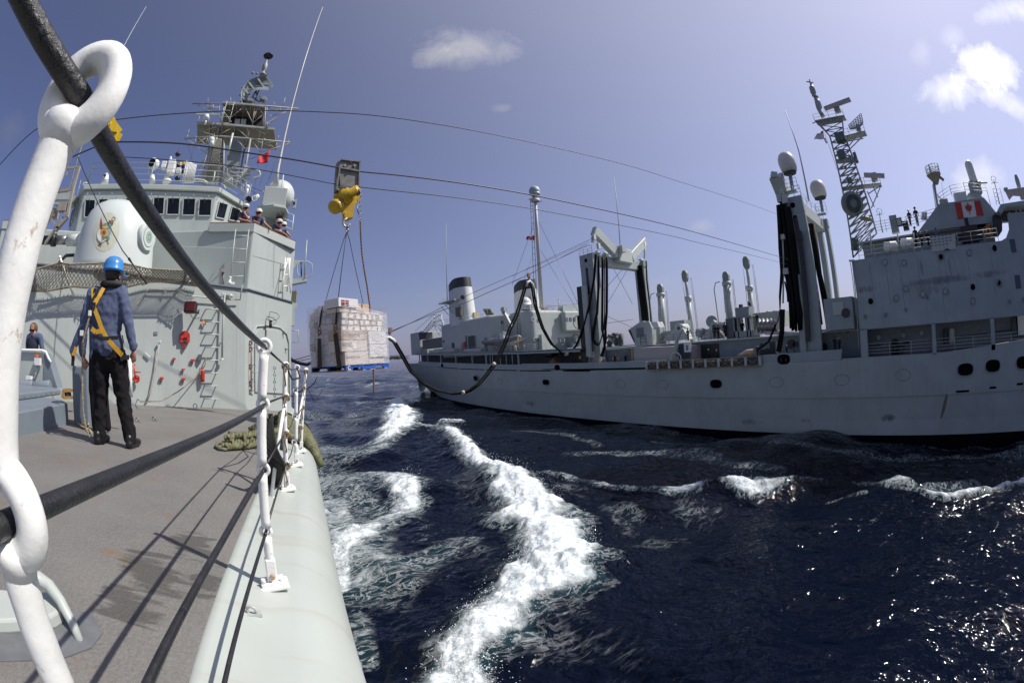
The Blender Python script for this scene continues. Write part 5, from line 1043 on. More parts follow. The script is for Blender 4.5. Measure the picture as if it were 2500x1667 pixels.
for a,b in((1010,1068),(1072,1115),(1121,1181),(1188,1262),(1270,1345),(1375,1440)):
 mb=MB();za=[A(q,np.interp(q,[963,1087,1188,1271,1444],[885,898.5,902.5,904.5,905.5]))for q in(a,b)]
 xx=[hullx(p[1],8)-.04 for p in za];mb.bar(V(xx[0],za[0][1],za[0][2]),V(xx[1],za[1][1],za[1][2]),.08,.14);part('waterway_slot',mb,BOOT,aor)
mb=MB();plate(mb,[A(2314,964),A(2309,964),A(2303,985),A(2296,1020),A(2300,1021),A(2310,990)],XS+.075,.01);part('rust_streak',mb,mat('rust_stain',(.13,.13,.08),.8),aor)
rs=random.Random(4)
# after gallery and aft deckhouses
Zg0=8.15;Zg1=10.35
def yz(px,py,x=XS):q=A(px,py,x);return q[1],q[2]
gy0,gy1=58.5,108
mb=MB()
for y in np.arange(gy0,gy1,4):
 y2=min(y+4,gy1);mb.prism([V(hullx(y,9),y,KN(y)-.3),V(hullx(y2,9),y2,KN(y2)-.3),V(hullx(y2,9),y2,KN(y2)+.75+.0),V(hullx(y,9),y,KN(y)+.75)],(.12,0,0))
part('gallery_bulwark',mb,AORP,aor)
def topz(y):return np.interp(y,[40,59,107,112],[9.45,9.75,11.0,11.2])
mb=MB()
for y in np.arange(gy0-14,111,4):
 y2=min(y+4,111);mb.prism([V(hullx(y,9),y,topz(y)-.02),V(hullx(y2,9),y2,topz(y2)-.02),V(hullx(y2,9),y2,topz(y2)+.5),V(hullx(y,9),y,topz(y)+.5)],(.14,0,0))
 mb.prism([V(hullx(y,9),y,topz(y)+.3),V(hullx(y2,9),y2,topz(y2)+.3),V(XC*2-hullx(y2,9),y2,topz(y2)+.3),V(XC*2-hullx(y,9),y,topz(y)+.3)],(0,0,.1),1)
part('gallery_roof',mb,[AORP,AORDK],aor)
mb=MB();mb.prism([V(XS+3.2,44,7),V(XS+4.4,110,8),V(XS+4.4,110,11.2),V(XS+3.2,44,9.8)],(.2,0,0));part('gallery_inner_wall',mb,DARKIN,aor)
for px in(1003,1010,1030,1069,1110,1152,1186,1265):
 mb=MB();y=A(px,880)[1];x=hullx(y,9);mb.box((x+.12,y,(KN(y)+topz(y))/2+.2),(.2,.28,topz(y)-KN(y)));part('gallery_pillar',mb,AORP,aor)
for px in(1196,1202,1221,1235,1250):
 mb=MB();y=A(px,880)[1];x=hullx(y,9);mb.cyl((x+.1,y,KN(y)),(x+.1,y,topz(y)),.06,n=6);part('gallery_stanchion',mb,AORP2,aor)
HA=17.6
def blk(nm,pts,z0,z1,m=AORP2,bev=.15,lab=None):
 mb=MB();mb.prism([V(p[0],p[1],z0)for p in pts],(0,0,z1-z0));o=part(nm,mb,m,aor,lab);
 if bev:bevel(o,bev,3)
 return o
blk('aft_deckhouse',[(45,93),(45,71.8),(47.5,69.6),(62,69.6),(62,93)],9.8,17.55,AORP2,.5)
blk('hangar_block',[(48.6,74),(48.6,66),(49.6,63.9),(62.5,63.9),(62.5,74)],9.6,17.7,AORP2,.55)
blk('bridge_block',[(56.5,64),(56.5,62.6),(64,62.6),(64,64)],13.4,17.3,AORP2,.3)
def Fz(px,py,y=63.88):return wy(px,py,y)
c2b=lambda x,y:(1200+x/6.532,660+y/6.532)
for x,y,rr_ in((648,780,.33),(1035,778,.30),(760,775,.28),(685,1103,.33),(747,1103,.33),(1072,1098,.30)):
 mb=MB();c=Fz(*c2b(x,y));mb.cyl(c+V(0,-.10,0),c+V(0,.05,0),rr_,n=18);w=part('porthole',mb,mat('porthole_shadow',(.16,.18,.19),.5),aor);mb=MB();mb.ring(c+V(0,-.1,0),(0,1,0),rr_,.06,18,6);part('rim',mb,AORP2,w)
for x in(1178,1240,1302):
 mb=MB();a,b=Fz(*c2b(x,752),62.58),Fz(*c2b(x+42,808),62.58);mb.box((a+b)/2,(b[0]-a[0],.1,a[2]-b[2]));o=part('window',mb,mat('far_window',(.14,.16,.17),.3),aor)
mb=MB();mb.box(Fz(*c2b(845,1160),63.2),(1.9,.9,3.2));part('locker',mb,AORP2,aor)
mb=MB();a=Fz(*c2b(1160,620),64.5);mb.box(a+V(1.6,0,0),(5.2,1.5,1.1));part('roof_box',mb,AORP2,aor)
W_=lambda x,y:A(940+x/5.227,600+y/5.227,44.95)
for nm,x0,y0,x1,y1,m in(('roller_door',1062,1155,1138,1310,mat('olive_shutter',(.07,.075,.06),.7)),('side_door',852,1240,885,1315,BLKP),('side_door',1240,1215,1262,1300,BLKP),('side_port',742,1205,756,1235,BLKP)):
 mb=MB();a,b=W_(x0,y0),W_(x1,y1);mb.box(((44.93),(a[1]+b[1])/2,(a[2]+b[2])/2),(.12,abs(a[1]-b[1]),abs(a[2]-b[2])));part(nm,mb,m,aor)
for x in(1042,1150):
 mb=MB();a,b=W_(x,1145),W_(x+10,1310);mb.box((44.8,(a[1]+b[1])/2,(a[2]+b[2])/2),(.35,abs(a[1]-b[1]),abs(a[2]-b[2])));part('door_jamb',mb,GREYD,aor)
for k in range(8):
 mb=MB();a,b=W_(966,1262+k*14),W_(1015,1262+k*14);mb.box((44.5,(a[1]+b[1])/2,a[2]),(.5,abs(a[1]-b[1]),.07));part('ladder_step',mb,AORW,aor)
mb=MB();mb.box(W_(1030,1275)-V(.3,0,0),(.4,.9,1.6));part('red_hose_box',mb,RED,aor)
mb=MB();mb.box(W_(1275,1270)-V(.4,0,0),(.5,1.4,2.9));part('pale_cabinet',mb,AORP2,aor)
def funnel(nm,cx_,y0,y1,zb,zt_,lab):
 t=thing('funnel',lab,'funnel',(cx_,(y0+y1)/2,zb),WLD,'funnels')
 def ringz(z,z_f=None):
  f=(z-zb)/(zt_-zb);pts=[]
  yc=(y0+y1)/2;hy=(y1-y0)/2*(1.0-.24*f);yc2=yc+(y1-y0)/2*.12*f
  for k in range(28):
   a=2*pi*k/28;ca,sa=cos(a),sin(a)
   p=V(cx_+2.1*(1-.1*f)*math.copysign(abs(ca)**.8,ca),yc2+hy*math.copysign(abs(sa)**.8,sa),z);pts.append(p)
  return pts
 def slant(pts,k):return[p+V(0,0,-k*max(0,(p[1]-(y0+y1)/2))/(y1-y0)*2)for p in pts]
 zc=zt_-2.2
 for name,za,zb2,m,kk in(('casing',zb,zc,AORW,(0,.7)),('black_top',zc,zt_,mat('funnel_black',(.035,.033,.036),.5),(.7,1.6))):
  mb=MB();r0,r1=slant(ringz(za),kk[0]),slant(ringz(zb2),kk[1]);n=28
  mb.add(r0+r1,[(k,(k+1)%n,n+(k+1)%n,n+k)for k in range(n)],0,True);mb.add(r1,[tuple(range(n))]);part(name,mb,m,t)
 mb=MB();zz_=zt_-4.6;yy_=(y0+y1)/2-(y1-y0)*.42;mb.cyl((cx_-1.75,yy_+.3,zz_),(cx_-1.0,yy_+1.3,zz_),.40,n=14);part('side_vent',mb,BLKP,t)
 return t
f1=funnel('funnel',47.0,81.0,90.3,16.8,27.2,'white funnel with dark slanted top carrying a small platform and rod aerial')
f2=funnel('funnel',60.6,75.6,83.6,16.8,26.2,'white funnel with dark slanted top partly behind the hose and white dome')
mb=MB();mb.rail([V(45,71.8,17.6),V(45,92,17.6)],1.0,2,.03,2.5);mb.rail([V(48.6,66,17.7),V(49.6,63.9,17.7),V(62,63.9,17.7)],1.0,2,.03,2.5);part('roof_rail',mb,AORP2,aor)
W2=lambda x,y,xx=44.6:A(940+x/5.227,600+y/5.227,xx)
t=thing('aerial_platform','little railed platform with a rod aerial on the side of the nearer funnel','platform',W2(800,745));mb=MB()
a,b=W2(700,745,44.2),W2(900,745,44.2);mb.box(((44.6),(a[1]+b[1])/2,a[2]),(1.6,abs(a[1]-b[1]),.2));mb.cyl(W2(700,755),W2(810,880),.08,n=5);mb.cyl(W2(770,755),W2(865,862),.08,n=5);mb.rail([a,b],1.1,2,.03,2);part('shelf',mb,AORP2,t)
mb=MB();mb.cyl(W2(795,735),W2(778,-280),.10,.04,n=6);mb.box(W2(797,725),(.8,.8,.7));part('rod',mb,AORP2,t)
mb=MB();mb.box(W2(945,840,44.9),(.6,2.4,2.0));mb.box(W2(1040,830,47),(.5,.8,2.4));mb.box(W2(1145,890,48),(1.4,1.8,1.2),1);mb.ladder(W2(960,945,44.9),W2(965,760,44.9),V(0,1,0),1.0,.5,.04)
solo('funnel_fittings',mb,[mat('olive_grey',(.12,.12,.10),.6),mat('cream_box',(.45,.38,.28),.6)],'hatch, ladder and cream box at the foot of the nearer funnel','fittings')
ORD=['aftmost','second','third','fourth','fifth','sixth','seventh']
for k,(x,dx)in enumerate(((1265,45),(1290,50),(1315,45),(1338,40))):
 mb=MB();mb.cyl(W2(x+dx,880,48),W2(x,810,48),.28,n=8);solo('decoy_tube',mb,mat('olive_tube',(.15,.17,.12),.6),'olive launcher tube, %s from the funnel in the slanting row of four'%['first','second','third','last'][k],'tube',WLD,'olive launcher tubes in a slanting row')
t=thing('stern_crane','white lattice crane folded over the stern of the supply ship','crane',W2(500,1180,46.5))
mb=MB();q=lambda x,y,dx=0:W2(x,y,46.5+dx)
mb.truss([q(440,1150),q(470,1160),q(470,1160,1.4),q(440,1150,1.4)],[q(600,950),q(630,1010),q(630,1010,1.4),q(600,950,1.4)],.09,7,.7);part('jib',mb,AORW,t)
mb=MB();mb.truss([q(625,880),q(720,880),q(720,880,2),q(625,880,2)],[q(625,1010),q(735,1100),q(735,1100,2),q(625,1010,2)],.12,3,.8);mb.cyl(q(625,1000),q(700,1145),.14,n=6);mb.cyl(q(740,960),q(735,1100),.14,n=6);part('a_frame',mb,AORW,t)
mb=MB();
for o_ in(0,12):mb.cyl(q(375+o_,1090),q(610,880+o_),.03,n=4)
part('hoist_wire',mb,WIRE,t)
mb=MB();mb.box(q(520,1150),(2,4.2,1.6));mb.ball(q(470,1130),.9,12,8);part('machinery',mb,DARKIN,t)
blk('stern_house',[(46,115),(46,108.5),(52,108.5),(52,115)],11.2,17.2,AORP2,.1)
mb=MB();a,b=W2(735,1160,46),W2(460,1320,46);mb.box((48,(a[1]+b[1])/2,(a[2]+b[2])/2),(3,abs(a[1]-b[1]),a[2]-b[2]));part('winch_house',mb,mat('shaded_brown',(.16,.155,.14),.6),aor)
for y,(x0,x1)in enumerate(((590,760),(750,905),(1030,1250))):
 mb=MB();a,b=W2(x0,1355,44.2),W2(x1,1345,44.2);L=3 if y<2 else 4
 mb.tube([a+(b-a)*k/20 for k in range(21)],[.62+.05*(k%2)for k in range(21)],12);o=solo('liferaft_row',mb,mat('dirty_white_cover',(.42,.43,.40)if y<2 else(.6,.6,.56),.7,var=.2,scale=2),['grey covered bundle along the rail, nearest the stern','grey covered bundle along the rail, middle one of three','white covered ribbed bundle along the rail beside the boat'][y],'liferaft',WLD,'covered bundles along the rail')
mb=MB();mb.rail([V(hullx(y,9)+.2,y,topz(y)+.5)for y in(111,95,80,66,52)],1.0,3,.03,3.0);part('gallery_rail',mb,AORP2,aor)
mb=MB()
for k in range(60):a=A(962+rs.uniform(-12,30),878-rs.uniform(0,9),44.5);b=A(962+rs.uniform(-22,40),880-rs.uniform(0,14),44.5+rs.uniform(0,5));mb.cyl(a,b,.05,n=3)
solo('stern_netting',mb,mat('brown_netting',(.13,.11,.08),.9),'untidy brown netting frames hanging out over the stern','net',kind='stuff')
t=thing('rigid_boat','grey rigid inflatable boat on its cradle below the davit','boat',W2(1400,1250,44.4));B_=lambda x,y,xx=44.0:A(1200+x/6.532,660+y/6.532,xx)
mb=MB()
for dx in(0,1.9):mb.tube([B_(-140,1145,44+dx),B_(0,1135,44+dx),B_(200,1118,44+dx),B_(350,1085,44+dx),B_(430,1062,44.2+dx*.9),B_(465,1068,44.5+dx*.8)],[.35,.42,.42,.42,.4,.3],12)
part('tube',mb,mat('inflatable_grey',(.20,.20,.21),.6),t)
mb=MB();k0=[B_(-130,1160,45),B_(0,1200,45),B_(200,1215,45),B_(320,1200,45),B_(440,1100,45)];top0=[B_(-130,1150,44.1),B_(0,1145,44.1),B_(200,1130,44.1),B_(350,1100,44.1),B_(440,1075,44.3)];top1=[p+V(1.8,0,0)for p in top0];mb.sheet([top0,k0,top1]);part('hull',mb,AORW,t)
mb=MB();c=B_(195,1075,44.9);mb.box(c,(.9,1.3,1.5));mb.box(c+V(0,0,.9),(.9,1.5,.12));mb.cyl(c+V(0,0,.9),B_(195,970,44.9),.05,n=5);mb.box(B_(30,1095,44.9),(1.0,1.6,.5));part('console',mb,AORW,t)
mb=MB()
for x in(90,300,385,20):mb.cyl(B_(x,1195,44.2),B_(x+8,1305,44.2),.09,n=6);mb.cyl(B_(x,1195,45.8),B_(x+8,1305,45.8),.09,n=6)
part('cradle',mb,AORP2,t)
mb=MB();mb.tube([B_(420,1065,43.8),B_(425,1130,43.7),B_(420,1190,43.7),B_(440,1230,43.8)],.05,5);part('yellow_line',mb,HARN,t)
t=thing('davit','pale green davit arm leaning over the boat','davit',B_(300,880,46.5));mb=MB();mb.bar(B_(165,610,46.0),B_(320,900,46.5),.5,.5);mb.bar(B_(200,640,46.5),B_(300,930,46.6),.3,.3);mb.box(B_(200,620,46),(.7,1.0,.8));part('arm',mb,AORP2,t)
mb=MB();mb.cyl(B_(165,640,46),B_(165,950,46),.04,n=4);mb.cyl(B_(195,640,46),B_(195,990,45),.04,n=4);mb.box(B_(168,830,46),(.3,.3,.6));part('fall',mb,WIRE,t)
mb=MB();mb.ladder(B_(435,1040,47.5),B_(435,710,47.5),V(0,1,0),.9,.45,.05,);solo('wall_ladder',mb,DARKIN,'dark ladder on the shaded wall between the davit and the portholes','ladder')
t=thing('white_dome','white dome antenna in front of the second funnel','radome',Fz(*c2b(530,600),67));mb=MB();c=Fz(*c2b(540,520),67);mb.ball(c,1.15,20,14);mb.cyl(c,c-V(0,0,1.3),1.15,n=20);part('dome',mb,AORW,t)
mb=MB();mb.cyl(c-V(0,0,1.3),c-V(0,0,2.6),.7,1.1,n=12);part('pedestal',mb,AORP2,t)
mb=MB();mb.rail([Fz(*c2b(860,640),64),Fz(*c2b(1110,640),64)],.9,2,.03,2);mb.cyl(Fz(*c2b(1075,640),64),Fz(*c2b(1075,465),64),.09,n=6);mb.ball(Fz(*c2b(1075,462),64),.16);mb.cyl(Fz(*c2b(1130,575),64.5),Fz(*c2b(1130,520),64.5),.12,n=6);mb.box(Fz(*c2b(630,590),64.8),(1.2,.8,1.0));mb.box(Fz(*c2b(690,585),64.8),(.8,.8,1.0));mb.box(Fz(*c2b(850,620),66),(1.2,.8,.5),1)
solo('hangar_roof_gear',mb,[AORP2,mat('reddish_box',(.35,.2,.15),.6)],'small masts and boxes along the roof beside the tall pole mast','gear')
G1=lambda x,y,xx=47.0:A(1200+x/6.532,660+y/6.532,xx)
mb=MB();mb.box(G1(1250,1145,48),(2.5,3.2,1.7));mb.cyl(G1(1215,1150,46.7),G1(1215,1150,49),.8,n=14);mb.ring(G1(1345,1090,47),(1,0,0),.7,.15,16,6);mb.bar(G1(1300,1060,47),G1(1360,1160,47),.2);mb.box(G1(1110,1215,46),(1,1.8,.9));mb.rail([G1(1050,1250,46),G1(1170,1250,46)],1.6,4,.05,1)
solo('hose_winch',mb,mat('winch_grey',(.27,.29,.28),.5,var=.2),'grey hose winch with a reel just aft of the nearer gantry','winch')
mb=MB();mb.cyl(G1(890,1325,44),G1(1010,1325,44),.65,n=14);mb.cyl(G1(885,1325,43.9),G1(895,1325,43.9),.45,n=12);solo('black_fender',mb,BLACK,'short black cylinder fender under the hose bend','fender')
mb=MB();mb.cyl(G1(1015,1450,43.6),G1(1040,1420,43.6),.5,.65,n=14);mb.box(G1(990,1470,43.6),(.4,1.6,.7));solo('vent_cowl',mb,mat('copper_brown',(.25,.12,.08),.6),'copper brown cowl at the deck edge under the hose','vent')
mb=MB();y0,y1=44.2,58.5;mb.prism([V(XS,y0,6.9),V(XS,y1,7.2),V(XS,y1,8.15),V(XS,y0,7.95)],(.12,0,0));mb.prism([V(XS,18,6.9),V(XS,y0,6.9),V(XS,y0,7.95),V(XS,30,7.95),V(XS,30,7.1),V(XS,18,7.1)],(.12,0,0));part('main_bulwark',mb,AORP,aor)
mb=MB();mb.prism([V(XS-.02,17.8,7.12),V(XS-.02,8.6,7.12),V(XS-.02,8.4,8.1),V(XS-.02,17.8,7.95)],(.14,0,0));part('forward_bulwark',mb,AORP,aor)
mb=MB();oval(mb,1913,877,.72,.5,XS-.06,p=2.6);w=part('bulwark_opening',mb,BOOT,aor);mb=MB();c=A(1913,877);mb.cyl(c+V(-.1,-.3,-.4),c+V(-.1,-.3,.1),.1,n=6);mb.cyl(c+V(-.1,.25,-.4),c+V(-.1,.25,.1),.1,n=6);part('bollard',mb,BLACK,w)
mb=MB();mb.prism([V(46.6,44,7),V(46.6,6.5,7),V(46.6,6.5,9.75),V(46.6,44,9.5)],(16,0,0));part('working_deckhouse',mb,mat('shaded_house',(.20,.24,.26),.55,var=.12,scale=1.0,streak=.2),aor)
mb=MB();mb.box((54,25.5,9.72),(15.9,37,.14));mb.bar((46.5,44,9.62),(46.5,22,9.78),.16,.14);mb.bar((46.5,12.2,9.72),(46.5,7,9.85),.2,.12);part('upper_deck',mb,AORP2,aor)
K4=lambda x,y,xx=46.55:A(1580+x/4.704,600+y/4.704,xx)
for x0,y0,x1,y1,m in((610,1135,830,1290,BLKP),(1405,1105,1470,1240,BLKP),(1480,1105,1515,1240,AORP2),(320,1125,520,1310,DARKIN)):
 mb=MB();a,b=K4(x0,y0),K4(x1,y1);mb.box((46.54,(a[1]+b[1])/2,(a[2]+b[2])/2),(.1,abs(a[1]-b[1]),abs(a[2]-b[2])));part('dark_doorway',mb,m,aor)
# forward superstructure
def sidewall(mb,y0,y1,z0,z1,x=XS,th=.15,m=0):mb.prism([V(x,y0,z0),V(x,y1,z0),V(x,y1,z1),V(x,y0,z1)],(th,0,0),m)
yF=6.4
mb=MB();mb.prism([V(XS,yF,9.75),V(XS,yF,16.0),V(XS,-10.6,16.0),V(XS,-11.3,16.2),V(XS,-11.9,16.9),V(XS,-12.1,18.2),V(XS,-40,18.4),V(XS,-40,9.75)],(.25,0,0));o=part('superstructure_side',mb,maskmat('sooty_side_paint',(.29,.335,.345),(.12,.14,.155),[spot(2110,707,2.0,.5,.8),spot(2290,685,5.5,.55,1.0),spot(2260,705,3.0,1.1,.7),spot(2420,668,3.5,.5,.8),spot(2320,655,.35,1.6,.8),spot(2250,655,.3,1.6,.8),spot(2185,730,.8,.9,.6),spot(2130,735,.7,.8,.5)],3.0,streak=.4),aor)
mb=MB();mb.prism([V(XS+.25,yF,7.1),V(2*XC-XS,yF,7.1),V(2*XC-XS,yF,16.0),V(XS+.25,yF,16.0)],(0,-.25,0));part('superstructure_aft_wall',mb,AORP,aor)
mb=MB();mb.box((54,-2.5,15.9),(22.4,17.5,.15));part('side_deck',mb,AORDK,aor)
gp=[(5.65,-1.35),(-1.75,-8.05),(-8.5,-14.6),(-15.0,-21.0)]
mb=MB();sidewall(mb,yF,-40,9.7,9.76);part('gallery_lintel',mb,AORP,aor)
prev=yF
for a,b in gp+[(-40,-40)]:
 mb=MB();sidewall(mb,prev,a,7.1,9.76,th=.3);part('gallery_pier',mb,AORP,aor);prev=b
mb=MB();sidewall(mb,8.5,-40,6.6,7.24,th=.28,x=XS+.004);part('gallery_sill',mb,AORP,aor)
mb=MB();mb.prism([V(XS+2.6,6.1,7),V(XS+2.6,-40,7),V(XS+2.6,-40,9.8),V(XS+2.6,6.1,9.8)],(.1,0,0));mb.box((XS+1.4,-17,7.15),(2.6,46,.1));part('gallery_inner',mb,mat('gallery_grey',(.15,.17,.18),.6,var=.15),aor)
for(a,b)in gp[:3]:
 mb=MB();mb.rail([V(XS+.2,a,7.25),V(XS+.2,b,7.25)],1.15,4,.035,2.1);part('gallery_railing',mb,AORP2,aor)
c8=lambda x,y,xx=XS:A(2050+x*.3061,620+y*.3061,xx)
t=thing('hull_door','pair of tall oval raft canisters in the middle gallery opening','canister',c8(860,650,44.6))
for x,m in((843,DARKIN),(893,mat('cream_canister',(.45,.42,.34),.6))):
 mb=MB();a,b=c8(x,590,44.5),c8(x,720,44.5);mb.tube([b,b+V(0,0,.15),a-V(0,0,.15),a],[.15,.33,.33,.15],14);part('canister',mb,m,t)
mb=MB();c=c8(443,700,44.3);mb.ring(c,(0,0,1),.35,.1);mb.cyl(c-V(0,0,1.2),c,.3,n=12);mb.cyl(c8(530,700,44.3)-V(0,0,.2),c8(530,700,44.3),.35,n=12);mb.tube([c8(415,800,44),c8(420,690,44),c8(445,680,44),c8(465,700,44),c8(465,800,44)],.09,6);mb.box(c8(490,770,44.3),(.5,.5,.9));solo('gallery_pump',mb,BLACK,'dark pump gear standing in the first gallery opening','pump')
mb=MB();mb.bar(c8(955,658,44.9),c8(1180,634,44.9),.12);mb.bar(c8(225,736,44.9),c8(335,726,44.9),.12);mb.bar(c8(1245,620,44.9),c8(1380,605,44.9),.12);solo('gallery_pipes',mb,BLKP,'dark pipes along the inner wall of the gallery openings','pipe')
mb=MB();mb.box(c8(1395,575,44.7),(.3,.8,1.7));mb.box(c8(1450,570,44.7),(.3,1.4,1.6),1);solo('gallery_locker',mb,[DARKIN,AORW],'white and dark lockers in the rightmost gallery opening','locker')
for x,y,dark in((513,72,0),(808,25,0),(247,377,1),(452,350,0),(662,320,0),(842,297,0),(1062,263,1),(1276,237,0),(312,665,2),(508,647,2),(652,630,2)):
 xx=XS-.02 if dark<2 else 45.08;c=c8(x,y,xx);mb=MB();r=.27
 mb.cyl(c-V(.05,0,0),c+V(.03,0,0),r,n=16);w=part('side_port',mb,BOOT if dark==1 else AORP,aor)
 if dark!=1:mb=MB();mb.ring(c-V(.05,0,0),(1,0,0),r,.04,18,5);part('rim',mb,GREYD,w)
for px,py,dark in((2160,640,0),(2297,627,0),(2367,617,0),(2428,606,1),(2212,705,0),(2375,735,0),(2438,690,0)):
 c=A(px,py,XS-.02);mb=MB();mb.cyl(c-V(.05,0,0),c+V(.03,0,0),.27,n=16);w=part('side_port',mb,BOOT if dark else AORP,aor)
 if not dark:mb=MB();mb.ring(c-V(.05,0,0),(1,0,0),.27,.04,18,5);part('rim',mb,GREYD,w)
for x,y in((202,497),(365,483),(525,440),(697,338),(1355,375),(1465,360)):
 mb=MB();c=c8(x,y);mb.box(c-V(.12,0,0),(.24,.22,.28));mb.cyl(c-V(.2,.1,.3),c-V(.1,0,0),.03,n=5);part('side_light',mb,GREYD,aor)
for px,py,w,h in((2473,600,.42,.75),(2485,688,.42,.75)):
 mb=MB();c=A(px,py);mb.box(c-V(.02,0,0),(.06,w*1.6,h*1.5));part('side_hatch',mb,mat('blue_dark_hatch',(.05,.07,.11),.4),aor)
for y in(4.6,2.9,1.4,-.6,-2.9,-3.6,-6.2,-9.0):
 mb=MB();z0,z1=(10.2+2*rs.random(),15.6);mb.box((XS-.005,y,(z0+z1)/2),(.012,.05,z1-z0));part('plate_seam',mb,mat('seam_shadow',(.17,.20,.22),.6),aor)
mb=MB();mb.tube([A(2080,636,42.3),A(2083,660,42.3),A(2096,850,42.3)],.05,6);mb.tube([A(2076,640,42.1),A(2084,700,42.1),A(2090,770,42.2)],.04,6);mb.bar(A(2073,637,42.2),A(2086,636,42.2),.3,.15);part('corner_pipe',mb,AORP2,aor)
mb=MB();mb.box((46,8.8,11.4),(4,3.2,3.0));mb.box((44,8.8,11.9),(.2,1.2,1.2),1);o=part('fan_house',mb,[AORP,AORP2],aor)
mb=MB();c=A(2064,764,43.8);mb.cyl(c,c+V(.2,0,0),.45,n=16);part('fan_grille',mb,BLKP,aor)
c7=lambda x,y,xx=XS:A(2100+x*.2168,360+y*.2168,xx)
blk('signal_deck_house',[(47.2,5.6),(47.2,-11),(60,-11),(60,5.6)],15.95,18.15,AORP,.05)
mb=MB();mb.prism([V(46.2,6.0,18.1),V(46.2,-8,18.1),V(61,-8,18.1),V(61,6.0,18.1)],(0,0,.15));part('signal_deck',mb,AORP2,aor)
blk('flag_house',[(45.9,-4.4),(45.9,-10.4),(60,-10.4),(60,-4.4)],18.2,20.1,AORP,.05)
mb=MB();mb.prism([V(45.85,-1.2,18.2),V(45.85,-4.5,20.6),V(45.85,-10.4,20.6),V(45.85,-12.2,18.2)],(12,0,0));part('gun_deck_house',mb,AORP,aor)
FX=45.80
t=thing('painted_flag','red and white maple leaf flag panel on the upper deck house under the white dome','flag',c7(1225,800,FX))
def fpt(x,y):return c7(x,y,FX)
for nm,q,m in(('white_field',((1062,626),(1350,600),(1390,765),(1105,810)),AORW),('red_bar',((1062,626),(1135,619),(1170,800),(1100,810)),mat('flag_red',(.42,.03,.02),.6)),('red_bar',((1280,606),(1350,600),(1392,765),(1312,775)),mat('flag_red',(.42,.03,.02),.6))):
 mb=MB();mb.prism([fpt(*p)+V(-.02 if nm=='red_bar' else 0,0,0)for p in q],(.015,0,0));part(nm,mb,m,t)
leaf=[(0,1),(.14,.72),(.32,.80),(.25,.42),(.52,.66),(.56,.52),(.86,.56),(.76,.34),(.90,.26),(.48,-.10),(.54,-.26),(.10,-.18),(.11,-.62),(-.0,-.62)]
leaf=leaf[:-1]+[(-x,y)for x,y in leaf[:-1][::-1]][:-1]
mb=MB();c=fpt(1225,700);sx,sz=62*.0085,78*.0088
pl=[c+V(-.03,-x*sx*1.0,y*sz)for x,y in leaf];n=len(pl);mb.add([c+V(-.03,0,0)]+pl,[(0,1+k,1+(k+1)%n)for k in range(n)]);part('maple_leaf',mb,mat('flag_red',(.42,.03,.02),.6),t)
t=thing('gun_dome','tall white domed close-in gun on the house roof with a short barrel','gun',c7(1300,590,50))
mb=MB();a,b=c7(1290,420,50),c7(1205,155,50);L=np.linalg.norm(b-a);d=(b-a)/L
mb.lathe([(.62,-.2),(.62,.2),(.55,.5),(.55,L*.82),(.48,L*.92),(.28,L),(.02,L*1.02)],a,(0,.02,1),24);part('dome',mb,AORW,t)
mb=MB();mb.box(c7(1290,470,50),(1.1,1.3,1.5));mb.cyl(c7(1300,590,50),c7(1300,545,50),1.3,1.0,n=18);mb.box(c7(1250,470,50),(.5,.5,1.0));mb.box(c7(1345,480,50),(.8,.5,.8));part('mount',mb,AORP,t)
mb=MB();mb.cyl(c7(1310,400,49.4),c7(1430,398,49.4),.09,n=8);mb.cyl(c7(1300,400,49.4),c7(1360,402,49.4),.2,n=8);part('barrel',mb,STEEL,t)
mb=MB();mb.rail([c7(900,640,47),c7(1035,545,47),c7(1190,510,47),c7(1440,530,47),c7(1480,700,46)],1.0,3,.035,1.3);part('gun_deck_rail',mb,AORP2,aor)
mb=MB();mb.box(c7(1130,575,47.5),(1,1.6,1.0));mb.box(c7(950,650,47.5),(1,1.0,1.0),1);part('gun_deck_locker',mb,[AORW,mat('tan_side',(.35,.3,.24),.6)],aor)
t=thing('basket_mast','pole with a round wire basket and cone platform aft of the gun dome','mast',c7(890,800,50))
mb=MB();mb.cyl(c7(890,800,50),c7(830,400,50),.17,n=8);mb.cyl(c7(830,400,50),c7(775,200,50),.14,n=8);mb.cyl(c7(865,800,49.6),c7(815,420,49.6),.05,n=5);mb.cyl(c7(870,530,50),c7(960,640,50),.08,n=6);mb.cyl(c7(915,390,50),c7(945,600,50),.02,n=4);part('pole',mb,AORP,t)
mb=MB();mb.lathe([(.2,-1.0),(.95,0),(1.0,.12),(.9,.12)],c7(832,318,50),(0,.05,1),8,smooth=False);mb.bar(c7(890,330,50),c7(942,372,50),.35,.25);part('cone_platform',mb,mat('khaki',(.16,.15,.11),.6),t)
mb=MB()
for x,y in((805,215),(812,250),(822,290)):mb.ring(c7(x,y,50),(0,.1,1),.95,.035,20,4)
for k in range(14):a=2*pi*k/14;mb.cyl(c7(828,310,50)+V(.9*cos(a),.9*sin(a),0),c7(803,208,50)+V(.95*cos(a),.95*sin(a),0),.03,n=4)
part('basket',mb,AORP,t)
mb=MB();a=c7(1600,650,XS+.3);mb.prism([c7(1545,720,44),c7(1580,640,44),c7(1900,590,44),c7(1990,590,44),c7(1990,640,44),c7(1640,665,44),c7(1600,740,44)],(8,0,0));mb.prism([c7(1500,760,46),c7(1560,720,46),c7(1990,620,46),c7(1990,830,46),c7(1540,830,46)],(.2,0,0),1);part('bridge_wing',mb,[AORP,DARKIN],aor)
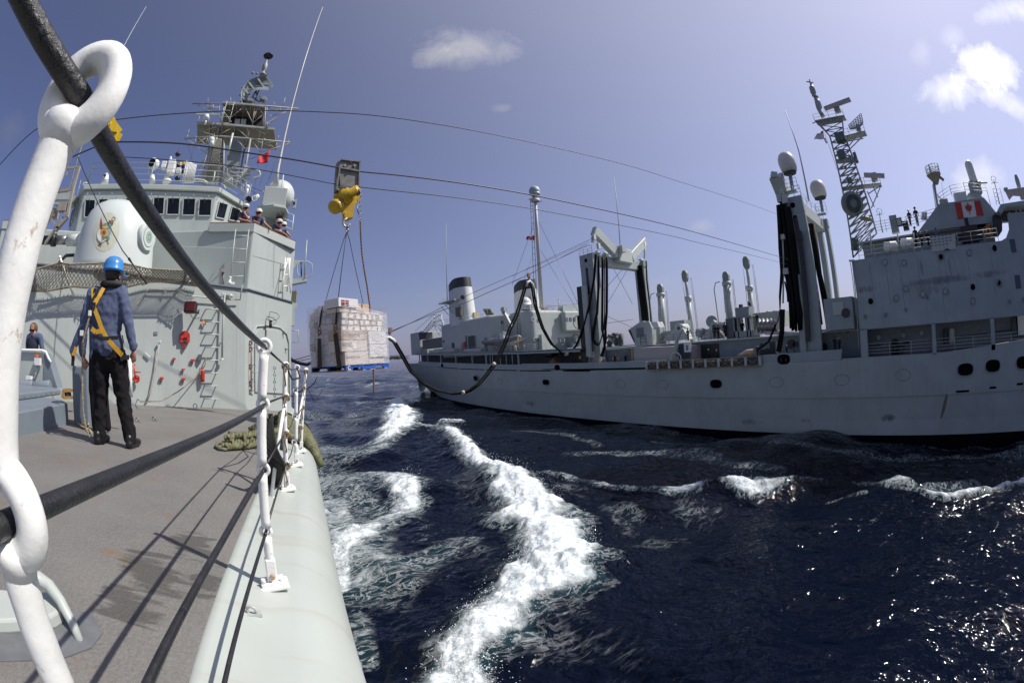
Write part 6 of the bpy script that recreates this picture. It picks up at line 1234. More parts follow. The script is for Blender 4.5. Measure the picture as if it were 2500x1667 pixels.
mb=MB();mb.prism([c7(1625,480,46),c7(1900,440,46),c7(1990,440,46),c7(1990,600,46),c7(1810,590,46),c7(1800,550,46),c7(1720,545,46),c7(1680,595,46)],(.1,0,0));o=part('canvas_dodger',mb,mat('pale_canvas',(.42,.36,.31),.9),aor)
mb=MB();mb.lathe([(.3,0),(.32,.7),(.2,1.2),(.02,1.35)],c7(1790,450,47),n=10);mb.box(c7(1640,475,46),(.4,.5,.3));part('dodger_light',mb,AORP,aor)
for x,y,h,lb in((215,740,5,'thin post with a hoop aerial aft of the searchlight box'),(1540,560,0,'thin post with a hoop aerial between the gun dome and the canvas dodger')):
 mb=MB()
 if h:p=[c7(255,960,49),c7(232,860,49),c7(215,720,49)]
 else:p=[c7(1570,640,46),c7(1535,480,46),c7(1502,360,46)]
 mb.tube(p,[.09,.06,.04],6);mb.ring(p[2],(1,0,0),.32,.03,14,4);mb.cyl(p[2]-V(0,.5,.35),p[2]+V(0,.5,-.35),.03,n=4);solo('hoop_aerial',mb,AORP,lb,'antenna',WLD,'hoop aerials')
mb=MB();mb.rail([c7(180,870+100,46.3),c7(540,910,46.3),c7(880,820,46.3)],1.15,4,.03,1.5);mb.rail([c7(1540,650,44.5),c7(1620,640,44.5)],1.5,4,.03,1);part('signal_deck_rail',mb,AORP2,aor)
t=thing('searchlight_box','grey box with a square dark panel on the signal deck','box',c7(395,920,47));mb=MB();mb.box(c7(385,870,47),(1,.9,1.7));part('cabinet',mb,AORP,t);mb=MB();mb.box(c7(438,840,46.4),(.1,.75,.9));mb.box(c7(438,840,46.33),(.05,.5,.6),1);part('panel',mb,[BLKP,AORP2],t)
mb=MB();mb.box(c7(515,885,47),(.6,.7,.9));solo('dark_locker',mb,BLKP,'small black locker behind the two standing sailors on the signal deck','locker')
for k,x in enumerate((700,722,742)):
 mb=MB();mb.cyl(c7(x,800,47),c7(x+2,730,47),.12,n=8);mb.box(c7(x,800,47),(.3,.35,.3));solo('rack_tube',mb,AORW,'white upright tube by the signal deck rail, %s of three'%ORD[k],'tube',WLD,'white upright tubes')
mb=MB();mb.lathe([(.1,-.5),(.12,0),(.35,.1),(.38,.3),(.3,.36)],c7(812,815,46.6),n=12);solo('bowl_light',mb,AORW,'white bowl shaped light at the signal deck rail','light')
for k,(x0,x1,y,lb)in enumerate(((265,425,1122,'white liferaft canister aft of the pair, near the lattice mast'),(455,610,1082,'white liferaft canister forward of the pair, nearer the crew'))):
 mb=MB();a,b=c7(x0,y+6,43.4),c7(x1,y-6,43.4);mb.tube([a,a+(b-a)*.08,a+(b-a)*.48,a+(b-a)*.5,a+(b-a)*.52,a+(b-a)*.92,b],[.2,.5,.5,.55,.5,.5,.2],16);mb.bar(a+V(0,-.5,-.9),a+V(0,-.5,-.4),.2,m=1);mb.bar(b+V(0,.5,-.9),b+V(0,.5,-.4),.2,m=1)
 solo('raft_canister',mb,[WHITEC,AORP],lb,'canister',WLD,'white liferaft canisters')
mb=MB();mb.rail([V(XS+.1,5.6,16),V(XS+.1,-3.0,16)],1.1,3,.03,1.6);mb.rail([V(XS+.1,-5.5,16),V(XS+.1,-10.3,16)],1.1,3,.03,1.6);part('side_deck_rail',mb,AORP2,aor)
for x in(125,430,610):
 mb=MB();mb.cyl(c7(x,1190,42.8),c7(x-10,960,42.8),.07,n=6);part('rail_post',mb,AORP2,aor)
t=thing('tally_board','pale board hung on the side rail with rows of tiny black ship silhouettes','board',c7(940,1180,42.35))
mb=MB();mb.prism([c7(*p,42.38)for p in((783,1000),(1030,978),(1070,965),(1078,1142),(810,1178))],(.05,0,0));part('panel',mb,AORP2,t)
for r,(y,n)in enumerate(((1015,6),(1048,6),(1080,6),(1114,5))):
 for k in range(n):
  mb=MB();x=798+r*3+k*43;c=c7(x,y-4-k*6,42.36);mb.prism([c+V(0,.15,.05),c+V(0,.08,-.04),c+V(0,-.1,-.04),c+V(0,-.15,.05),c+V(0,-.03,.02),c+V(0,.05,.02)],(.012,0,0));part('ship_mark',mb,BLKP,t)
mb=MB();c=c7(980,1148,42.36);mb.prism([c+V(0,.35,0),c+V(0,.28,-.07),c+V(0,-.28,-.07),c+V(0,-.35,0),c+V(0,-.1,.02),c+V(0,-.05,.12),c+V(0,.08,.05),c+V(0,.1,.14),c+V(0,.18,.02)],(.012,0,0));part('ship_mark',mb,BLKP,t)
mb=MB();mb.box(c7(1235,980,44),(1.2,2.0,1.4));mb.box(c7(1350,980,44),(.6,.5,1));mb.box(c7(1205,870,44.6),(.5,.4,1.2));mb.cyl(c7(1120,1020,44),c7(1110,1020,44.4),.35,n=10);solo('covered_winch',mb,mat('brown_black_cover',(.03,.028,.022),.8),'dark covered machine on the side deck under the flag panel','machine')
mb=MB();mb.cyl(c7(1440,940,45.0),c7(1440,940,45.05),.55,n=20);mb.cyl(c7(1442,940,44.97),c7(1442,940,45.0),.34,n=18,m=1);mb.box(c7(1443,940,44.95),(.03,.3,.3),2);mb.box(c7(1440,880,44.98),(.04,.4,.25),1);solo('ships_badge',mb,[mat('badge_red',(.35,.06,.03),.5),mat('badge_gold',(.55,.38,.08),.5),BLKP],'round red and gold ship badge on the house side','badge')
mb=MB();mb.prism([c7(*p,45.3)for p in((1490,770),(1560,700),(1600,850),(1600,940),(1560,1000),(1500,1010))],(.3,0,0));part('curved_recess',mb,BLKP,aor)
# tall lattice mast
t=thing('lattice_mast','tall dark lattice mast with bar radars and flags on the supply ship','mast',V(51,5,16))
DM=mat('dark_mast_steel',(.33,.35,.34),.6,var=.3,scale=2)
L5=lambda x,y,xx=50.0:A(1850+x/3.409,180+y/3.409,xx)
B0=[L5(795,1530),L5(990,1330),L5(990,1330,52.5),L5(795,1530,52.5)]
B1=[L5(600,520),L5(715,500),L5(715,500,51.6),L5(600,520,51.6)]
B2=[L5(490,390,49.8),L5(700,350,49.8),L5(700,350,52),L5(490,390,52)]
mb=MB();mb.truss(B0,B1,.115,17,.55);part('lower_lattice',mb,DM,t)
mb=MB();mb.truss(B1,B2,.10,3,.6);part('upper_lattice',mb,DM,t)
def deckp(nm,pts,th=.2):mb=MB();mb.prism([pts[0],pts[1],pts[1]+V(1.5,0,0),pts[0]+V(1.5,0,0)],(0,0,th*.5));mb.rail([pts[0],pts[1]],.9,2,.03,1);part(nm,mb,DM,t)
deckp('platform',[L5(475,395,49.6),L5(720,350,49.6)]);deckp('platform',[L5(700,530,49.8),L5(895,480,49.8)]);deckp('platform',[L5(700,950,49.8),L5(1025,915,49.8)]);deckp('platform',[L5(650,720,50),L5(825,700,50)])
mb=MB()
for a,b in(((895,500),(770,625)),((720,570),(880,540)),((740,600),(770,625)),((1025,930),(945,1120)),((960,940),(1000,1030)),((910,980),(970,1110)),((1025,930),(920,1000)),((825,705),(800,760)),((845,490),(760,600)),((480,400),(600,520)),((455,415),(490,400))):mb.cyl(L5(*a,49.8),L5(*b,49.8),.07,n=5)
part('brace',mb,DM,t)
mb=MB();mb.tube([L5(545,360),L5(500,290),L5(480,210),L5(440,70)],[.3,.2,.2,.1],10)
for x,y,r,l in((505,260,.42,1.6),(457,140,.40,1.5)):p=L5(x,y);mb.lathe([(.15,-l/2),(r,-l/4),(r,l/4),(.15,l/2)],p,L5(440,70)-L5(480,210),12)
mb.cyl(L5(478,192),L5(478,188),.45,n=14);mb.bar(L5(405,68),L5(462,76),.12);mb.bar(L5(430,50),L5(440,95),.14);part('topmast',mb,mat('topmast_grey',(.34,.35,.35),.5),t)
for nm,a,b,p,q,lb in(('bar_radar',(555,295),(770,215),(660,290),(665,330),'long slanting bar radar at the top of the dark lattice mast'),('bar_radar',(885,845),(1055,852),(968,862),(968,905),'horizontal bar radar on the outrigger lower on the dark lattice mast')):
 mb=MB();mb.bar(L5(*a,49.5),L5(*b,49.5),.35,.5);mb.box(L5(*p,50),(.7,.8,.9));mb.cyl(L5(*p,50),L5(*q,50),.2,n=8);solo(nm,mb,mat('radar_tan',(.42,.40,.38),.5),lb,'radar',WLD,'bar radars')
mb=MB();rows=[]
for i in range(7):
 f=i/6;a=L5(755+105*f,430-100*f,49.5);b=L5(765+110*f+10*sin(pi*f),465-45*f*f,49.5);rows.append([a+(b-a)*g+V(0,0,0)+V(.5*sin(pi*g),0,0)for g in np.linspace(0,1,6)])
for r in rows:mb.tube(r,.045,4)
for j in range(6):mb.tube([r[j]for r in rows],.045,4)
for r,r2 in zip(rows[:-1],rows[1:]):
 for j in range(5):mb.cyl(r[j],r2[j+1],.03,n=3);mb.cyl((r[j]+r[j+1])/2,(r2[j]+r2[j+1])/2,.025,n=3)
mb.cyl(L5(835,430,50),L5(845,480,50),.3,n=8);solo('mesh_dish',mb,DM,'curved mesh radar dish on the mast outrigger','radar')
t2=thing('mast_drum','round grey dish housing on the inner side of the dark lattice mast','drum',L5(800,1080,49));mb=MB();c=L5(798,1080,48.8);mb.lathe([(.9,0),(1.35,.2),(1.4,.8),(1.1,1.5),(.6,1.7)],c,(1,.5,.25),24);part('housing',mb,mat('drum_green_grey',(.16,.19,.175),.5),t2)
mb=MB();mb.lathe([(1.0,-.02),(.45,-.04)],c,(1,.5,.25),24,cap=False);part('face',mb,DARKIN,t2);mb=MB();mb.cyl(L5(905,1215,49),L5(905,1195,49),.9,.5,n=14);part('lamp_disc',mb,mat('khaki',(.16,.15,.11),.6),t2)
SL=mat('masthead_red',(.4,.06,.04),.6)
flag('ensign_flag',[L5(545,475,49),L5(500,500,49),L5(468,550,49),L5(555,545,49)],[RF,WHF],'white and red ensign streaming aft of the dark lattice mast',frame=WLD,wav=.15,stripes=lambda s,u:0 if(u<.22 and s<.5)or(s>.85 and u>.7)else 1)
flag('pennant',[L5(740,770,49),L5(705,770,49),L5(720,785,49),L5(738,800,49)],[SL],'tiny red pennant inside the dark lattice mast',frame=WLD,wav=.05)
mb=MB();mb.cyl(L5(555,500,49),L5(660,800,49),.03,n=3);mb.tube([L5(555,540,49),L5(575,580,49)],[.15,.1],4);solo('ensign_halyard',mb,WHF,'white halyard from the ensign down the lattice mast','rope')
mb=MB();mb.box(L5(700,680,50),(1.2,1.0,.9));mb.box(L5(690,535,50),(1.3,1.3,1.0));mb.box(L5(765,890,50),(.6,.6,.6));mb.box(L5(815,700,50),(.5,.4,1.2));mb.cyl(L5(805,1370,49.8),L5(810,1470,49.8),.5,n=8);solo('mast_boxes',mb,mat('green_grey_box',(.10,.14,.12),.6),'green grey equipment boxes bolted inside the lattice mast','equipment')
# replenishment gantries
GP=mat('gantry_grey',(.30,.34,.34),.5,var=.08,scale=.6,streak=.15)
def gantry(w,xs,y,ztop,lab,fx=57.2):
 t=thing('replenishment_gantry',lab,'gantry',(xs,y,7.2),WLD,'replenishment gantries');z0=7.15
 mb=MB();mb.box((xs+1.0,y,(z0+ztop)/2),(2.2,w*.40,ztop-z0));mb.box((xs-.35,y+w*.33,(z0+ztop-8)/2),(.5,w*.3,ztop-8-z0));mb.box((xs+.15,y-w*.33,(z0+ztop)/2),(.5,w*.34,ztop-z0));mb.box((xs+.15,y+w*.33,(z0+ztop)/2),(.5,w*.34,ztop-z0));mb.box((xs+.15,y,ztop-.88),(.54,w+.04,1.8));mb.box((xs+.15,y,z0+8),(.45,w*.9,1.0));o=part('near_post',mb,GP,t);bevel(o,.06,1)
 mb=MB();mb.cyl((xs-.12,y,ztop-.9),(xs-.08,y,ztop-.9),.3,n=14);mb.box((xs-.1,y,ztop-4),(.04,.5,3.6));mb.cyl((xs-.1,y,ztop-2.2),(xs-.06,y,ztop-2.2),.25,n=14);part('slot',mb,BLKP,t)
 mb=MB();mb.box((fx-.5,y+w*.12,(z0+ztop)/2),(1.0,w*.30,ztop-z0-.1));mb.box((fx-.5,y-w*.35,(z0+ztop)/2),(1.0,w*.22,ztop-z0-.1));mb.box((fx-.5,y-w*.1,ztop-.5),(1.04,w*.8,1.0));o=part('far_post',mb,GP,t)
 mb=MB();mb.box(((xs+fx)/2,y,ztop-.8),(fx-xs-.6,w*.55,1.5));o=part('cross_beam',mb,AORP2,t);bevel(o,.05,1)
 mb=MB();mb.rail([V(xs,y-w/2,ztop),V(xs,y+w/2,ztop)],1.1,3,.035,.8);mb.rail([V(xs+2,y-w*.3,ztop),V(fx-1,y-w*.3,ztop)],.9,2,.03,2);part('top_rail',mb,AORP2,t)
 return t
g1=gantry(2.6,44.4,43.6,23.3,'grey replenishment gantry with a V shaped top arm, nearer the stern')
g2=gantry(2.4,44.2,12.2,23.6,'big dark hung replenishment gantry beside the lattice mast')
c3b=lambda x,y,xx=45.0:A(1250+x/3.267,420+y/3.267,xx)
mb=MB();pts=[(640,470,44.5),(660,460,44.5),(835,620,49.5),(935,650,53),(1050,552,60),(1062,560,60),(950,712,54),(835,695,49.5),(745,610,47)]
P=[c3b(*p)for p in pts]
for a,b,w,h in((P[0]*.5+P[1]*.5,(P[2]+P[7])/2,.9,1.5),((P[2]+P[7])/2,(P[3]+P[6])/2,.9,2.2),((P[3]+P[6])/2,P[4]*.5+P[5]*.5,.9,1.5)):mb.bar(a,b,w,h)
o=part('v_arm',mb,AORP2,g1);bevel(o,.1,1)
mb=MB();mb.tube([c3b(865,640,50),c3b(850,400,50),c3b(812,40,50)],[.10,.07,.04],6);mb.box(c3b(865,620,50),(1,1.6,1.0));solo('gantry_whip',mb,AORP2,'slim whip aerial on the V shaped gantry arm','antenna')
mb=MB();mb.bar(L5(150,850,44),L5(215,1010,45.5),1.5,1.1);mb.bar(L5(110,843,43.5),L5(160,848,43.8),.9,.5);o=part('slant_arm',mb,AORP2,g2)
mb=MB();mb.tube([L5(425,1060,50),L5(340,640,50),L5(225,300,50)],[.12,.08,.035],6);solo('gantry_whip',mb,AORP2,'slim whip aerial leaning between the two white domes','antenna')
for k,(x,y,r,bx,by,xx,lb)in enumerate(((245,745,1.05,290,965,44.6,'white egg shaped dome on the near end of the dark hung gantry'),(503,965,1.15,540,1150,56,'white egg shaped dome at the far end of the dark hung gantry'))):
 t=thing('satcom_dome',lb,'radome',L5(bx,by,xx),WLD,'egg domes on the gantry');c=L5(x,y,xx)
 mb=MB();mb.lathe([(r*.75,-1.1),(r*.92,-.7),(r,0),(r*.93,.55),(r*.7,1.0),(r*.35,1.25),(.01,1.33)],c,(0,.08,1),24);part('dome',mb,mat('cream_dome',(.60,.57,.50),.35),t)
 mb=MB();mb.cyl(c-V(0,0,1.25),c-V(0,0,1.05),r*.72,n=20,m=1);mb.cyl(L5(bx,by,xx),c-V(0,0,1.2),.22,n=10);mb.rail([c+V(-.2,.9,-3.2),c+V(-.2,-.6,-3.2)],1.4,3,.03,.6);mb.box(c+V(-.2,.3,-3.3),(.8,1.4,.15));part('post',mb,[GP,DARKIN],t)
mb=MB();mb.ball(c3b(180,155,54),1.15,20,14,sc=(1,1,1.05));mb.cyl(c3b(180,165,54),c3b(180,182,54),1.12,n=20)
t=thing('pole_mast','slender white pole mast with ladder and pale ball dome beyond the second funnel','mast',c3b(235,1080,54));part('ball_dome',mb,mat('pale_blue_dome',(.36,.42,.45),.4),t)
mb=MB();mb.tube([c3b(235,1090,54),c3b(200,470,54),c3b(185,190,54)],[.42,.36,.28],10);mb.cyl(c3b(185,240,54),c3b(185,215,54),.9,n=14);mb.cyl(c3b(185,205,54),c3b(185,190,54),.5,n=14);part('pole',mb,mat('mast_white',(.50,.49,.47),.5,var=.1,streak=.3),t)
mb=MB();mb.ladder(c3b(190,1080,53.4),c3b(155,200,53.4),V(0,1,0),.8,1.2,.05);mb.bar(c3b(128,218,54),c3b(238,236,54),.1);part('ladder',mb,DARKIN,t)
flag('national_flag',[c3b(185,510,52),c3b(128,512,52),c3b(114,542,52),c3b(182,545,52)],[RF,WHF],'red and white maple leaf flag flying from the slender pole mast',frame=WLD,wav=.2,nx=16,ny=10,stripes=lambda s,u:1 if .27<s<.73 and not(.42<s<.60 and .25<u<.8)and not(.35<s<.68 and .42<u<.6)else 0)
mb=MB()
for a,b,xa,xb in(((180,400),(0,900),54,50),((170,650),(60,950),54,50),((215,400),(540,1080),54,50),((225,620),(530,1120),54,52),((0,830),(620,540),50,44.6),((0,885),(600,575),50,44.6),((790,735),(960,1050),54,58),((900,755),(680,1000),56,50),((930,760),(760,1050),56,50),((760,1150),(960,1240),50,56),((760,1205),(970,1175),50,56),((100,1090),(560,1050),60,60)):mb.cyl(c3b(*a,xa),c3b(*b,xb),.035,n=3)
solo('ship_rigging',mb,WIRE,'thin stays between the pole mast, the gantry and the funnels','wires')
HOSE=mat('black_hose',(.010,.0095,.009),.7,var=.4,scale=4,spec=.12)
for k,pts in enumerate((((668,660),(655,850),(620,1050),(575,1230),(520,1370),(470,1440),(425,1462)),((690,670),(690,900),(680,1120),(650,1250),(645,1330),(665,1370),(690,1375)),((722,680),(722,900),(720,1120),(718,1250),(735,1330),(740,1400),(715,1470)),((755,680),(757,900),(755,1120),(745,1250),(748,1330),(735,1400),(712,1465)),((738,690),(740,900),(738,1150),(730,1260),(700,1370)))):
 mb=MB();P=[c3b(x,y,43.5 if k==0 else 44.0)for x,y in pts];Q=[]
 for i in range(len(P)-1):
  for j in range(4):Q.append(P[i]+(P[i+1]-P[i])*j/4)
 Q.append(P[-1]);mb.tube(Q,.17 if k!=4 else .08,8);solo('fuel_hose',mb,HOSE,['black fuel hose sweeping from the aft gantry down toward the loop bottom','black hose hanging from the aft gantry with a hooked lower end','black hose hanging straight, thickest of the group right of the near post','black hose hanging rightmost under the aft gantry beam','thin black hose between two thick ones under the aft gantry'][k],'hose')
mb=MB()
for x,y in((680,645),(745,655)):mb.tube([c3b(x-18,y+12,43.8),c3b(x,y-6,43.8),c3b(x+16,y+10,43.8)],.28,8)
for x,y in((655,520),(645,540),(690,590)):mb.box(c3b(x,y,44),(.4,.4,.8))
solo('hose_saddles',mb,AORW,'white saddles holding the hoses under the aft gantry arm','saddle')
for k in range(4):
 mb=MB();x0=1000+12*k;mb.tube([c3b(x0,745,55.6),c3b(x0+18,950,55.6),c3b(x0+36,1080,55.6),c3b(x0+46,1185,55.6)],.24,7);solo('hung_hose',mb,HOSE,'black hose on the far post of the aft gantry, %s of four'%ORD[k],'hose',WLD,'hoses on the far post of the aft gantry')
mb=MB();mb.tube([c3b(1070,710,55.4),c3b(1075,860,55.4),c3b(1100,1080,55.4),c3b(1112,1230,55.4)],.13,6);mb.tube([c3b(1000,720,59),c3b(1030,700,59),c3b(1055,730,59)],.3,8,m=1);mb.cyl(c3b(1055,690,59),c3b(1058,560,59),.15,n=5,m=1);solo('far_gantry_line',mb,[HOSE,AORW],'thin dark line and white saddle at the far gantry arm','hose')
c6b=lambda x,y,xx=43.8:A(1850+x/3.409,400+y/3.409,xx)
HB=[((165,345),(185,560),(215,860),(245,960),(270,1150),(275,1370)),((180,340),(205,560),(235,860),(265,1000),(290,1150),(290,1390)),((205,320),(240,560),(265,860),(290,1000),(310,1200),(320,1395)),((225,340),(255,560),(290,860),(310,1000),(335,1200),(345,1390)),((245,360),(275,560),(310,860),(335,1100),(360,1250),(362,1380)),((262,360),(290,560),(325,860),(350,1100),(372,1250),(385,1380)),((195,320),(222,560),(252,860),(272,1000),(300,1200),(305,1380))]
for k,pts in enumerate(HB):
 mb=MB();mb.tube([c6b(x,y,43.3+.25*(k%3))for x,y in pts],[.17,.21,.22,.21,.21,.15],10);solo('hung_hose',mb,HOSE,'thick black hose in the bundle on the dark gantry, %s of seven'%ORD[k],'hose',WLD,'hoses bundled on the dark gantry')
mb=MB();mb.tube([c6b(165,345,42.9),c6b(185,700,42.9),c6b(200,900,42.9),c6b(185,1100,42.9),c6b(185,1205,42.9)],[.17,.2,.19,.14,.08],8);solo('hung_hose',mb,HOSE,'tapering black hose outermost on the aft side of the dark gantry','hose')
for k,(a,b)in enumerate((((440,500),(600,1330)),((455,500),(585,1330)),((430,560),(520,1340)))):
 mb=MB();mb.tube([c6b(a[0],a[1],46.4),c6b((a[0]+b[0])/2-8,(a[1]+b[1])/2,46.4),c6b(*b,46.4)],.32,8);solo('hung_hose',mb,HOSE,'thick black hose inside the dark gantry between its posts, %s of three'%ORD[k],'hose',WLD,'hoses inside the dark gantry')
mb=MB();mb.tube([c6b(205,1210,42.8),c6b(200,1400,42.8),c6b(175,1560,43)],.3,8);mb.tube([c6b(150,1330,42.9),c6b(90,1480,43),c6b(10,1540,43.2)],.12,6);mb.tube([c6b(185,1200,42.8),c6b(175,1280,42.8),c6b(130,1400,42.9)],.05,5);solo('trailing_hose',mb,HOSE,'black hose curving from the dark gantry down to the pale hose end on deck','hose')
mb=MB();mb.tube([c6b(205,600,43),c6b(212,760,43),c6b(210,1160,43)],.10,6);mb.box(c6b(208,610,43),(.4,.5,.5));mb.box(c6b(232,895,43),(.4,.6,.6));mb.tube([c6b(225,980,43),c6b(245,1080,43),c6b(250,1150,43)],.08,5,m=1);mb.box(c6b(195,230,43.4),(.5,.4,.6));mb.box(c6b(185,290,43.4),(.6,.6,.8));mb.box(c6b(225,300,43.4),(.6,.6,.8));solo('tensioner_blocks',mb,[AORP2,HOSE],'pale blocks and rod among the hoses of the dark gantry','blocks')
for xx_,p0,p1,lb in((44.0,(355,790),(390,900),'tall yellow plate on the near post of the dark gantry'),(44.0,None,None,'yellow block on the near post of the aft gantry with a hanging loop')):
 t=thing('yellow_plate',lb,'plate',c6b(375,850,43.5)if p0 else c3b(555,1200,43.9))
 mb=MB()
 if p0:a,b=c6b(*p0,43.6),c6b(*p1,43.6);mb.box((a+b)/2,(.4,abs(a[1]-b[1]),a[2]-b[2]));part('block',mb,mat('dull_yellow',(.45,.33,.03),.5),t)
 else:
  mb.box(c3b(557,1200,43.9),(.4,1.5,1.9));part('block',mb,mat('dull_yellow',(.45,.33,.03),.5),t);mb=MB();mb.ring(c3b(525,1197,43.9),(1,0,0),.95,.05,18,5,sq=1.0);part('loop',mb,BLKP,t);mb=MB();mb.box(c3b(540,1200,43.85),(.3,.4,1.9));part('side',mb,mat('khaki',(.16,.15,.11),.6),t)
mb=MB();a=c3b(548,915,43.9);mb.box((43.8,a[1],(a[2]+7)/2),(.5,1.0,a[2]-7));mb.box((43.6,a[1]-1.0,a[2]-5),(.3,.9,10),1);o=solo('ram_cylinder',mb,[BLACK,AORP2],'tall black ram column against the near post of the aft gantry','ram')
mb=MB();a=c6b(345,600,43.5);b=c6b(420,1480,43.5);mb.bar(a,b,.45,.3);mb.box(a,(.5,.6,.9));solo('ram_cylinder',mb,BLACK,'tall black ram column against the near post of the dark gantry','ram')
# cargo kingposts
KP=((1611,695,1618,822,50,'thick','short thick kingpost with a hooked pipe, aftmost of the four'),(1671,662,1690,818,52,'thin','thin kingpost with collar, second from aft'),(1771,665,1784,815,50,'thick','thick kingpost with a hooked pipe, standing left of the control cab'),(1820,628,1840,815,52,'thin','tallest thin kingpost, rising right of the control cab'))
for px0,py0,px1,py1,xx,kind,lb in KP:
 t=thing('kingpost',lb,'kingpost',A(px1,py1,xx),WLD,'cargo kingposts');top,bot=A(px0,py0,xx),A(px1,py1,xx);bot[2]=9.7;h=top[2]-bot[2];y=(top[1]+bot[1])/2
 P=lambda f:V(xx,top[1]*f+bot[1]*(1-f),bot[2]+h*f);r=.42 if kind=='thick' else .36
 mb=MB()
 if kind=='thick':mb.cyl(P(0),P(.86),.48,n=14);mb.cyl(P(.80),P(.86),.62,n=14)
 else:mb.cyl(P(0),P(.60),.34,n=12);mb.cyl(P(.58),P(.64),.5,n=12);mb.cyl(P(.62),P(.9),.2,n=10)
 part('column',mb,AORP2,t)
 mb=MB();c=P(1.0)+V(0,0,-.75);w=.44;hh=.84;mb.prism([c+V(-.3,a*w,b*hh)for a,b in((-.45,-1),(.45,-1),(1,-.35),(1,.5),(.5,1),(-.5,1),(-1,.5),(-1,-.35))],(.6,0,0));o=part('sheave_head',mb,mat('head_grey',(.24,.27,.25),.5),t);bevel(o,.08,1)
 mb=MB();mb.cyl(c+V(.3,-.7,-.2),V(xx,bot[1]-.9,bot[2]),.03,n=4);mb.cyl(c+V(.3,-.85,-.2),V(xx,bot[1]-1.1,bot[2]),.03,n=4);mb.cyl(c+V(.3,.7,-.4),V(xx,bot[1]+.55,bot[2]+h*.4),.03,n=4);part('fall',mb,WIRE,t)
 if kind=='thick':
  mb=MB();mb.tube([c+V(-.3,.8,-.3),c+V(-.3,1.5,-.4),c+V(-.3,1.8,-1.2),V(xx,bot[1]+1.6,bot[2]+.9)],.07,6);mb.ball(V(xx,bot[1]+1.6,bot[2]+1.5),.22,8,6);part('hook_pipe',mb,AORP2,t)
 mb=MB();mb.ladder(P(.02)+V(-.5,-.15,0),P(.58 if kind=='thin' else .8)+V(-.5,-.15,0),V(0,1,0),.35,.5,.03);part('rungs',mb,AORP2,t)
# working deck: cab, winches, cabin, davit, brow
K4b=lambda x,y,xx=47.0:A(1580+x/4.704,600+y/4.704,xx)
t=thing('control_cab','glazed grey winch control cab between the two tall kingposts','cab',K4b(1080,1050));a,b=K4b(980,830),K4b(1200,1050)
yl,yr=a[1],b[1];z0,z1=b[2]-.1,a[2]
mb=MB();mb.box((48.3,(yl+yr)/2,z0+.45),(2.6,yl-yr,.9));mb.box((48.3,(yl+yr)/2,z1+.05),(2.8,yl-yr+.2,.15))
for y in(yl-.1,yl-(yl-yr)*.27,yr+.1,yr+(yl-yr)*.22):mb.box((47.1,y,(z0+z1)/2),(.2,.16,z1-z0));mb.box((49.5,y,(z0+z1)/2),(.2,.16,z1-z0))
mb.box((48.3,(yl+yr)/2,z1+.6),(1.8,(yl-yr)*.75,1.1));part('frame',mb,mat('cab_grey',(.25,.28,.29),.5),t)
mb=MB();mb.box((47.2,yl-(yl-yr)*.14,(z0+z1)/2+.4),(.03,(yl-yr)*.2,(z1-z0)*.6));mb.box((47.2,yr+(yl-yr)*.12,(z0+z1)/2+.4),(.03,(yl-yr)*.15,(z1-z0)*.6));part('pane',mb,GLASS,t)
mb=MB();mb.cyl((47.6,yl-.8,z1+1.3),(47.6,yl-1.2,z1+1.3),.22,n=10);mb.cyl((47.6,yr+.2,z1+1.2),(47.6,yr+.2,z1+1.7),.2,n=8);part('floodlight',mb,DARKIN,t)
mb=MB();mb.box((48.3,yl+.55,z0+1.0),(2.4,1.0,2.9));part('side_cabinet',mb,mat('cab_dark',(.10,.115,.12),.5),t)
def winch(x0,x1,y,xx,lb,boxr=True):
 t=thing('cargo_winch',lb,'winch',K4b((x0+x1)/2,y,xx),WLD,'cargo winches');a,b=K4b(x0,y,xx),K4b(x1,y,xx);L=a[1]-b[1];z=b[2]
 mb=MB();mb.prism([V(xx,a[1],z),V(xx,b[1],z),V(xx,b[1]+L*.25,z+1.9),V(xx,b[1]+L*.38,z+1.9)],(1.2,0,0));o=part('side_frame',mb,AORP2,t)
 mb=MB();c=V(xx+.6,b[1]+L*.3,z+1.5);mb.cyl(c-V(.9,0,0),c+V(1,0,0),.55,n=16);mb.cyl(c-V(.95,0,0),c-V(.85,0,0),.2,n=10,m=1);part('drum',mb,[AORP2,BLKP],t)
 mb=MB();mb.box((xx+1.4,a[1]-L*.15,z+.7),(1.6,L*.4,1.2));part('gearbox',mb,GP,t)
winch(170,480,1075,47.5,'grey cargo winch with sloping frame, farther aft of the pair')
winch(600,870,1065,47.5,'grey cargo winch with sloping frame and round drum beside two standing sailors')
mb=MB();mb.box(K4b(390,915,51),(2,2.4,1.3));mb.cyl(K4b(350,915,48.5),K4b(350,915,49),.5,n=14);mb.cyl(K4b(580,1000,48),K4b(650,1000,48),.6,n=14);mb.cyl(K4b(740,870,49),K4b(740,870,50),.75,n=16);mb.bar(K4b(760,870,49),K4b(860,960,49),.7,.5);solo('deck_machinery',mb,GP,'rounded grey deck machinery between the winches','machinery')
t=thing('cable_reel','large ribbed reel on a trestle beside the dark gantry','reel',K4b(1340,1000,46.8));mb=MB();a,b=K4b(1290,920,47),K4b(1500,920,47)
mb.tube([a+(b-a)*k/14 for k in range(15)],[.85 if k%3==0 else .6 for k in range(15)],18);part('drum',mb,STEEL,t)
mb=MB();p=[K4b(1225,1020,46.7),K4b(1280,900,46.7),K4b(1325,900,46.7),K4b(1375,1010,46.7)];mb.prism(p,(.3,0,0));mb.bar(K4b(1360,1000,46.7),K4b(1780,1010,46.7),.5,.4);part('trestle',mb,AORP2,t)
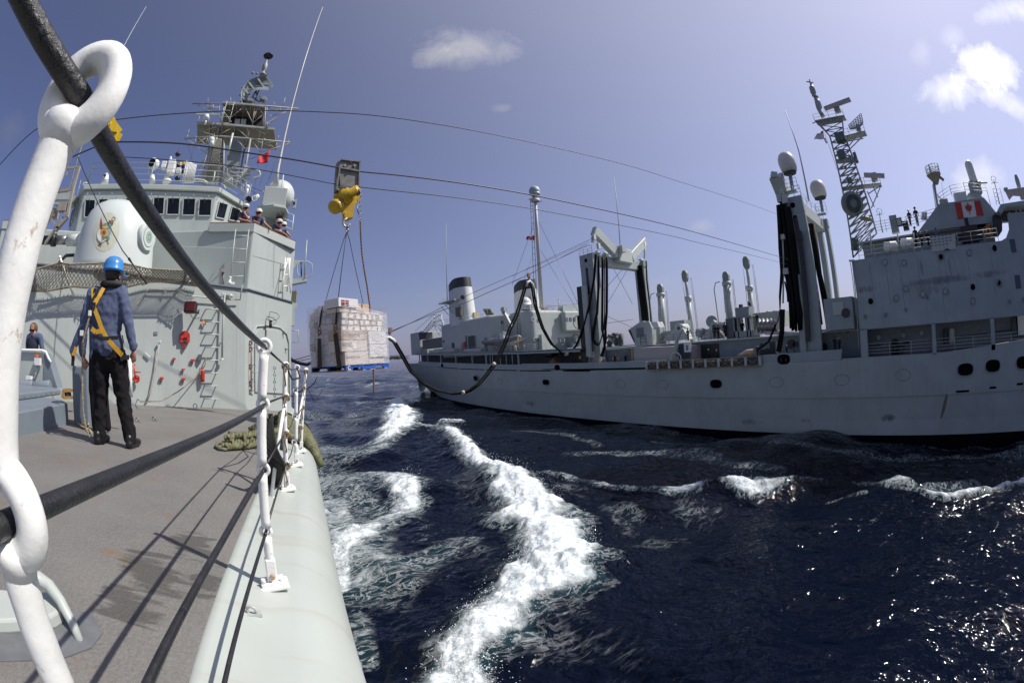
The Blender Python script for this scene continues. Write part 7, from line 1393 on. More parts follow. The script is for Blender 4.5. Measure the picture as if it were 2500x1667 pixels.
mb=MB();mb.box(K4b(1430,850,50),(2.5,4.0,1.8));mb.cyl(K4b(1375,765,50),K4b(1395,765,50),.22,n=8);mb.cyl(K4b(1455,760,50),K4b(1475,760,50),.25,n=8);mb.bar(K4b(1375,770,50),K4b(1475,770,50),.12);part('machinery_house',mb,AORP2,aor)
t=thing('slanted_cabin','grey cabin with a forward leaning windowed front right of the aft gantry','cabin',c3b(1000,1385,46))
mb=MB();pr=[(925,1260),(1020,1195),(1095,1195),(1115,1240),(1125,1385),(1005,1385),(985,1385)];pr=[c3b(x,y,46)for x,y in pr];mb.prism(pr,(3,0,0));part('wall',mb,AORP2,t)
mb=MB();a,b=c3b(990,1245,45.97),c3b(1052,1315,45.97);mb.box((a+b)/2,(.06,abs(a[1]-b[1]),a[2]-b[2]));part('window',mb,mat('far_window',(.14,.16,.17),.3),t)
mb=MB();mb.prism([c3b(930,1265,45.95),c3b(945,1262,45.95),c3b(978,1355,45.95),c3b(972,1358,45.95)],(.05,0,0));part('side_window',mb,BLKP,t)
mb=MB();mb.rail([c3b(1028,1380,45.6),c3b(1072,1380,45.6)],1.3,3,.04,.8);part('guard',mb,DARKIN,t)
mb=MB()
for k in range(26):x=770+rs.random()*110;y=1300+rs.random()*75;c=c3b(x,y,47+rs.random()*2);(mb.box(c,(rs.uniform(.2,.7),rs.uniform(.3,.8),rs.uniform(.3,.9)),rs.randrange(2))if k%3 else mb.cyl(c-V(0,.4,0),c+V(0,.4,.3),.2,n=8))
mb.cyl(c3b(868,1385,47),c3b(868,1300,47),.3,n=10);mb.cyl(c3b(835,1385,47),c3b(830,1305,47),.28,n=10)
solo('valve_cluster',mb,[DARKIN,GP],'jumble of valves and pipes on deck right of the hanging hoses','machinery',kind=None)
mb=MB();a,b=c3b(968,1402,44),c3b(1310,1392,44);mb.prism([V(44,a[1],7.2),V(44,b[1]-2,7.2),V(44,b[1]-2,b[2]),V(44,a[1],a[2])],(2.5,0,0));o=solo('pale_shelter',mb,mat('pinkish_grey_panel',(.40,.37,.36),.6,var=.05,scale=.5),'long pale shelter wall between the gantry and the folded brow','shelter')
mb=MB();mb.bar(V(43.9,a[1]+.2,a[2]-2.2),V(43.9,a[1]+.2,a[2]),.12,m=0);solo('yellow_edge',mb,HARN,'yellow striped edge of the pale shelter','post')
t=thing('folded_brow','long folded brow with lattice sides and netting slung along the hull edge','gangway',A(1700,890,42.3));y0,y1=A(1580,890,42.2)[1],A(1856,880,42.2)[1]
mb=MB();x=42.1;zt_,zb2=7.75,6.85
mb.bar((x,y0,zt_),(x,y1,zt_+.15),.12,.1);mb.bar((x,y0,zb2),(x,y1,zb2+.1),.14,.12);part('rails',mb,mat('weathered_brow',(.24,.20,.15),.8,var=.3),t)
for k in range(12):
 f=k/9.0
 if f>1:break
 y=y0+(y1-y0)*f;mb=MB();mb.box((x,y,(zt_+zb2)/2+.1),(.14,.28,zt_-zb2));part('post',mb,AORP2,t)
 if f<1:mb=MB();y2=y0+(y1-y0)*(k+1)/9;mb.cyl((x,y,zb2),(x,y2,zt_),.04,n=4);mb.cyl((x,y,zt_),(x,y2,zb2),.04,n=4);part('cross_brace',mb,_M['weathered_brow'],t)
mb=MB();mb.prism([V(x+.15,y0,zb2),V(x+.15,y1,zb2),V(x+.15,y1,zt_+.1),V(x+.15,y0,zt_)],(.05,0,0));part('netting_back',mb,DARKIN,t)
mb=MB()
for k in range(90):y=y0+(y1-y0)*rs.random()*.85;mb.cyl((x-.03,y,zb2+rs.random()*.2),(x-.03,y+rs.uniform(-.4,.4),zt_),.03,n=3)
part('netting',mb,_M['weathered_brow'],t,kind='stuff')
t=thing('small_davit','curved grey davit post with a white hoop at the pale shelter end','davit',K4b(330,1270,43.2));mb=MB();mb.tube([K4b(325,1270,43.2),K4b(330,1160,43.2),K4b(345,1070,43.2),K4b(385,990,43.2),K4b(415,950,43.2)],[.22,.24,.24,.2,.12],10);part('post',mb,AORP2,t)
mb=MB();mb.ring(K4b(330,1300,43.0),(1,0,0),.75,.07,22,6);part('hoop',mb,AORW,t);mb=MB();a,b=K4b(360,1140,43.6),K4b(500,1290,43.6);mb.box(((43.6),(a[1]+b[1])/2,(a[2]+b[2])/2),(.3,abs(a[1]-b[1]),abs(a[2]-b[2])));part('blue_cabinet',mb,mat('navy_cabinet',(.02,.03,.06),.5),t)
mb=MB();mb.box(K4b(465,1170,43.3),(.1,.95,1.0));mb.box(K4b(458,1170,43.22),(.05,.25,.6),1);part('white_notice',mb,[WHITEC,GREYD],t)
mb=MB();mb.tube([K4b(1230,1215,43.4),K4b(1150,1225,43.4),K4b(1090,1250,43.4),K4b(1040,1255,43.4)],[.32,.33,.2,.08],10);mb.cyl(K4b(1190,1230,43.2),K4b(1185,1260,43.2),.2,n=8,m=1);solo('hose_nozzle',mb,[mat('tan_canvas',(.45,.36,.25),.8),HARN],'tan wrapped hose end lying on the bulwark edge','hose')
for x,y,rr_ in((1380,1225,.45),(1315,1225,.35),(2025,1165,.45),(1310,1140,.2),(1650,1130,.5),(1700,1130,.3),(2295,980,.22),(2205,985,.2)):
 mb=MB();c=K4b(x,y,46.4);mb.cyl(c,c+V(.2,0,0),rr_,n=12);part('wall_fitting',mb,BLKP,aor)
mb=MB();mb.rail([K4b(170,1120,46.7),K4b(520,1100,46.7),K4b(960,1065,46.7)],1.05,3,.03,.9);part('working_deck_rail',mb,mat('khaki',(.16,.15,.11),.6),aor)
mb=MB();a,b=K4b(1940,980,45),K4b(2350,945,45);mb.bar(a,b,.3,.2);part('gantry_foot_deck',mb,AORP2,aor)
mb=MB();mb.box(c3b(640,1455,44.2),(.5,.8,.8));mb.cyl(c3b(545,1490,43.5),c3b(545,1465,43.5),.2,n=8,m=1);mb.cyl(c3b(805,1500,43.2),c3b(805,1480,43.2),.1,n=6,m=1);mb.cyl(c3b(848,1500,43.2),c3b(848,1480,43.2),.1,n=6,m=1);solo('deck_edge_gear',mb,[AORW,HARN],'small bright posts and gear at the deck edge below the aft gantry','gear')
# REPLENISHMENT RIG: cables, trolley, hoist, slung pallet, fuel hoses
PT=(2.05,8.44);PE=(44.0,12.4)
def CP(px,py):return wplane(px,py,PT,PE)
def cable(name,pxs,r,label,cat='cable',m=WIRE,sub=6):
 P=[CP(*p)for p in pxs];Q=[]
 for i in range(len(P)-1):
  p0,p1,p2,p3=P[max(i-1,0)],P[i],P[i+1],P[min(i+2,len(P)-1)]
  for k in range(sub):t=k/sub;Q.append(.5*((2*p1)+(p2-p0)*t+(2*p0-5*p1+4*p2-p3)*t*t+(3*p1-p0-3*p2+p3)*t**3))
 Q.append(P[-1]);d=[np.linalg.norm(q-V(0,0,HC))for q in Q]
 mb=MB();mb.tube(Q,r,8);return solo(name,mb,m,label,cat,WLD,'jackstay cables')
cable('highline',[(284,347),(440,351),(601,373),(720,390.7),(825,409.5),(878,419),(980,429),(1250,467.4),(1450,508),(1650,554.7),(1811,600),(1925,634)],.017,'thick highline cable carrying the trolley and pallet across to the dark gantry')
cable('highline',[(284,383),(440,393),(600,409.6),(760,438.6),(828,452)],.0095,'thin inhaul line from the yellow block to the trolley')
cable('highline',[(870,456),(980,468),(1250,502),(1450,538),(1650,578.6),(1737,600),(1920,645)],.011,'thin outhaul line from the trolley to the dark gantry, lowest of the three')
cable('highline',[(282,293),(440,277.5),(540,272),(760,273),(900,281),(1063,303),(1250,338),(1382,367),(1560,412),(1701,457),(1895,522)],.011,'thin upper line arching over the trolley to the dark gantry')
cable('highline',[(250,352),(214,367),(176,384),(120,415)],.016,'short cable running left from the yellow block behind the near stanchion',sub=3)
cable('highline',[(262,296),(180,290),(96,311),(0,402),(-90,520)],.012,'cable slanting down to the left edge beyond the near stanchion',sub=4)
t=thing('yellow_block','bright yellow swing block holding the cables, just right of the near stanchion','pulley block',CP(268,360))
mb=MB();pl=[CP(*p)for p in((240,325),(256,300),(266,293),(281,290),(287,305),(290,325),(283,348),(272,360),(262,357),(245,342))]
mb.prism([p+V(0,-.08,0)for p in pl],(0,.05,0));mb.prism([p+V(0,.10,0)for p in pl],(0,.05,0));cb=sum(pl)/len(pl)
for a,b in((0,2),(2,5),(5,7)):mb.bar(pl[a]+V(0,.02,0),pl[b]+V(0,.02,0),.03,.2)
mb.bar(CP(262,323)+V(0,-.10,0),CP(289,327)+V(0,-.10,0),.03,.05);mb.bar(CP(268,300)+V(0,-.1,0),CP(262,352)+V(0,-.1,0),.02,.04);part('cheek',mb,YELLOW,t)
mb=MB();mb.cyl(CP(268,308)+V(0,-.12,0),CP(268,308)+V(0,.15,0),.05,n=10);part('pin',mb,YELLOW,t)
c1=lambda x,y:wy(720+x*.3763,370+y*.3763,8.40)
t=thing('trolley','weathered grey box trolley riding the highline above the yellow hoist','trolley',c1(350,250))
GT=mat('galvanised_grey',(.17,.165,.15),.55,.3,var=.3,scale=7,rust=.22)
def plate1(mb,pts,dy,th,m=0):mb.prism([c1(*p)+V(0,dy,0)for p in pts],(0,th,0),m)
mb=MB();plate1(mb,((300,52),(424,68),(420,130),(416,232),(296,222),(285,108)),.0,.03);plate1(mb,((280,60),(300,52),(285,108),(296,222),(290,250),(266,250),(272,140)),.02,.20);plate1(mb,((300,52),(424,68),(420,130),(290,108)),.2,.02);part('plate',mb,GT,t)
mb=MB();mb.bar(c1(290,108)+V(0,-.02,0),c1(420,132)+V(0,-.02,0),.04,.035);mb.bar(c1(298,54)+V(0,-.02,0),c1(424,70)+V(0,-.02,0),.03,.03);mb.bar(c1(420,68)+V(0,-.02,0),c1(413,230)+V(0,-.02,0),.03,.03);mb.bar(c1(290,110)+V(0,-.02,0),c1(268,250)+V(0,-.02,0),.04,.03);mb.ring(c1(360,68)+V(0,-.04,0),(0,1,0),.022,.008,12,5);mb.ring(c1(358,123)+V(0,-.05,0),(0,1,0),.022,.008,12,5);part('rib',mb,GT,t)
for x in(322,385):
 mb=MB();mb.cyl(c1(x,96)+V(0,-.05,0),c1(x,96)+V(0,.2,0),.035,n=6);part('axle_bolt',mb,STEEL,t)
 mb=MB();mb.cyl(c1(x,92)+V(0,.05,0),c1(x,92)+V(0,.12,0),.06,n=16);part('wheel',mb,BLKP,t)
t=thing('hoist_winch','yellow barrel shaped hoist hanging under the trolley with its hook','hoist',c1(340,440));YW=mat('hoist_yellow',(.52,.33,.02),.38,var=.2,scale=6,rust=.08)
mb=MB();a=c1(290,300)+V(0,.22,0);b=c1(400,262)+V(0,-.16,0);d=b-a;L=np.linalg.norm(d)
mb.lathe([(.08,0),(.165,.02),(.175,.10),(.15,.12),(.175,.14),(.178,.26),(.15,.28),(.155,.34),(.10,.36),(.10,L*.98),(.03,L)],a,d,28);part('drum',mb,YW,t)
mb=MB();a=c1(285,340)+V(0,.1,0);b=c1(245,370)+V(0,-.05,0);mb.lathe([(.02,-.02),(.14,0),(.155,.03),(.155,.20),(.12,.24),(.02,.25)],a+(b-a)*-.2,b-a,24);part('motor',mb,YW,t)
mb=MB();plate1(mb,((300,222),(430,235),(430,300),(395,340),(380,410),(320,420),(300,330)),.06,.08);plate1(mb,((322,395),(382,405),(380,425),(350,432),(322,425)),.0,.16);plate1(mb,((310,430),(345,420),(360,440),(320,445)),.02,.1);o=part('frame',mb,YW,t)
mb=MB();plate1(mb,((262,340),(290,310),(305,335),(280,378)),-.10,.01);plate1(mb,((385,265),(410,270),(408,300),(390,310)),-.19,.03);part('dark_cover',mb,BLKP,t)
mb=MB();mb.tube([c1(*p)for p in((340,432),(318,445),(312,468),(322,485),(342,492),(355,480),(356,465))],[.022,.024,.024,.024,.022,.018,.010],10);part('hook',mb,mat('worn_hook',(.35,.30,.27),.4,.5,var=.2),t)
mb=MB()
for k in range(13):mb.ring(c1(408-k*.3,275+k*15)+V(random.uniform(-.01,.01),-.2,0),(1,0,0)if k%2 else(0,1,0),.020,.006,10,5)
mb.tube([c1(392,330)+V(0,-.18,0),c1(390,400)+V(0,-.18,0),c1(402,430)+V(0,-.18,0)],.012,6);part('chain',mb,STEEL,t)
mb=MB();P=[c1(*p)+V(0,-.2,0)for p in((407,470),(410,560),(418,680),(432,780),(450,880),(466,1000),(478,1150),(486,1300),(492,1450),(494,1570))]
for s_ in range(3):
 Q=[]
 for i in range(len(P)-1):
  for k in range(16):f=k/16;q=P[i]+(P[i+1]-P[i])*f;a=(i*16+k)*.8+s_*2.094;Q.append(q+V(cos(a),sin(a),0)*.009)
 mb.tube(Q,.010,5)
solo('tag_line',mb,mat('brown_tag_rope',(.20,.12,.08),.85,var=.3,scale=40),'thick twisted brown rope hanging down in front of the pallet load','rope')
ang=atan2(.509,.861);RH=V(cos(ang),sin(ang),0);LH=V(-sin(ang),cos(ang),0)
cp_=lambda x,y:(760+x*.14667,700+y*.14667)
K0=V(1.79,7.70,0);q=wplane(*cp_(590,1310),(K0[0],K0[1]),(K0[0]+1,K0[1]));ZP=q[2];q2=wplane(*cp_(590,1395),(K0[0],K0[1]),(K0[0]+1,K0[1]));PH=ZP-q2[2]
BLUEP=mat('blue_painted_wood',(.015,.09,.42),.6,var=.2,scale=8,bump=.2);BLUED=mat('dark_blue_paint',(.012,.03,.07),.65,var=.3,scale=8);WOOD=mat('bare_pallet_wood',(.30,.22,.13),.75,var=.25,scale=6,bump=.3)
def pp(s,tt,z):return K0+RH*s+LH*tt+V(0,0,z)
pal=thing('pallet','blue wooden pallet slung under the load, letter C on its edge','pallet',pp(.6,.5,ZP-PH))
for tt,m in((0,BLUEP),(.46,BLUED),(.96,BLUED)):
 mb=MB();z0=ZP-PH;z1=ZP-.018;prof2=[(0,z0),(.17,z0),(.19,z0+PH*.42),(.22,z0+PH*.5),(.38,z0+PH*.5),(.42,z0+PH*.42),(.44,z0),(.78,z0),(.80,z0+PH*.42),(.84,z0+PH*.5),(1.0,z0+PH*.5),(1.03,z0+PH*.42),(1.05,z0),(1.2,z0),(1.2,z1),(0,z1)]
 mb.prism([pp(s,tt,z)for s,z in prof2],LH*.04);part('stringer',mb,m,pal)
for k in range(7):
 mb=MB();s=k*.18;mb.prism([pp(s,-.0,ZP-.016),pp(s+.12,-.0,ZP-.016),pp(s+.12,1.0,ZP-.016),pp(s,1.0,ZP-.016)],(0,0,.016));part('top_board',mb,BLUEP if k%2==0 else BLUED,pal)
for k,s in enumerate((0,.36,.62,.98)):
 mb=MB();z=ZP-PH-.017;mb.prism([pp(s,-.03-.05*(k%2),z),pp(s+.14,-.03,z),pp(s+.14,1.0,z),pp(s,1.02,z)],(0,0,.016));part('bottom_board',mb,WOOD,pal)
mb=MB()
for s in(0,.5,1.15):mb.box(pp(s+.02,.5,ZP-PH*.5),(.05,.04,PH*.8))
part('block',mb,BLUED,pal)
def text(word,pos,right,up,size,m,parent,name='letter',th=.002,bold=.012):
 cu=bpy.data.curves.new(name,'FONT');cu.body=word;cu.size=size;cu.extrude=th;cu.offset=bold*size;cu.align_x='CENTER';cu.align_y='CENTER'
 tmp=bpy.data.objects.new('t',cu);me=bpy.data.meshes.new_from_object(tmp,depsgraph=bpy.context.evaluated_depsgraph_get());bpy.data.objects.remove(tmp)
 r,u=V(*right),V(*up);r/=np.linalg.norm(r);u/=np.linalg.norm(u);n=np.cross(r,u);M_=Matrix([[r[0],u[0],n[0],pos[0]],[r[1],u[1],n[1],pos[1]],[r[2],u[2],n[2],pos[2]],[0,0,0,1]]);me.transform(M_)
 me.transform(Matrix.Translation([-c for c in parent['_l']]));me.materials.clear();me.materials.append(m);o=bpy.data.objects.new(name,me);C.objects.link(o);o.parent=parent;return o
text('C',pp(.08,-.003,ZP-PH*.55),RH,(0,0,1),.10,WHITEC,pal,bold=.03)
load=thing('pallet_load','shrink wrapped stack of white and brown cartons on the blue pallet','cargo',pp(.6,.5,ZP))
HL=(1310-185)*.00108*1.0;q=wplane(*cp_(510,185),(K0[0],K0[1]),(K0[0]+1,K0[1]));HL=q[2]-ZP
CT=mat('brown_carton',(.44,.33,.25),.7,var=.08,scale=3,bump=.05);CT2=mat('pale_brown_carton',(.60,.52,.45),.65,var=.08,scale=3);CW=mat('white_carton',(.66,.63,.63),.5,var=.04,scale=3);CG=mat('greyish_carton',(.60,.58,.58),.6,var=.08,scale=3);CGD=mat('darker_carton',(.33,.29,.28),.65,var=.1,scale=3)
INK=mat('carton_print',(.10,.08,.07),.6);LBL=mat('paper_label',(.78,.77,.76),.6)
def fz(y):return(1310-y)/1125*HL
def fs(x,y=1310):return(x-590)/592.0
def carton(x0,x1,y0,y1,m,dep=.36,off=0,labels=(),name='carton'):
 s0,s1,z0,z1=fs(x0),fs(x1),fz(y1),fz(y0);g=.003;o_=off
 mb=MB();mb.prism([pp(s0+g,o_,ZP+z0+g),pp(s1-g,o_,ZP+z0+g),pp(s1-g,o_,ZP+z1-g),pp(s0+g,o_,ZP+z1-g)],LH*dep);o=part(name,mb,m,load);bevel(o,.004,1)
 for(lx0,lx1,ly0,ly1,lm)in labels:
  mb=MB();mb.prism([pp(fs(lx0),o_-.003,ZP+fz(ly1)),pp(fs(lx1),o_-.003,ZP+fz(ly1)),pp(fs(lx1),o_-.003,ZP+fz(ly0)),pp(fs(lx0),o_-.003,ZP+fz(ly0))],LH*.002);part('label',mb,lm,o)
 return o
rc=random.Random(9)
def ink(o,x0,x1,y0,y1,off=0):
 mb=MB();x=x0
 while x<x1:
  w=rc.uniform(6,14);mb.prism([pp(fs(x),off-.004,ZP+fz(y1)),pp(fs(x+w*.4),off-.004,ZP+fz(y1)),pp(fs(x+w*.4),off-.004,ZP+fz(y0)),pp(fs(x),off-.004,ZP+fz(y0))],LH*.001);
  if rc.random()<.6:mb.prism([pp(fs(x),off-.004,ZP+fz((y0+y1)/2+4)),pp(fs(x+w),off-.004,ZP+fz((y0+y1)/2+4)),pp(fs(x+w),off-.004,ZP+fz((y0+y1)/2-4)),pp(fs(x),off-.004,ZP+fz((y0+y1)/2-4))],LH*.001)
  x+=w+4
 part('printed_mark',mb,mat('faint_print',(.24,.17,.12),.7),o)
o=carton(592,960,1085,1308,CT2,off=.01);ink(o,620,810,1150,1205,.01)
carton(965,1240,1195,1308,CT2,off=.02)
o=carton(545,950,890,1083,CT2,off=-.0,labels=((712,772,955,1035,LBL),));ink(o,560,700,925,990)
o=carton(545,950,712,888,CT,off=.0);ink(o,575,830,775,830)
for(x0,x1,y0,y1,cx_,cy_)in((975,1285,965,1192,1138,1078),(970,1278,735,962,1118,845)):
 o=carton(x0,x1,y0,y1,CW,off=-.01,dep=.5);mb=MB();mb.tube([pp(fs(cx_+86*cos(a)),-.014,ZP+fz(cy_+60*sin(a)))for a in np.linspace(0,2*pi,33)[:-1]],.0022,4,closed=True);part('oval_print',mb,mat('grey_print',(.38,.36,.36),.6),o);mb=MB()
 for k in range(9):xa=cx_-58+k*13;mb.prism([pp(fs(xa),-.012,ZP+fz(cy_+9)),pp(fs(xa+8),-.012,ZP+fz(cy_+9)),pp(fs(xa+6),-.012,ZP+fz(cy_-8-4*(k%2))),pp(fs(xa+1),-.012,ZP+fz(cy_-8))],LH*.001)
 part('printed_mark',mb,mat('grey_print',(.38,.36,.36),.6),o)
for r,(y0,y1)in enumerate(((430,540),(543,640),(643,735))):
 x=562-4*r
 while x<1220:
  w=rc.choice((86,98,112));x1=min(x+w,1245);lw=(x1-x)*rc.uniform(.35,.85);lx=x+rc.uniform(0,22)
  carton(x,x1,y0,y1,rc.choice((CT,CT2,CT)),dep=.25,off=rc.uniform(-.006,.008),labels=((lx,min(lx+lw,x1-2),y0+rc.uniform(3,30),y1-rc.uniform(4,34),LBL),));x=x1+1
carton(535,690,345,428,CT2,off=.0);carton(692,945,345,428,CT,off=.01,labels=((720,800,362,415,LBL),));carton(950,1190,400,428,CT2,off=.03)
o=carton(508,812,188,342,CW,off=-.03,dep=.4);mb=MB();mb.prism([pp(fs(548),-.034,ZP+fz(325)),pp(fs(662),-.034,ZP+fz(325)),pp(fs(662),-.034,ZP+fz(225)),pp(fs(548),-.034,ZP+fz(225))],LH*.002);part('red_square_label',mb,mat('maroon_print',(.20,.045,.05),.5),o)
mb=MB();mb.prism([pp(fs(600),-.037,ZP+fz(325)),pp(fs(606),-.037,ZP+fz(325)),pp(fs(606),-.037,ZP+fz(225)),pp(fs(600),-.037,ZP+fz(225))],LH*.002);mb.prism([pp(fs(548),-.037,ZP+fz(262)),pp(fs(662),-.037,ZP+fz(262)),pp(fs(662),-.037,ZP+fz(256)),pp(fs(548),-.037,ZP+fz(256))],LH*.002);part('label_cross',mb,LBL,o)
o=carton(835,1165,215,398,CT,off=.22,dep=.4)
def tcart(x0,x1,f0,f1,m,dep=.3,off=0.0):
 t0,t1=(590-x1)/580,(590-x0)/580;g=.003;z0,z1=f0*HL,f1*HL
 mb=MB();mb.prism([pp(off,t0+g,ZP+z0+g),pp(off,t0+g,ZP+z1-g),pp(off,t1-g,ZP+z1-g),pp(off,t1-g,ZP+z0+g)],RH*dep);o=part('carton',mb,m,load);bevel(o,.004,1);return o
for x0,x1,rows in((10,105,(0,.13,.25,.37,.50,.62,.74,.84)),(105,175,(0,.14,.3,.44,.56,.70,.84,.92)),(175,300,(0,.16,.33,.5,.66,.76,.95)),(300,420,(0,.18,.34,.5,.64,.74,.84,.96))):
 for a,b in zip(rows[:-1],rows[1:]):tcart(x0,x1,a,b,rc.choice((CG,CW,CG,CG,CGD))if not(b>.9)else CW,off=rc.uniform(-.015,.01))
tcart(420,505,0,.2,CGD,.05,.03);tcart(420,505,.2,.38,CG,.05,.0);tcart(420,505,.38,.54,CGD,.05,-.04);tcart(420,560,.54,.62,CW,.05,-.05);tcart(420,560,.62,.86,CGD,.05,-.05);tcart(420,500,.86,1.0,CW,.05,-.10)
mb=MB();mb.prism([pp(.04,.04,ZP),pp(1.12,.04,ZP),pp(1.12,.97,ZP),pp(.04,.97,ZP)],(0,0,HL*.74));mb.prism([pp(.02,.3,ZP+HL*.74),pp(.9,.3,ZP+HL*.74),pp(.9,.95,ZP+HL*.74),pp(.02,.95,ZP+HL*.74)],(0,0,HL*.12));part('stack_core',mb,CG,load)
fm=bpy.data.materials.new('shrink_film');fm.use_nodes=True;nt=fm.node_tree;b=nt.nodes['Principled BSDF'];b.inputs['Base Color'].default_value=(.8,.8,.82,1);b.inputs['Roughness'].default_value=.18;b.inputs['Specular IOR Level'].default_value=.9
P_=nt.nodes.new('ShaderNodeTexCoord').outputs['Object'];mp=nt.nodes.new('ShaderNodeMapping');nt.links.new(P_,mp.inputs[0]);mp.inputs['Scale'].default_value=(3,3,22);mp.inputs['Rotation'].default_value=(.25,.1,0)
n_=nnoise(nt,mp.outputs[0],2.0,6,.65,1.2);nt.links.new(nramp(nt,n_,[(.38,.12),(.70,.60)]),b.inputs['Alpha']);bp=nt.nodes.new('ShaderNodeBump');bp.inputs['Strength'].default_value=.8;bp.inputs['Distance'].default_value=.02;nt.links.new(n_,bp.inputs['Height']);nt.links.new(bp.outputs[0],b.inputs['Normal'])
mb=MB();rows=[]
for f in np.linspace(.0,1.0,26):
 z=ZP+f*HL*.93;row=[];o_=.03+.03*max(0,min(1,(f-.2)*5))
 for(a0,b0,a1,b1)in((-o_,1.0,-o_,-.02),(-o_,-.02,1.19,-.02),(1.19,-.02,1.19,1.0)):
  for k in range(14):g=k/13;row.append(pp(a0+(a1-a0)*g+rc.uniform(-.004,.004),b0+(b1-b0)*g-(.012 if b0<0 else 0)+rc.uniform(-.005,.005),z-((.14*max(0,(f-.75))*4*g)if a1>1 and a0<1 else 0)))
 rows.append(row)
mb.sheet(rows);part('shrink_wrap',mb,fm,load)
hk=c1(340,500);ZS=hk
t=thing('sling','four leg wire sling spreading from the hook to the pallet corners with dark web straps','sling',hk)
mb=MB();mb.ring(hk+V(0,0,.03),(1,.2,0),.035,.012,14,6);mb.ring(hk+V(0,0,-.04),(0,1,0),.03,.012,14,6);part('ring',mb,STEEL,t)
ends=[cp_(155,560),cp_(412,600),cp_(725,240),cp_(1025,250)]
E3=[oe for oe in(wplane(*ends[0],(pp(-.07,.75,0)[0],pp(-.07,.75,0)[1]),(pp(-.07,.25,0)[0],pp(-.07,.25,0)[1])),wplane(*ends[1],(pp(-.07,.75,0)[0],pp(-.07,.75,0)[1]),(pp(-.07,.25,0)[0],pp(-.07,.25,0)[1])),pp(.75,1.02,ZP+HL*.75),pp(1.22,.5,ZP+HL*.6))]
for k,e in enumerate(E3):
 mb=MB();mb.tube([hk+V(0,0,-.06),hk+(e-hk)*.12,e],[.012,.007,.006],6);part('leg',mb,WIRE,t)
 if k<2:
  S=lambda x,y:wplane(*cp_(x,y),(pp(-.08,.75,0)[0],pp(-.08,.75,0)[1]),(pp(-.08,.25,0)[0],pp(-.08,.25,0)[1]))
  mb=MB();mb.tube([S(*p)for p in(((190,330),(165,430),(150,560),(138,660))if k==0 else((430,300),(422,400),(414,520),(408,620)))],[.012,.016,.02,.012],6);part('splice',mb,BLACK,t)
  mb=MB();x,y=((135,760),(398,700))[k];mb.ring(S(x,y-60),nL,.03,.011,12,6);mb.ring(S(x,y),nL,.035,.014,12,6);mb.tube([S(x+8,y-40),S(x+20,y),S(x,y+40),S(x-20,y+60)],.014,6);part('hook',mb,mat('rusty_hook',(.30,.15,.09),.6,rust=.4),t)
  W=((((112,860),(160,860),(178,1340),(112,1345))),((375,790),(432,760),(520,1330),(440,1345)))[k]
  mb=MB();P=[S(*p)for p in W];mb.prism([p for p in P],-RH*.015);part('web_strap',mb,mat('brown_black_webbing',(.045,.032,.022),.85,var=.4,scale=20),t)
for x0,y0,x1,y1 in((95,480,92,640),(360,230,360,620),(360,620,432,1350)):
 mb=MB();mb.cyl(wplane(*cp_(x0,y0),(pp(-.06,.75,0)[0],pp(-.06,.75,0)[1]),(pp(-.06,.25,0)[0],pp(-.06,.25,0)[1])),wplane(*cp_(x1,y1),(pp(-.06,.75,0)[0],pp(-.06,.75,0)[1]),(pp(-.06,.25,0)[0],pp(-.06,.25,0)[1])),.004,n=4);part('yellow_strap',mb,mat('yellow_strap',(.5,.42,.03),.6),load)
# fuel hoses spanning aft
YH=43.6
HP=[(1383,865),(1372,862),(1361,851),(1348,841),(1338,825),(1325,801),(1316,775),(1307,745.7),(1301,706),(1298,694),(1292,688),(1286,690.5),(1283,697),(1276.5,721),(1261,770),(1246,801),(1230.6,844),(1215,877),(1206,891),(1188,915),(1167,939),(1145,954),(1128,959),(1102,961),(1071,954),(1037,937),(1004,907),(982.5,868),(963,835),(950,826),(935,826)]
for k in range(2):
 mb=MB();P=[wy(px,py+(0 if 6<i<14 else 2.2*k-1),YH+.3*k)+V((.32*k-.16)if i not in()else 0,0,0)for i,(px,py)in enumerate(HP)]
 mb.tube(P,.12,8);solo('span_hose',mb,HOSE,['black fuel hose looping across between the ships, outer of the twin','black fuel hose looping across between the ships, inner of the twin'][k],'hose')
mb=MB();mb.tube([wy(*p,YH+.1)for p in((778,880),(762,885),(749,890),(730,886.5),(715,880),(690,860))],.16,8);solo('span_hose',mb,HOSE,'black hose bend showing low between the deckhouse and the pallet','hose')
for k,(pts,hook)in enumerate(((((1283,700),(1286,690.5),(1292,688),(1298,694),(1303,710)),(1291,672)),(((925,830),(935,825),(950,825.5),(960,832),(964,838)),(953,806)))):
 t=thing('hose_saddle',['pale saddle holding the hose peak in front of the second funnel','pale saddle holding the hose peak beside the cartons'][k],'saddle',wy(*pts[2],YH));mb=MB();mb.tube([wy(*p,YH+.15)+V(0,-.1,.05)for p in pts],.20,10);part('saddle',mb,AORW,t)
 mb=MB();a=wy(*hook,YH);b=wy(pts[2][0],pts[2][1]-2,YH);mb.cyl(a,b,.05,n=5);mb.box(a,(.35,.3,.5));mb.box((a+b)/2,(.25,.2,.2));part('hanger',mb,mat('rusty_hook',(.30,.15,.09),.6,rust=.4),t)
mb=MB();mb.tube([wy(*p,YH)for p in((1440,597),(1347,640),(1290,671),(1134,740),(1080,757),(959,807),(763,866),(700,884))],.035,4);mb.tube([wy(*p,YH+.5)for p in((1440,590),(1347,632),(1134,724),(1010,785),(959,809),(763,874),(700,887))],.028,4);solo('span_wire',mb,WIRE,'pair of span wires carrying the fuel hoses down to the left','wire')
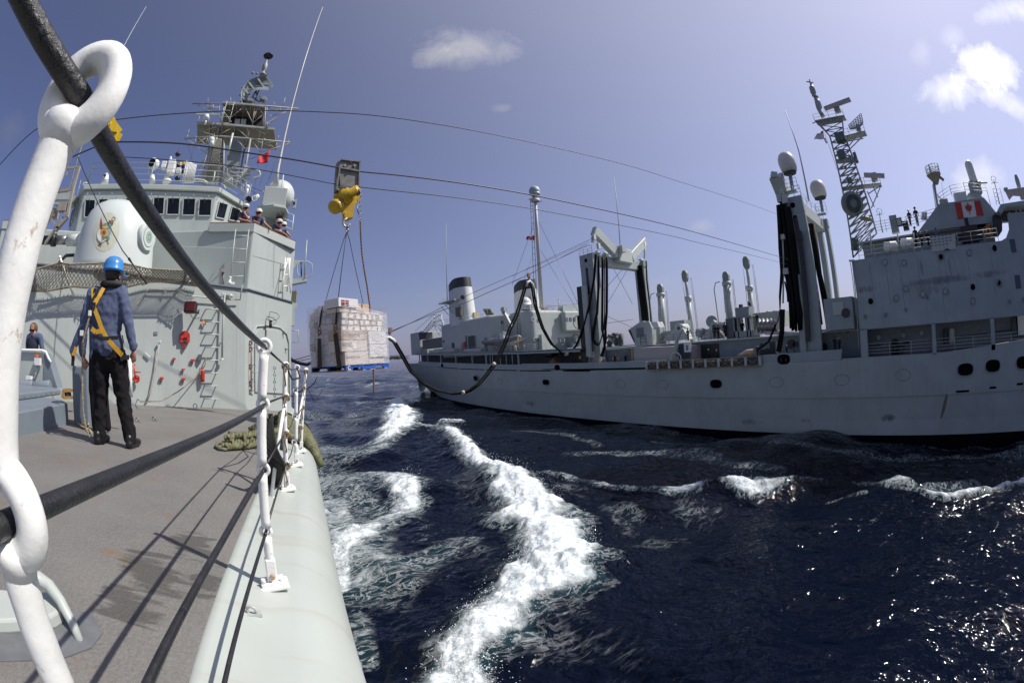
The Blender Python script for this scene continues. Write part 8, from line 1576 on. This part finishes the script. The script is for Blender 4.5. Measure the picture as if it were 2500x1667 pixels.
for px,py,lb in((1130,957,'pale coupling at the bottom of the long hose loop'),(1206,891,'pale coupling partway up the hose in front of the gallery'),(1383,864,'pale coupling at the bottom of the hose loop by the gantry')):
 mb=MB();a=wy(px-3,py+1,YH-.15);b=wy(px+3,py-(3 if px==1206 else 0),YH-.15)
 if px==1206:b=wy(px+2,py-5,YH-.15)
 mb.cyl(a,b,.21,n=12);solo('hose_coupling',mb,mat('tan_coupling',(.45,.40,.33),.5),lb,'coupling',WLD,'hose couplings')
mb=MB();mb.tube([wy(*p,9.5)for p in((775,918),(768,935),(752,948),(735,955),(722,962))],.012,5);solo('dangling_line',mb,BLACK,'thin black line curving down from the pallet corner toward the ship side','rope')
# PEOPLE
def figure(name,bones,mats,parent,frame,voxel=.03,smooth=4,label=None,fold=0.0):
 """one continuous skin: bones are (a, b, ra, rb, material index[, flatten])"""
 mb=MB()
 for bn in bones:
  a,b,ra,rb=V(*bn[0]),V(*bn[1]),bn[2],bn[3];fl=bn[5]if len(bn)>5 else 1.0
  L=np.linalg.norm(b-a)
  if L>1e-4:
   n=12;d=(b-a)/L;u=V(0,1,0)if abs(d[1])<.9 else V(0,0,1);x=np.cross(d,u);x/=np.linalg.norm(x);y=np.cross(x,d);vs=[]
   for k in range(7):
    f=k/6;r=ra+(rb-ra)*f
    for j in range(n):t=2*pi*j/n;vs.append(a+d*L*f+x*cos(t)*r+y*sin(t)*r*fl)
   fs=[(i*n+j,i*n+(j+1)%n,(i+1)*n+(j+1)%n,(i+1)*n+j)for i in range(6)for j in range(n)]+[tuple(range(n))[::-1],tuple(range(6*n,7*n))]
   mb.add(vs,fs)
  mb.ball(a,ra*.98,10,7,sc=(1,fl,1));mb.ball(b,rb*.98,10,7,sc=(1,fl,1))
 loc=parent['_l']if parent is not None else[float(c)for c in V(*bones[0][0])]
 me=mb.data(name,mats,loc);tmp=bpy.data.objects.new('tmp',me);C.objects.link(tmp)
 r=tmp.modifiers.new('r','REMESH');r.mode='VOXEL';r.voxel_size=voxel;r.use_smooth_shade=True
 s=tmp.modifiers.new('s','SMOOTH');s.factor=.5;s.iterations=smooth
 if fold:
  tx=bpy.data.textures.get('folds')or bpy.data.textures.new('folds','CLOUDS');tx.noise_scale=.07;d_=tmp.modifiers.new('d','DISPLACE');d_.texture=tx;d_.strength=fold;d_.mid_level=.5
 me2=bpy.data.meshes.new_from_object(tmp.evaluated_get(bpy.context.evaluated_depsgraph_get()));bpy.data.objects.remove(tmp)
 me2.name=name;me2.materials.clear()
 for m in mats:me2.materials.append(m)
 n=len(me2.polygons);cen=np.empty(n*3);me2.polygons.foreach_get('center',cen);cen=cen.reshape(-1,3)+V(*loc);best=np.full(n,1e9);mi=np.zeros(n,int)
 for bn in bones:
  a,b=V(*bn[0]),V(*bn[1]);ab=b-a;t=np.clip(((cen-a)@ab)/(ab@ab+1e-9),0,1);rr=bn[2]+(bn[3]-bn[2])*t;d=np.linalg.norm(cen-a-t[:,None]*ab,axis=1)/rr;u=d<best;best=np.where(u,d,best);mi=np.where(u,bn[4],mi)
 me2.polygons.foreach_set('material_index',mi);me2.polygons.foreach_set('use_smooth',np.ones(n,bool));me2.update()
 o=bpy.data.objects.new(name,me2);C.objects.link(o)
 if parent is not None:o.parent=parent
 else:o.matrix_world=frame@Matrix.Translation(loc)
 o['_l']=list(loc);return props(o,label)
def helmet(mb,c,r,brim=1.12,up=V(0,0,1),fwd=V(0,1,0),m=0):
 mb.lathe([(r*brim,-.02),(r*1.02,0),(r,r*.35),(r*.86,r*.72),(r*.55,r*.95),(r*.2,r*1.03),(.001,r*1.04)],c,up,22,m)
YM=4.44;J=lambda x,y,d=0:oy(*c5(x,y),YM)+V(0,d,0);J3=lambda x,y,d=0:oy(*c3(x,y),YM)+V(0,d,0)
man=thing('person','sailor in blue helmet, blue shirt and yellow harness standing with his back to us','person',(J(985,1400)[0],YM,zd(J(985,1400)[0],YM)),OWN)
hd=J3(694,1035,.02);nk=J3(694,1095,.03);sL,sR=J3(520,1215),J3(775,1195);ch=J3(648,1290,.03);wa=J(930,470,.03);pv=J(935,600,.03)
eL,eR=J(722,390,-.02),J(1122,320,-.02);wL,wR=J(708,585,.05),J(1163,525,-.01);hL,hR=J(716,650,.06),J(1165,590,0)
hipL,hipR=J(870,640,.03),J(1020,640,.03);kL,kR=J(862,960,.05),J(1058,950,.04);aL,aR=J(862,1350,.03),J(1132,1345,.02)
bones=[(hd,hd+V(0,.01,.05),.082,.085,0),(hd+V(.0,.03,-.03),hd+V(.01,.045,-.05),.062,.05,0),(nk-V(0,0,.02),hd,.058,.055,0),(ch,nk,.09,.055,0,.7),(sL,sR,.05,.05,0),(ch,wa,.11,.10,0,.7),(wa,pv,.10,.11,0,.75),(sL,eL,.04,.035,0),(eL,wL,.034,.024,0),(sR,eR,.04,.035,0),(eR,wR,.034,.024,0),(wL,hL,.026,.034,0,.5),(wR,hR,.026,.034,0,.5),(hipL,kL,.06,.045,0),(hipR,kR,.06,.045,0),(kL,aL,.042,.032,0),(kR,aR,.042,.032,0)]
for h,dx in((hL,1),(hR,-1)):
 for k in range(4):
  l=(.052,.060,.056,.044)[k];p=h+V((k-1.5)*.017,.0,-.018);q_=p+V(0,.004,-l*.5);e=q_+V(dx*.010,.012,-l*.5);bones+=[(p,q_,.0095,.0088,0),(q_,e,.0088,.0070,0)]
 p=h+V(dx*.028,.012,.012);bones+=[(p,p+V(dx*.022,.012,-.028),.011,.010,0),(p+V(dx*.022,.012,-.028),p+V(dx*.016,.016,-.055),.0095,.0075,0)]
figure('body',bones,[SKIN],man,OWN,.0085,2)
bones=[(ch,nk-V(0,0,.02),.155,.09,0,.72),(sL,sR,.085,.082,0,.85),(sL*.7+ch*.3,wa,.12,.15,0,.72),(sR*.7+ch*.3,wa,.12,.145,0,.72),(ch,wa,.17,.165,0,.72),(wa,pv+V(0,0,.06),.165,.17,0,.78),(wa+V(-.07,0,0),pv+V(-.075,0,.06),.12,.125,0,.85),(wa+V(.07,0,0),pv+V(.07,0,.06),.12,.125,0,.85),(sL,eL,.078,.066,0),(eL,wL,.066,.046,0),(sR,eR,.078,.064,0),(eR,wR,.062,.046,0)]
figure('shirt',bones,[NAVY],man,OWN,.014,4,fold=.035)
bones=[(pv+V(-.07,0,.03),hipL,.125,.12,0,.9),(pv+V(.07,0,.03),hipR,.125,.12,0,.9),(hipL,kL,.122,.092,0),(hipR,kR,.122,.092,0),(kL,aL+V(0,0,.02),.088,.080,0),(kR,aR+V(0,0,.02),.088,.080,0),(hipL,hipR,.12,.12,0)]
figure('trousers',bones,[TROU],man,OWN,.014,4,fold=.04)
for a,nm in((aL,'boot'),(aR,'boot')):
 g=zd(a[0],YM);figure(nm,[(V(a[0],YM-.03,g+.10),V(a[0],YM-.01,g+.055),.05,.055,0),(V(a[0],YM-.04,g+.045),V(a[0]+.03,YM+.10,g+.045),.05,.05,0),(V(a[0]+.03,YM+.10,g+.04),V(a[0]+.05,YM+.17,g+.038),.05,.04,0)],[LEATH],man,OWN,.010,2)
mb=MB();hc=hd+V(-.005,0,.055);helmet(mb,hc,.125);mb.prism([hc+V(.125*cos(a)*1.05,.13*sin(a)+.0,-.028-.02*max(0,sin(a)))for a in np.linspace(0,2*pi,21)[:-1]],(0,0,.012));mb.prism([hc+V(.02,.10,-.03),hc+V(.12,.08,-.04),hc+V(.15,.13,-.05),hc+V(.09,.19,-.05),hc+V(.0,.18,-.04)],(0,0,.012));mb.bar(hc+V(-.03,0,.125),hc+V(.02,0,.13),.03,.02,m=1);o=part('helmet',mb,[BLUEH,WHITEC],man)
mb=MB();mb.ball(hd+V(-.006,-.015,.02),.094,18,12,sc=(1,1,1.15));part('hair',mb,HAIR,man)
mb=MB();e_=hd+V(.088,-.0,-.015);mb.ball(e_,.026,10,8,sc=(.45,.8,1.2));mb.ball(hd+V(.068,.085,-.02),.018,8,6);part('ear',mb,SKIN,man)
mb=MB()
for k in range(22):
 a=pi+pi*1.3*(k/21-.5)-pi/2-.0
 c=nk+V(.125*cos(-pi/2+(k/21-.5)*4.4),.10*sin(-pi/2+(k/21-.5)*4.4)+.01,-.035+.02*abs(k/21-.5));mb.ball(c,.043,8,6,sc=(1,1,.8))
part('lifejacket_collar',mb,mat('black_lifejacket',(.015,.014,.013),.7),man)
def strap(mb,pts,w=.042,th=.006,m=0):
 P=[V(*p)for p in pts]
 for i in range(len(P)-1):mb.bar(P[i],P[i+1]+(P[i+1]-P[i])*.04,w,th,m,up=(0,1,0))if True else None
bk=lambda x,y,d=-.135:J(x,y,d);b3_=lambda x,y,d=-.115:J3(x,y,d)
def sw(mb,A_,B_,w,m=0):
 d=B_-A_;d/=np.linalg.norm(d);s_=np.cross(d,V(0,1,0));s_/=np.linalg.norm(s_);mb.prism([A_-s_*w/2,B_-s_*w/2,B_+s_*w/2,A_+s_*w/2],(0,.008,0),m)
hs_=[(b3_(550,1165,-.10),b3_(558,1240,-.125)),(b3_(558,1240,-.125),b3_(570,1330,-.145)),(b3_(640,1165,-.10),b3_(610,1240,-.13)),(b3_(610,1240,-.13),b3_(565,1330,-.15)),(bk(852,190,-.15),bk(892,290,-.155)),(bk(892,290,-.155),bk(925,380,-.155)),(bk(925,380,-.155),bk(965,455,-.15)),(bk(965,455,-.15),bk(1020,520,-.15)),(bk(1020,520,-.15),bk(1085,600,-.10)),(bk(835,375,-.15),bk(870,405,-.155)),(bk(870,405,-.155),bk(925,395,-.16))]
for a,b in hs_:mb=MB();sw(mb,a,b,.045);part('harness_strap',mb,HARN,man)
mb=MB();sw(mb,bk(838,440,-.15),bk(920,462,-.16),.03);sw(mb,bk(920,462,-.16),bk(1060,450,-.14),.035);sw(mb,b3_(570,1170,-.11),b3_(530,1420,-.15),.03);sw(mb,b3_(600,1170,-.11),b3_(550,1290,-.15),.03);mb.box(bk(852,180,-.165),(.06,.02,.05));mb.ring(bk(845,210,-.17),(0,1,0),.025,.008,12,5);part('black_strap',mb,BLACK,man)
mb=MB();P=[bk(*p)for p in((838,235,-.18),(820,310,-.19),(800,380,-.19),(765,500,-.17),(735,600,-.05),(722,700,-.02),(725,900,-.03),(732,1080,-.03),(755,1220,-.03),(790,1310,-.03))]
for s_ in range(2):
 Q=[]
 for i in range(len(P)-1):
  for k in range(12):f=k/12;q_=P[i]+(P[i+1]-P[i])*f;a=(i*12+k)*.9+s_*pi;Q.append(q_+V(cos(a),0,sin(a)*.4)*.006)
 mb.tube(Q,.0075,5)
mb.box(bk(762,415,-.18),(.04,.03,.05),1);mb.box(bk(832,250,-.19),(.03,.03,.05),1);solo('safety_line',mb,[mat('braided_line',(.33,.26,.17),.8,var=.4,scale=60),WHITEC],'braided safety line running from the harness through his left hand to the deck','rope',OWN)
mb=MB();mb.box(J(1078,600,-.08),(.03,.02,.10));mb.box(J(1110,615,-.05),(.06,.05,.045));mb.tube([J(1085,430,-.10),J(1100,480,-.12),J(1085,530,-.11),J(1075,590,-.1)],.009,5);part('belt_gear',mb,BLKP,man)
YS=5.3;S2=lambda x,y,d=0:oy(*c5(x,y),YS)+V(0,d,0)
t=thing('person','sailor in dark blue almost hidden behind the man in the blue helmet','person',(S2(800,1000)[0],YS,zd(S2(800,1000)[0],YS)),OWN)
g=t['_l'][2];cx_=S2(810,600)[0]
bones=[(V(cx_,YS,g+.05),V(cx_,YS,g+.45),.05,.06,1),(V(cx_+.2,YS,g+.05),V(cx_+.17,YS,g+.45),.05,.06,1),(V(cx_,YS,g+.45),V(cx_+.04,YS,g+.88),.07,.1,1),(V(cx_+.17,YS,g+.45),V(cx_+.12,YS,g+.88),.07,.1,1),(V(cx_+.08,YS,g+.9),V(cx_+.08,YS,g+1.33),.14,.17,0,.7),(V(cx_-.08,YS,g+1.38),V(cx_+.22,YS,g+1.38),.08,.08,0),(V(cx_-.08,YS,g+1.36),S2(665,470),.07,.055,0),(S2(665,470),S2(625,560),.055,.04,0),(S2(625,560),S2(640,615),.03,.035,2),(V(cx_+.08,YS,g+1.42),V(cx_+.09,YS,g+1.6),.06,.09,2),(S2(640,615),S2(652,645),.012,.009,2),(S2(632,615),S2(640,648),.012,.009,2)]
figure('body',bones,[NAVY,TROU,SKIN],t,OWN,.016,3)
mb=MB();sw(mb,S2(690,530,-.12),S2(668,600,-.12),.05);sw(mb,S2(660,600,-.1),S2(655,690,-.1),.05,1);part('strap',mb,[HARN,BLACK],t)
YG=8.2;G=lambda x,y,d=0:oy(*c5(x,y),YG)+V(0,d,0)
t=thing('person','sailor with sunglasses and black vest behind the white framed panel at left','person',V(G(300,560)[0],YG,-.85),OWN);g=-.85;h=G(290,385)
bones=[(h,h+V(0,0,.06),.09,.095,2),(h+V(.01,-.03,-.05),h+V(.01,-.035,-.07),.06,.045,2),(h+V(.0,.01,-.16),h,.055,.055,2),(G(262,440),G(350,440),.08,.08,0),(h+V(0,0,-.24),h+V(0,0,-.62),.17,.15,3,.7),(G(252,440),G(238,500),.07,.055,0),(G(238,500),G(232,530),.045,.035,2),(G(352,445),G(368,540),.07,.06,0),(G(368,540),G(350,570),.05,.035,0),(G(350,570),G(335,560),.03,.03,2),(V(h[0],YG,g+.9),V(h[0]-.08,YG,g+.05),.12,.06,1),(V(h[0]+.02,YG,g+.9),V(h[0]+.12,YG,g+.05),.12,.06,1),(h+V(0,0,-.5),V(h[0],YG,g+.9),.15,.14,0,.75)]
figure('body',bones,[NAVY,TROU,SKIN,NAVYD],t,OWN,.018,3)
mb=MB();mb.ball(h+V(0,.015,.05),.105,14,10,sc=(1,1,1.05));part('hair',mb,mat('brown_hair',(.10,.05,.025),.7),t)
mb=MB();mb.box(h+V(-.03,-.095,.005),(.06,.02,.035));mb.box(h+V(.045,-.085,.005),(.06,.03,.035));mb.box(h+V(.01,-.09,.015),(.15,.02,.01));part('sunglasses',mb,GLASS,t)
def watcher(y,head,s0,s1,arms,lb,cap,cap_c,zfl=2.65):
 P=lambda q,d=0:oy(*c4(*q),y+d)
 h=P(head);t=thing('person',lb,'person',V(h[0],y+.4,zfl),OWN,None);m0=[NAVY,TROU,SKIN]
 a,b=P(s0,.12),P(s1,.12);mid=(a+b)/2;pel=V(mid[0],y+.45,zfl+.95)
 bones=[(h,h+V(0,.01,.05),.088,.092,2),(h+V(0,-.03,-.05),h+V(0,-.04,-.07),.06,.045,2),(h,mid+V(0,0,.04),.055,.06,2),(a,b,.075,.075,0),(mid+V(0,.02,-.06),pel,.15,.14,0,.75),(pel,V(pel[0]-.08,y+.45,zfl+.08),.12,.07,1),(pel,V(pel[0]+.1,y+.48,zfl+.08),.12,.07,1)]
 for sh_,el,ha in arms:
  A_=a if sh_==0 else b;E_=P(el,-.02);H_=P(ha,-.06);F=A_+(E_-A_)*.55;bones+=[(A_,F,.068,.06,0),(F,E_,.045,.042,2),(E_,H_,.04,.028,2),(H_,H_+(H_-E_)*.16,.03,.035,2)]
  d=(H_-E_)/np.linalg.norm(H_-E_);s_=np.cross(d,V(0,0,1))*.012
  for k in(-1.2,-.3,.6,1.4):bones.append((H_+(H_-E_)*.16+s_*k,H_+(H_-E_)*.16+s_*k*1.3+d*.06+V(0,0,-.015),.011,.009,2))
 figure('body',bones,m0,t,OWN,.018,3)
 mb=MB();c=h+V(0,0,.065);helmet(mb,c,.105,1.05);mb.prism([c+V(-.07,-.09,-.01),c+V(.07,-.09,-.01),c+V(.06,-.17,-.03),c+V(-.06,-.17,-.03)],(0,0,.012));mb.cyl(c+V(0,0,.0),c+V(0,0,.03),.108,n=18,m=1 if cap=='peaked' else 0);part('cap',mb,[cap_c,BLKP],t)
 mb=MB();mb.box(h+V(0,-.09,.01),(.14,.02,.03));part('sunglasses',mb,GLASS,t)
 return t
watcher(11.75,(640,470),(598,512),(682,520),((0,(588,556),(655,570)),(1,(662,548),(632,505))),'watcher on the bridge wing in a white peaked cap resting chin on hand','peaked',WHITEC)
watcher(12.05,(752,512),(712,548),(790,555),((0,(705,570),(745,584)),(1,(805,590),(850,628))),'watcher in a white cap second along the wing rail with his arm stretched out','cap',mat('cream_cap',(.62,.58,.52),.7))
watcher(12.75,(932,598),(888,618),(968,640),((0,(900,648),(958,668)),(1,(935,658),(985,686))),'watcher in a tan cap leaning far over the wing rail below the black binoculars','cap',mat('tan_cap',(.55,.47,.40),.7))
watcher(13.1,(968,622),(950,640),(1000,655),((1,(1000,672),(1025,695)),),'watcher farthest along the wing rail, mostly hidden behind his neighbour','cap',mat('cream_cap',(.62,.58,.52),.7))
mb=MB();p=oy(*c4(935,540),13.4);mb.box(p,(.22,.18,.12));mb.cyl(p+V(-.05,-.2,.02),p+V(-.05,.1,.02),.05,n=10);mb.cyl(p+V(.06,-.2,.02),p+V(.06,.1,.02),.05,n=10);mb.cyl(p,p+V(0,0,-1.2),.04,n=8);solo('big_binoculars',mb,BLKP,'black pedestal binoculars above the leaning watcher','binoculars',OWN)
def crew(head,feet,lb,hc=None,col=NAVYD,leg=TROU,x=XS,pose='stand',face=-1,arm=None):
 a,b=A(*head,x),A(*feet,x);H=a[2]-b[2];t=thing('person',lb,'person',b);k=H/1.72;X,Y=b[0],(a[1]+b[1])/2;z=b[2];L=a[1]-b[1]
 P=lambda dx,dy,h:V(X+dx*k,Y+L*(h/1.72-.5)+dy*k,z+h*k)
 if pose=='stand':
  bn=[(P(0,-.09,.06),P(0,-.08,.48),.055,.065,1),(P(0,.10,.06),P(0,.08,.48),.055,.065,1),(P(0,-.08,.48),P(0,-.05,.9),.075,.11,1),(P(0,.08,.48),P(0,.05,.9),.075,.11,1),(P(0,0,.95),P(0,0,1.3),.14,.16,0),(P(0,-.19,1.36),P(0,.19,1.36),.07,.07,0),(P(0,0,1.4),P(0,0,1.6),.06,.095,2),(P(0,0,1.6),P(face*.03,0,1.56),.09,.06,2)]
  bn+=[(P(0,-.2,1.36),P(-.03,-.27,1.08),.055,.045,0),(P(-.03,-.27,1.08),P(-.12,-.22,.84),.042,.035,0),(P(0,.2,1.36),P(-.03,.27,1.08),.055,.045,0)]+([(P(-.03,.27,1.08),P(-.12,.22,.84),.042,.035,0)]if arm is None else[(P(-.03,.27,1.08),P(-.1,.62,1.05),.042,.035,2)])
 else:
  bn=[(P(0,-.12,.06),P(-.2,-.12,.5),.06,.08,1),(P(0,.12,.06),P(-.2,.12,.5),.06,.08,1),(P(-.2,-.12,.5),P(.1,-.05,.55),.09,.12,1),(P(-.2,.12,.5),P(.1,.05,.55),.09,.12,1),(P(.1,0,.6),P(-.05,0,1.25),.16,.18,0),(P(-.05,-.2,1.28),P(-.05,.2,1.28),.08,.08,0),(P(-.05,0,1.3),P(-.08,0,1.6),.07,.12,2),(P(-.05,-.2,1.28),P(-.25,-.2,.9),.06,.05,0),(P(-.05,.2,1.28),P(-.25,.2,.9),.06,.05,0)]
 bn=[(a_,b_,r0*k,r1*k,m)for a_,b_,r0,r1,m in bn];figure('body',bn,[col,leg,SKIN],t,WLD,.045,2)
 mb=MB();c=P(0,0,1.64)if pose=='stand' else P(-.08,0,1.66);helmet(mb,c,.125*k,1.25);part('helmet',mb,hc or NAVYD,t);return t
q7=lambda x,y:(2100+x*.2168,360+y*.2168);q4=lambda x,y:(1580+x/4.704,600+y/4.704);q3=lambda x,y:(1250+x/3.267,420+y/3.267)
WCAP=WHH
for h,f,lb,hc,col,x,kw in((q7(540,705),q7(572,895),'sailor on the signal deck with a pale cap, standing aft of his companion',WCAP,NAVYD,47,{}),(q7(610,675),q7(655,895),'sailor on the signal deck with a wide hat, beside the row of white tubes',NAVYD,NAVYD,47,{}),(q7(610,895),q7(630,1125),'sailor at the side deck rail beside the forward white canister',NAVYD,NAVYD,44,{}),(q7(680,950),q7(700,1120),'white capped sailor at the side rail left of the tally board',WCAP,NAVYD,44,{}),(q7(748,935),q7(775,1120),'sailor standing close to the tally board in a grey cap',WCAP,NAVYD,44,{}),(q7(848,912),q7(865,1100),'sailor behind the tally board',NAVYD,NAVY,44.5,{}),(q7(1680,735),q7(1700,900),'white capped sailor in the dark bridge wing, aftmost of three',WCAP,NAVYD,45,{}),(q7(1755,715),q7(1775,880),'sailor in the dark bridge wing, middle of three',WCAP,NAVYD,45,{}),(q7(1805,705),q7(1825,870),'sailor in the dark bridge wing, foremost of three',WCAP,NAVYD,45,{}),(q4(1258,772),q4(1268,925),'sailor silhouetted above the cable reel with one arm out',mat('orange_helmet',(.5,.12,.04),.4),NAVYD,47,{'arm':1}),(q4(768,908),q4(775,1075),'sailor at the working deck rail, left of two standing together',NAVYD,NAVYD,47,{}),(q4(812,908),q4(818,1075),'sailor at the working deck rail, right of two standing together',NAVYD,NAVYD,47,{}),(q4(885,878),q4(905,1060),'sailor leaning by the side of the control cab',NAVYD,NAVYD,46.9,{}),(q4(462,948),q4(475,1095),'sailor in dark clothes beside the farther winch',NAVYD,NAVY,46.9,{}),(q4(1092,858),q4(1098,1040),'operator inside the glazed control cab',NAVYD,NAVYD,48.2,{}),(q4(703,1185),q4(722,1310),'white helmeted sailor in front of the dark doorway, aft of the two',WHH,NAVYD,44.5,{}),(q4(797,1192),q4(812,1310),'white helmeted sailor in front of the dark doorway, forward of the two',WHH,NAVYD,44.2,{'pose':'crouch'}),(q4(1268,1148),q4(1268,1270),'white helmeted sailor at the tan hose end on deck',WHH,NAVYD,43.6,{}),(q4(2148,1045),q4(2160,1205),'sailor pointing aft beside the man with a yellow helmet',NAVYD,NAVYD,44.6,{'arm':1}),(q4(2200,1055),q4(2212,1210),'sailor with a yellow helmet near the foot of the dark gantry',YLH,NAVYD,44.4,{}),(q4(1602,1140),q4(1605,1255),'sailor in blue helmet among the gear at the dark gantry foot',BLUEH,NAVYD,44,{}),(q4(1700,1170),q4(1690,1240),'sailor bent low over gear beside the dark gantry post',NAVYD,NAVYD,44,{'pose':'crouch'}),(q3(698,1478),q3(700,1545),'yellow helmeted sailor behind the bulwark at the aft gantry foot',YLH,HARN,43.4,{'pose':'crouch'}),(q3(735,1480),q3(740,1545),'white helmeted sailor behind the bulwark at the aft gantry foot',WHH,NAVY,43.4,{'pose':'crouch'}),(q3(645,1492),q3(645,1545),'crouching sailor in orange at the foot of the aft gantry',NAVYD,mat('orange_cloth',(.5,.10,.03),.8),43.4,{'pose':'crouch'}),(q3(818,1452),q3(822,1535),'sailor in black beside the dark doorway under the aft deck',NAVYD,NAVYD,44.5,{}),(q3(905,1448),q3(908,1530),'sailor with a reddish cap inside the dark doorway under the aft deck',mat('maroon_print',(.20,.045,.05),.5),NAVYD,46.2,{})):
 crew(h,f,lb,hc,col,x=x,**kw)
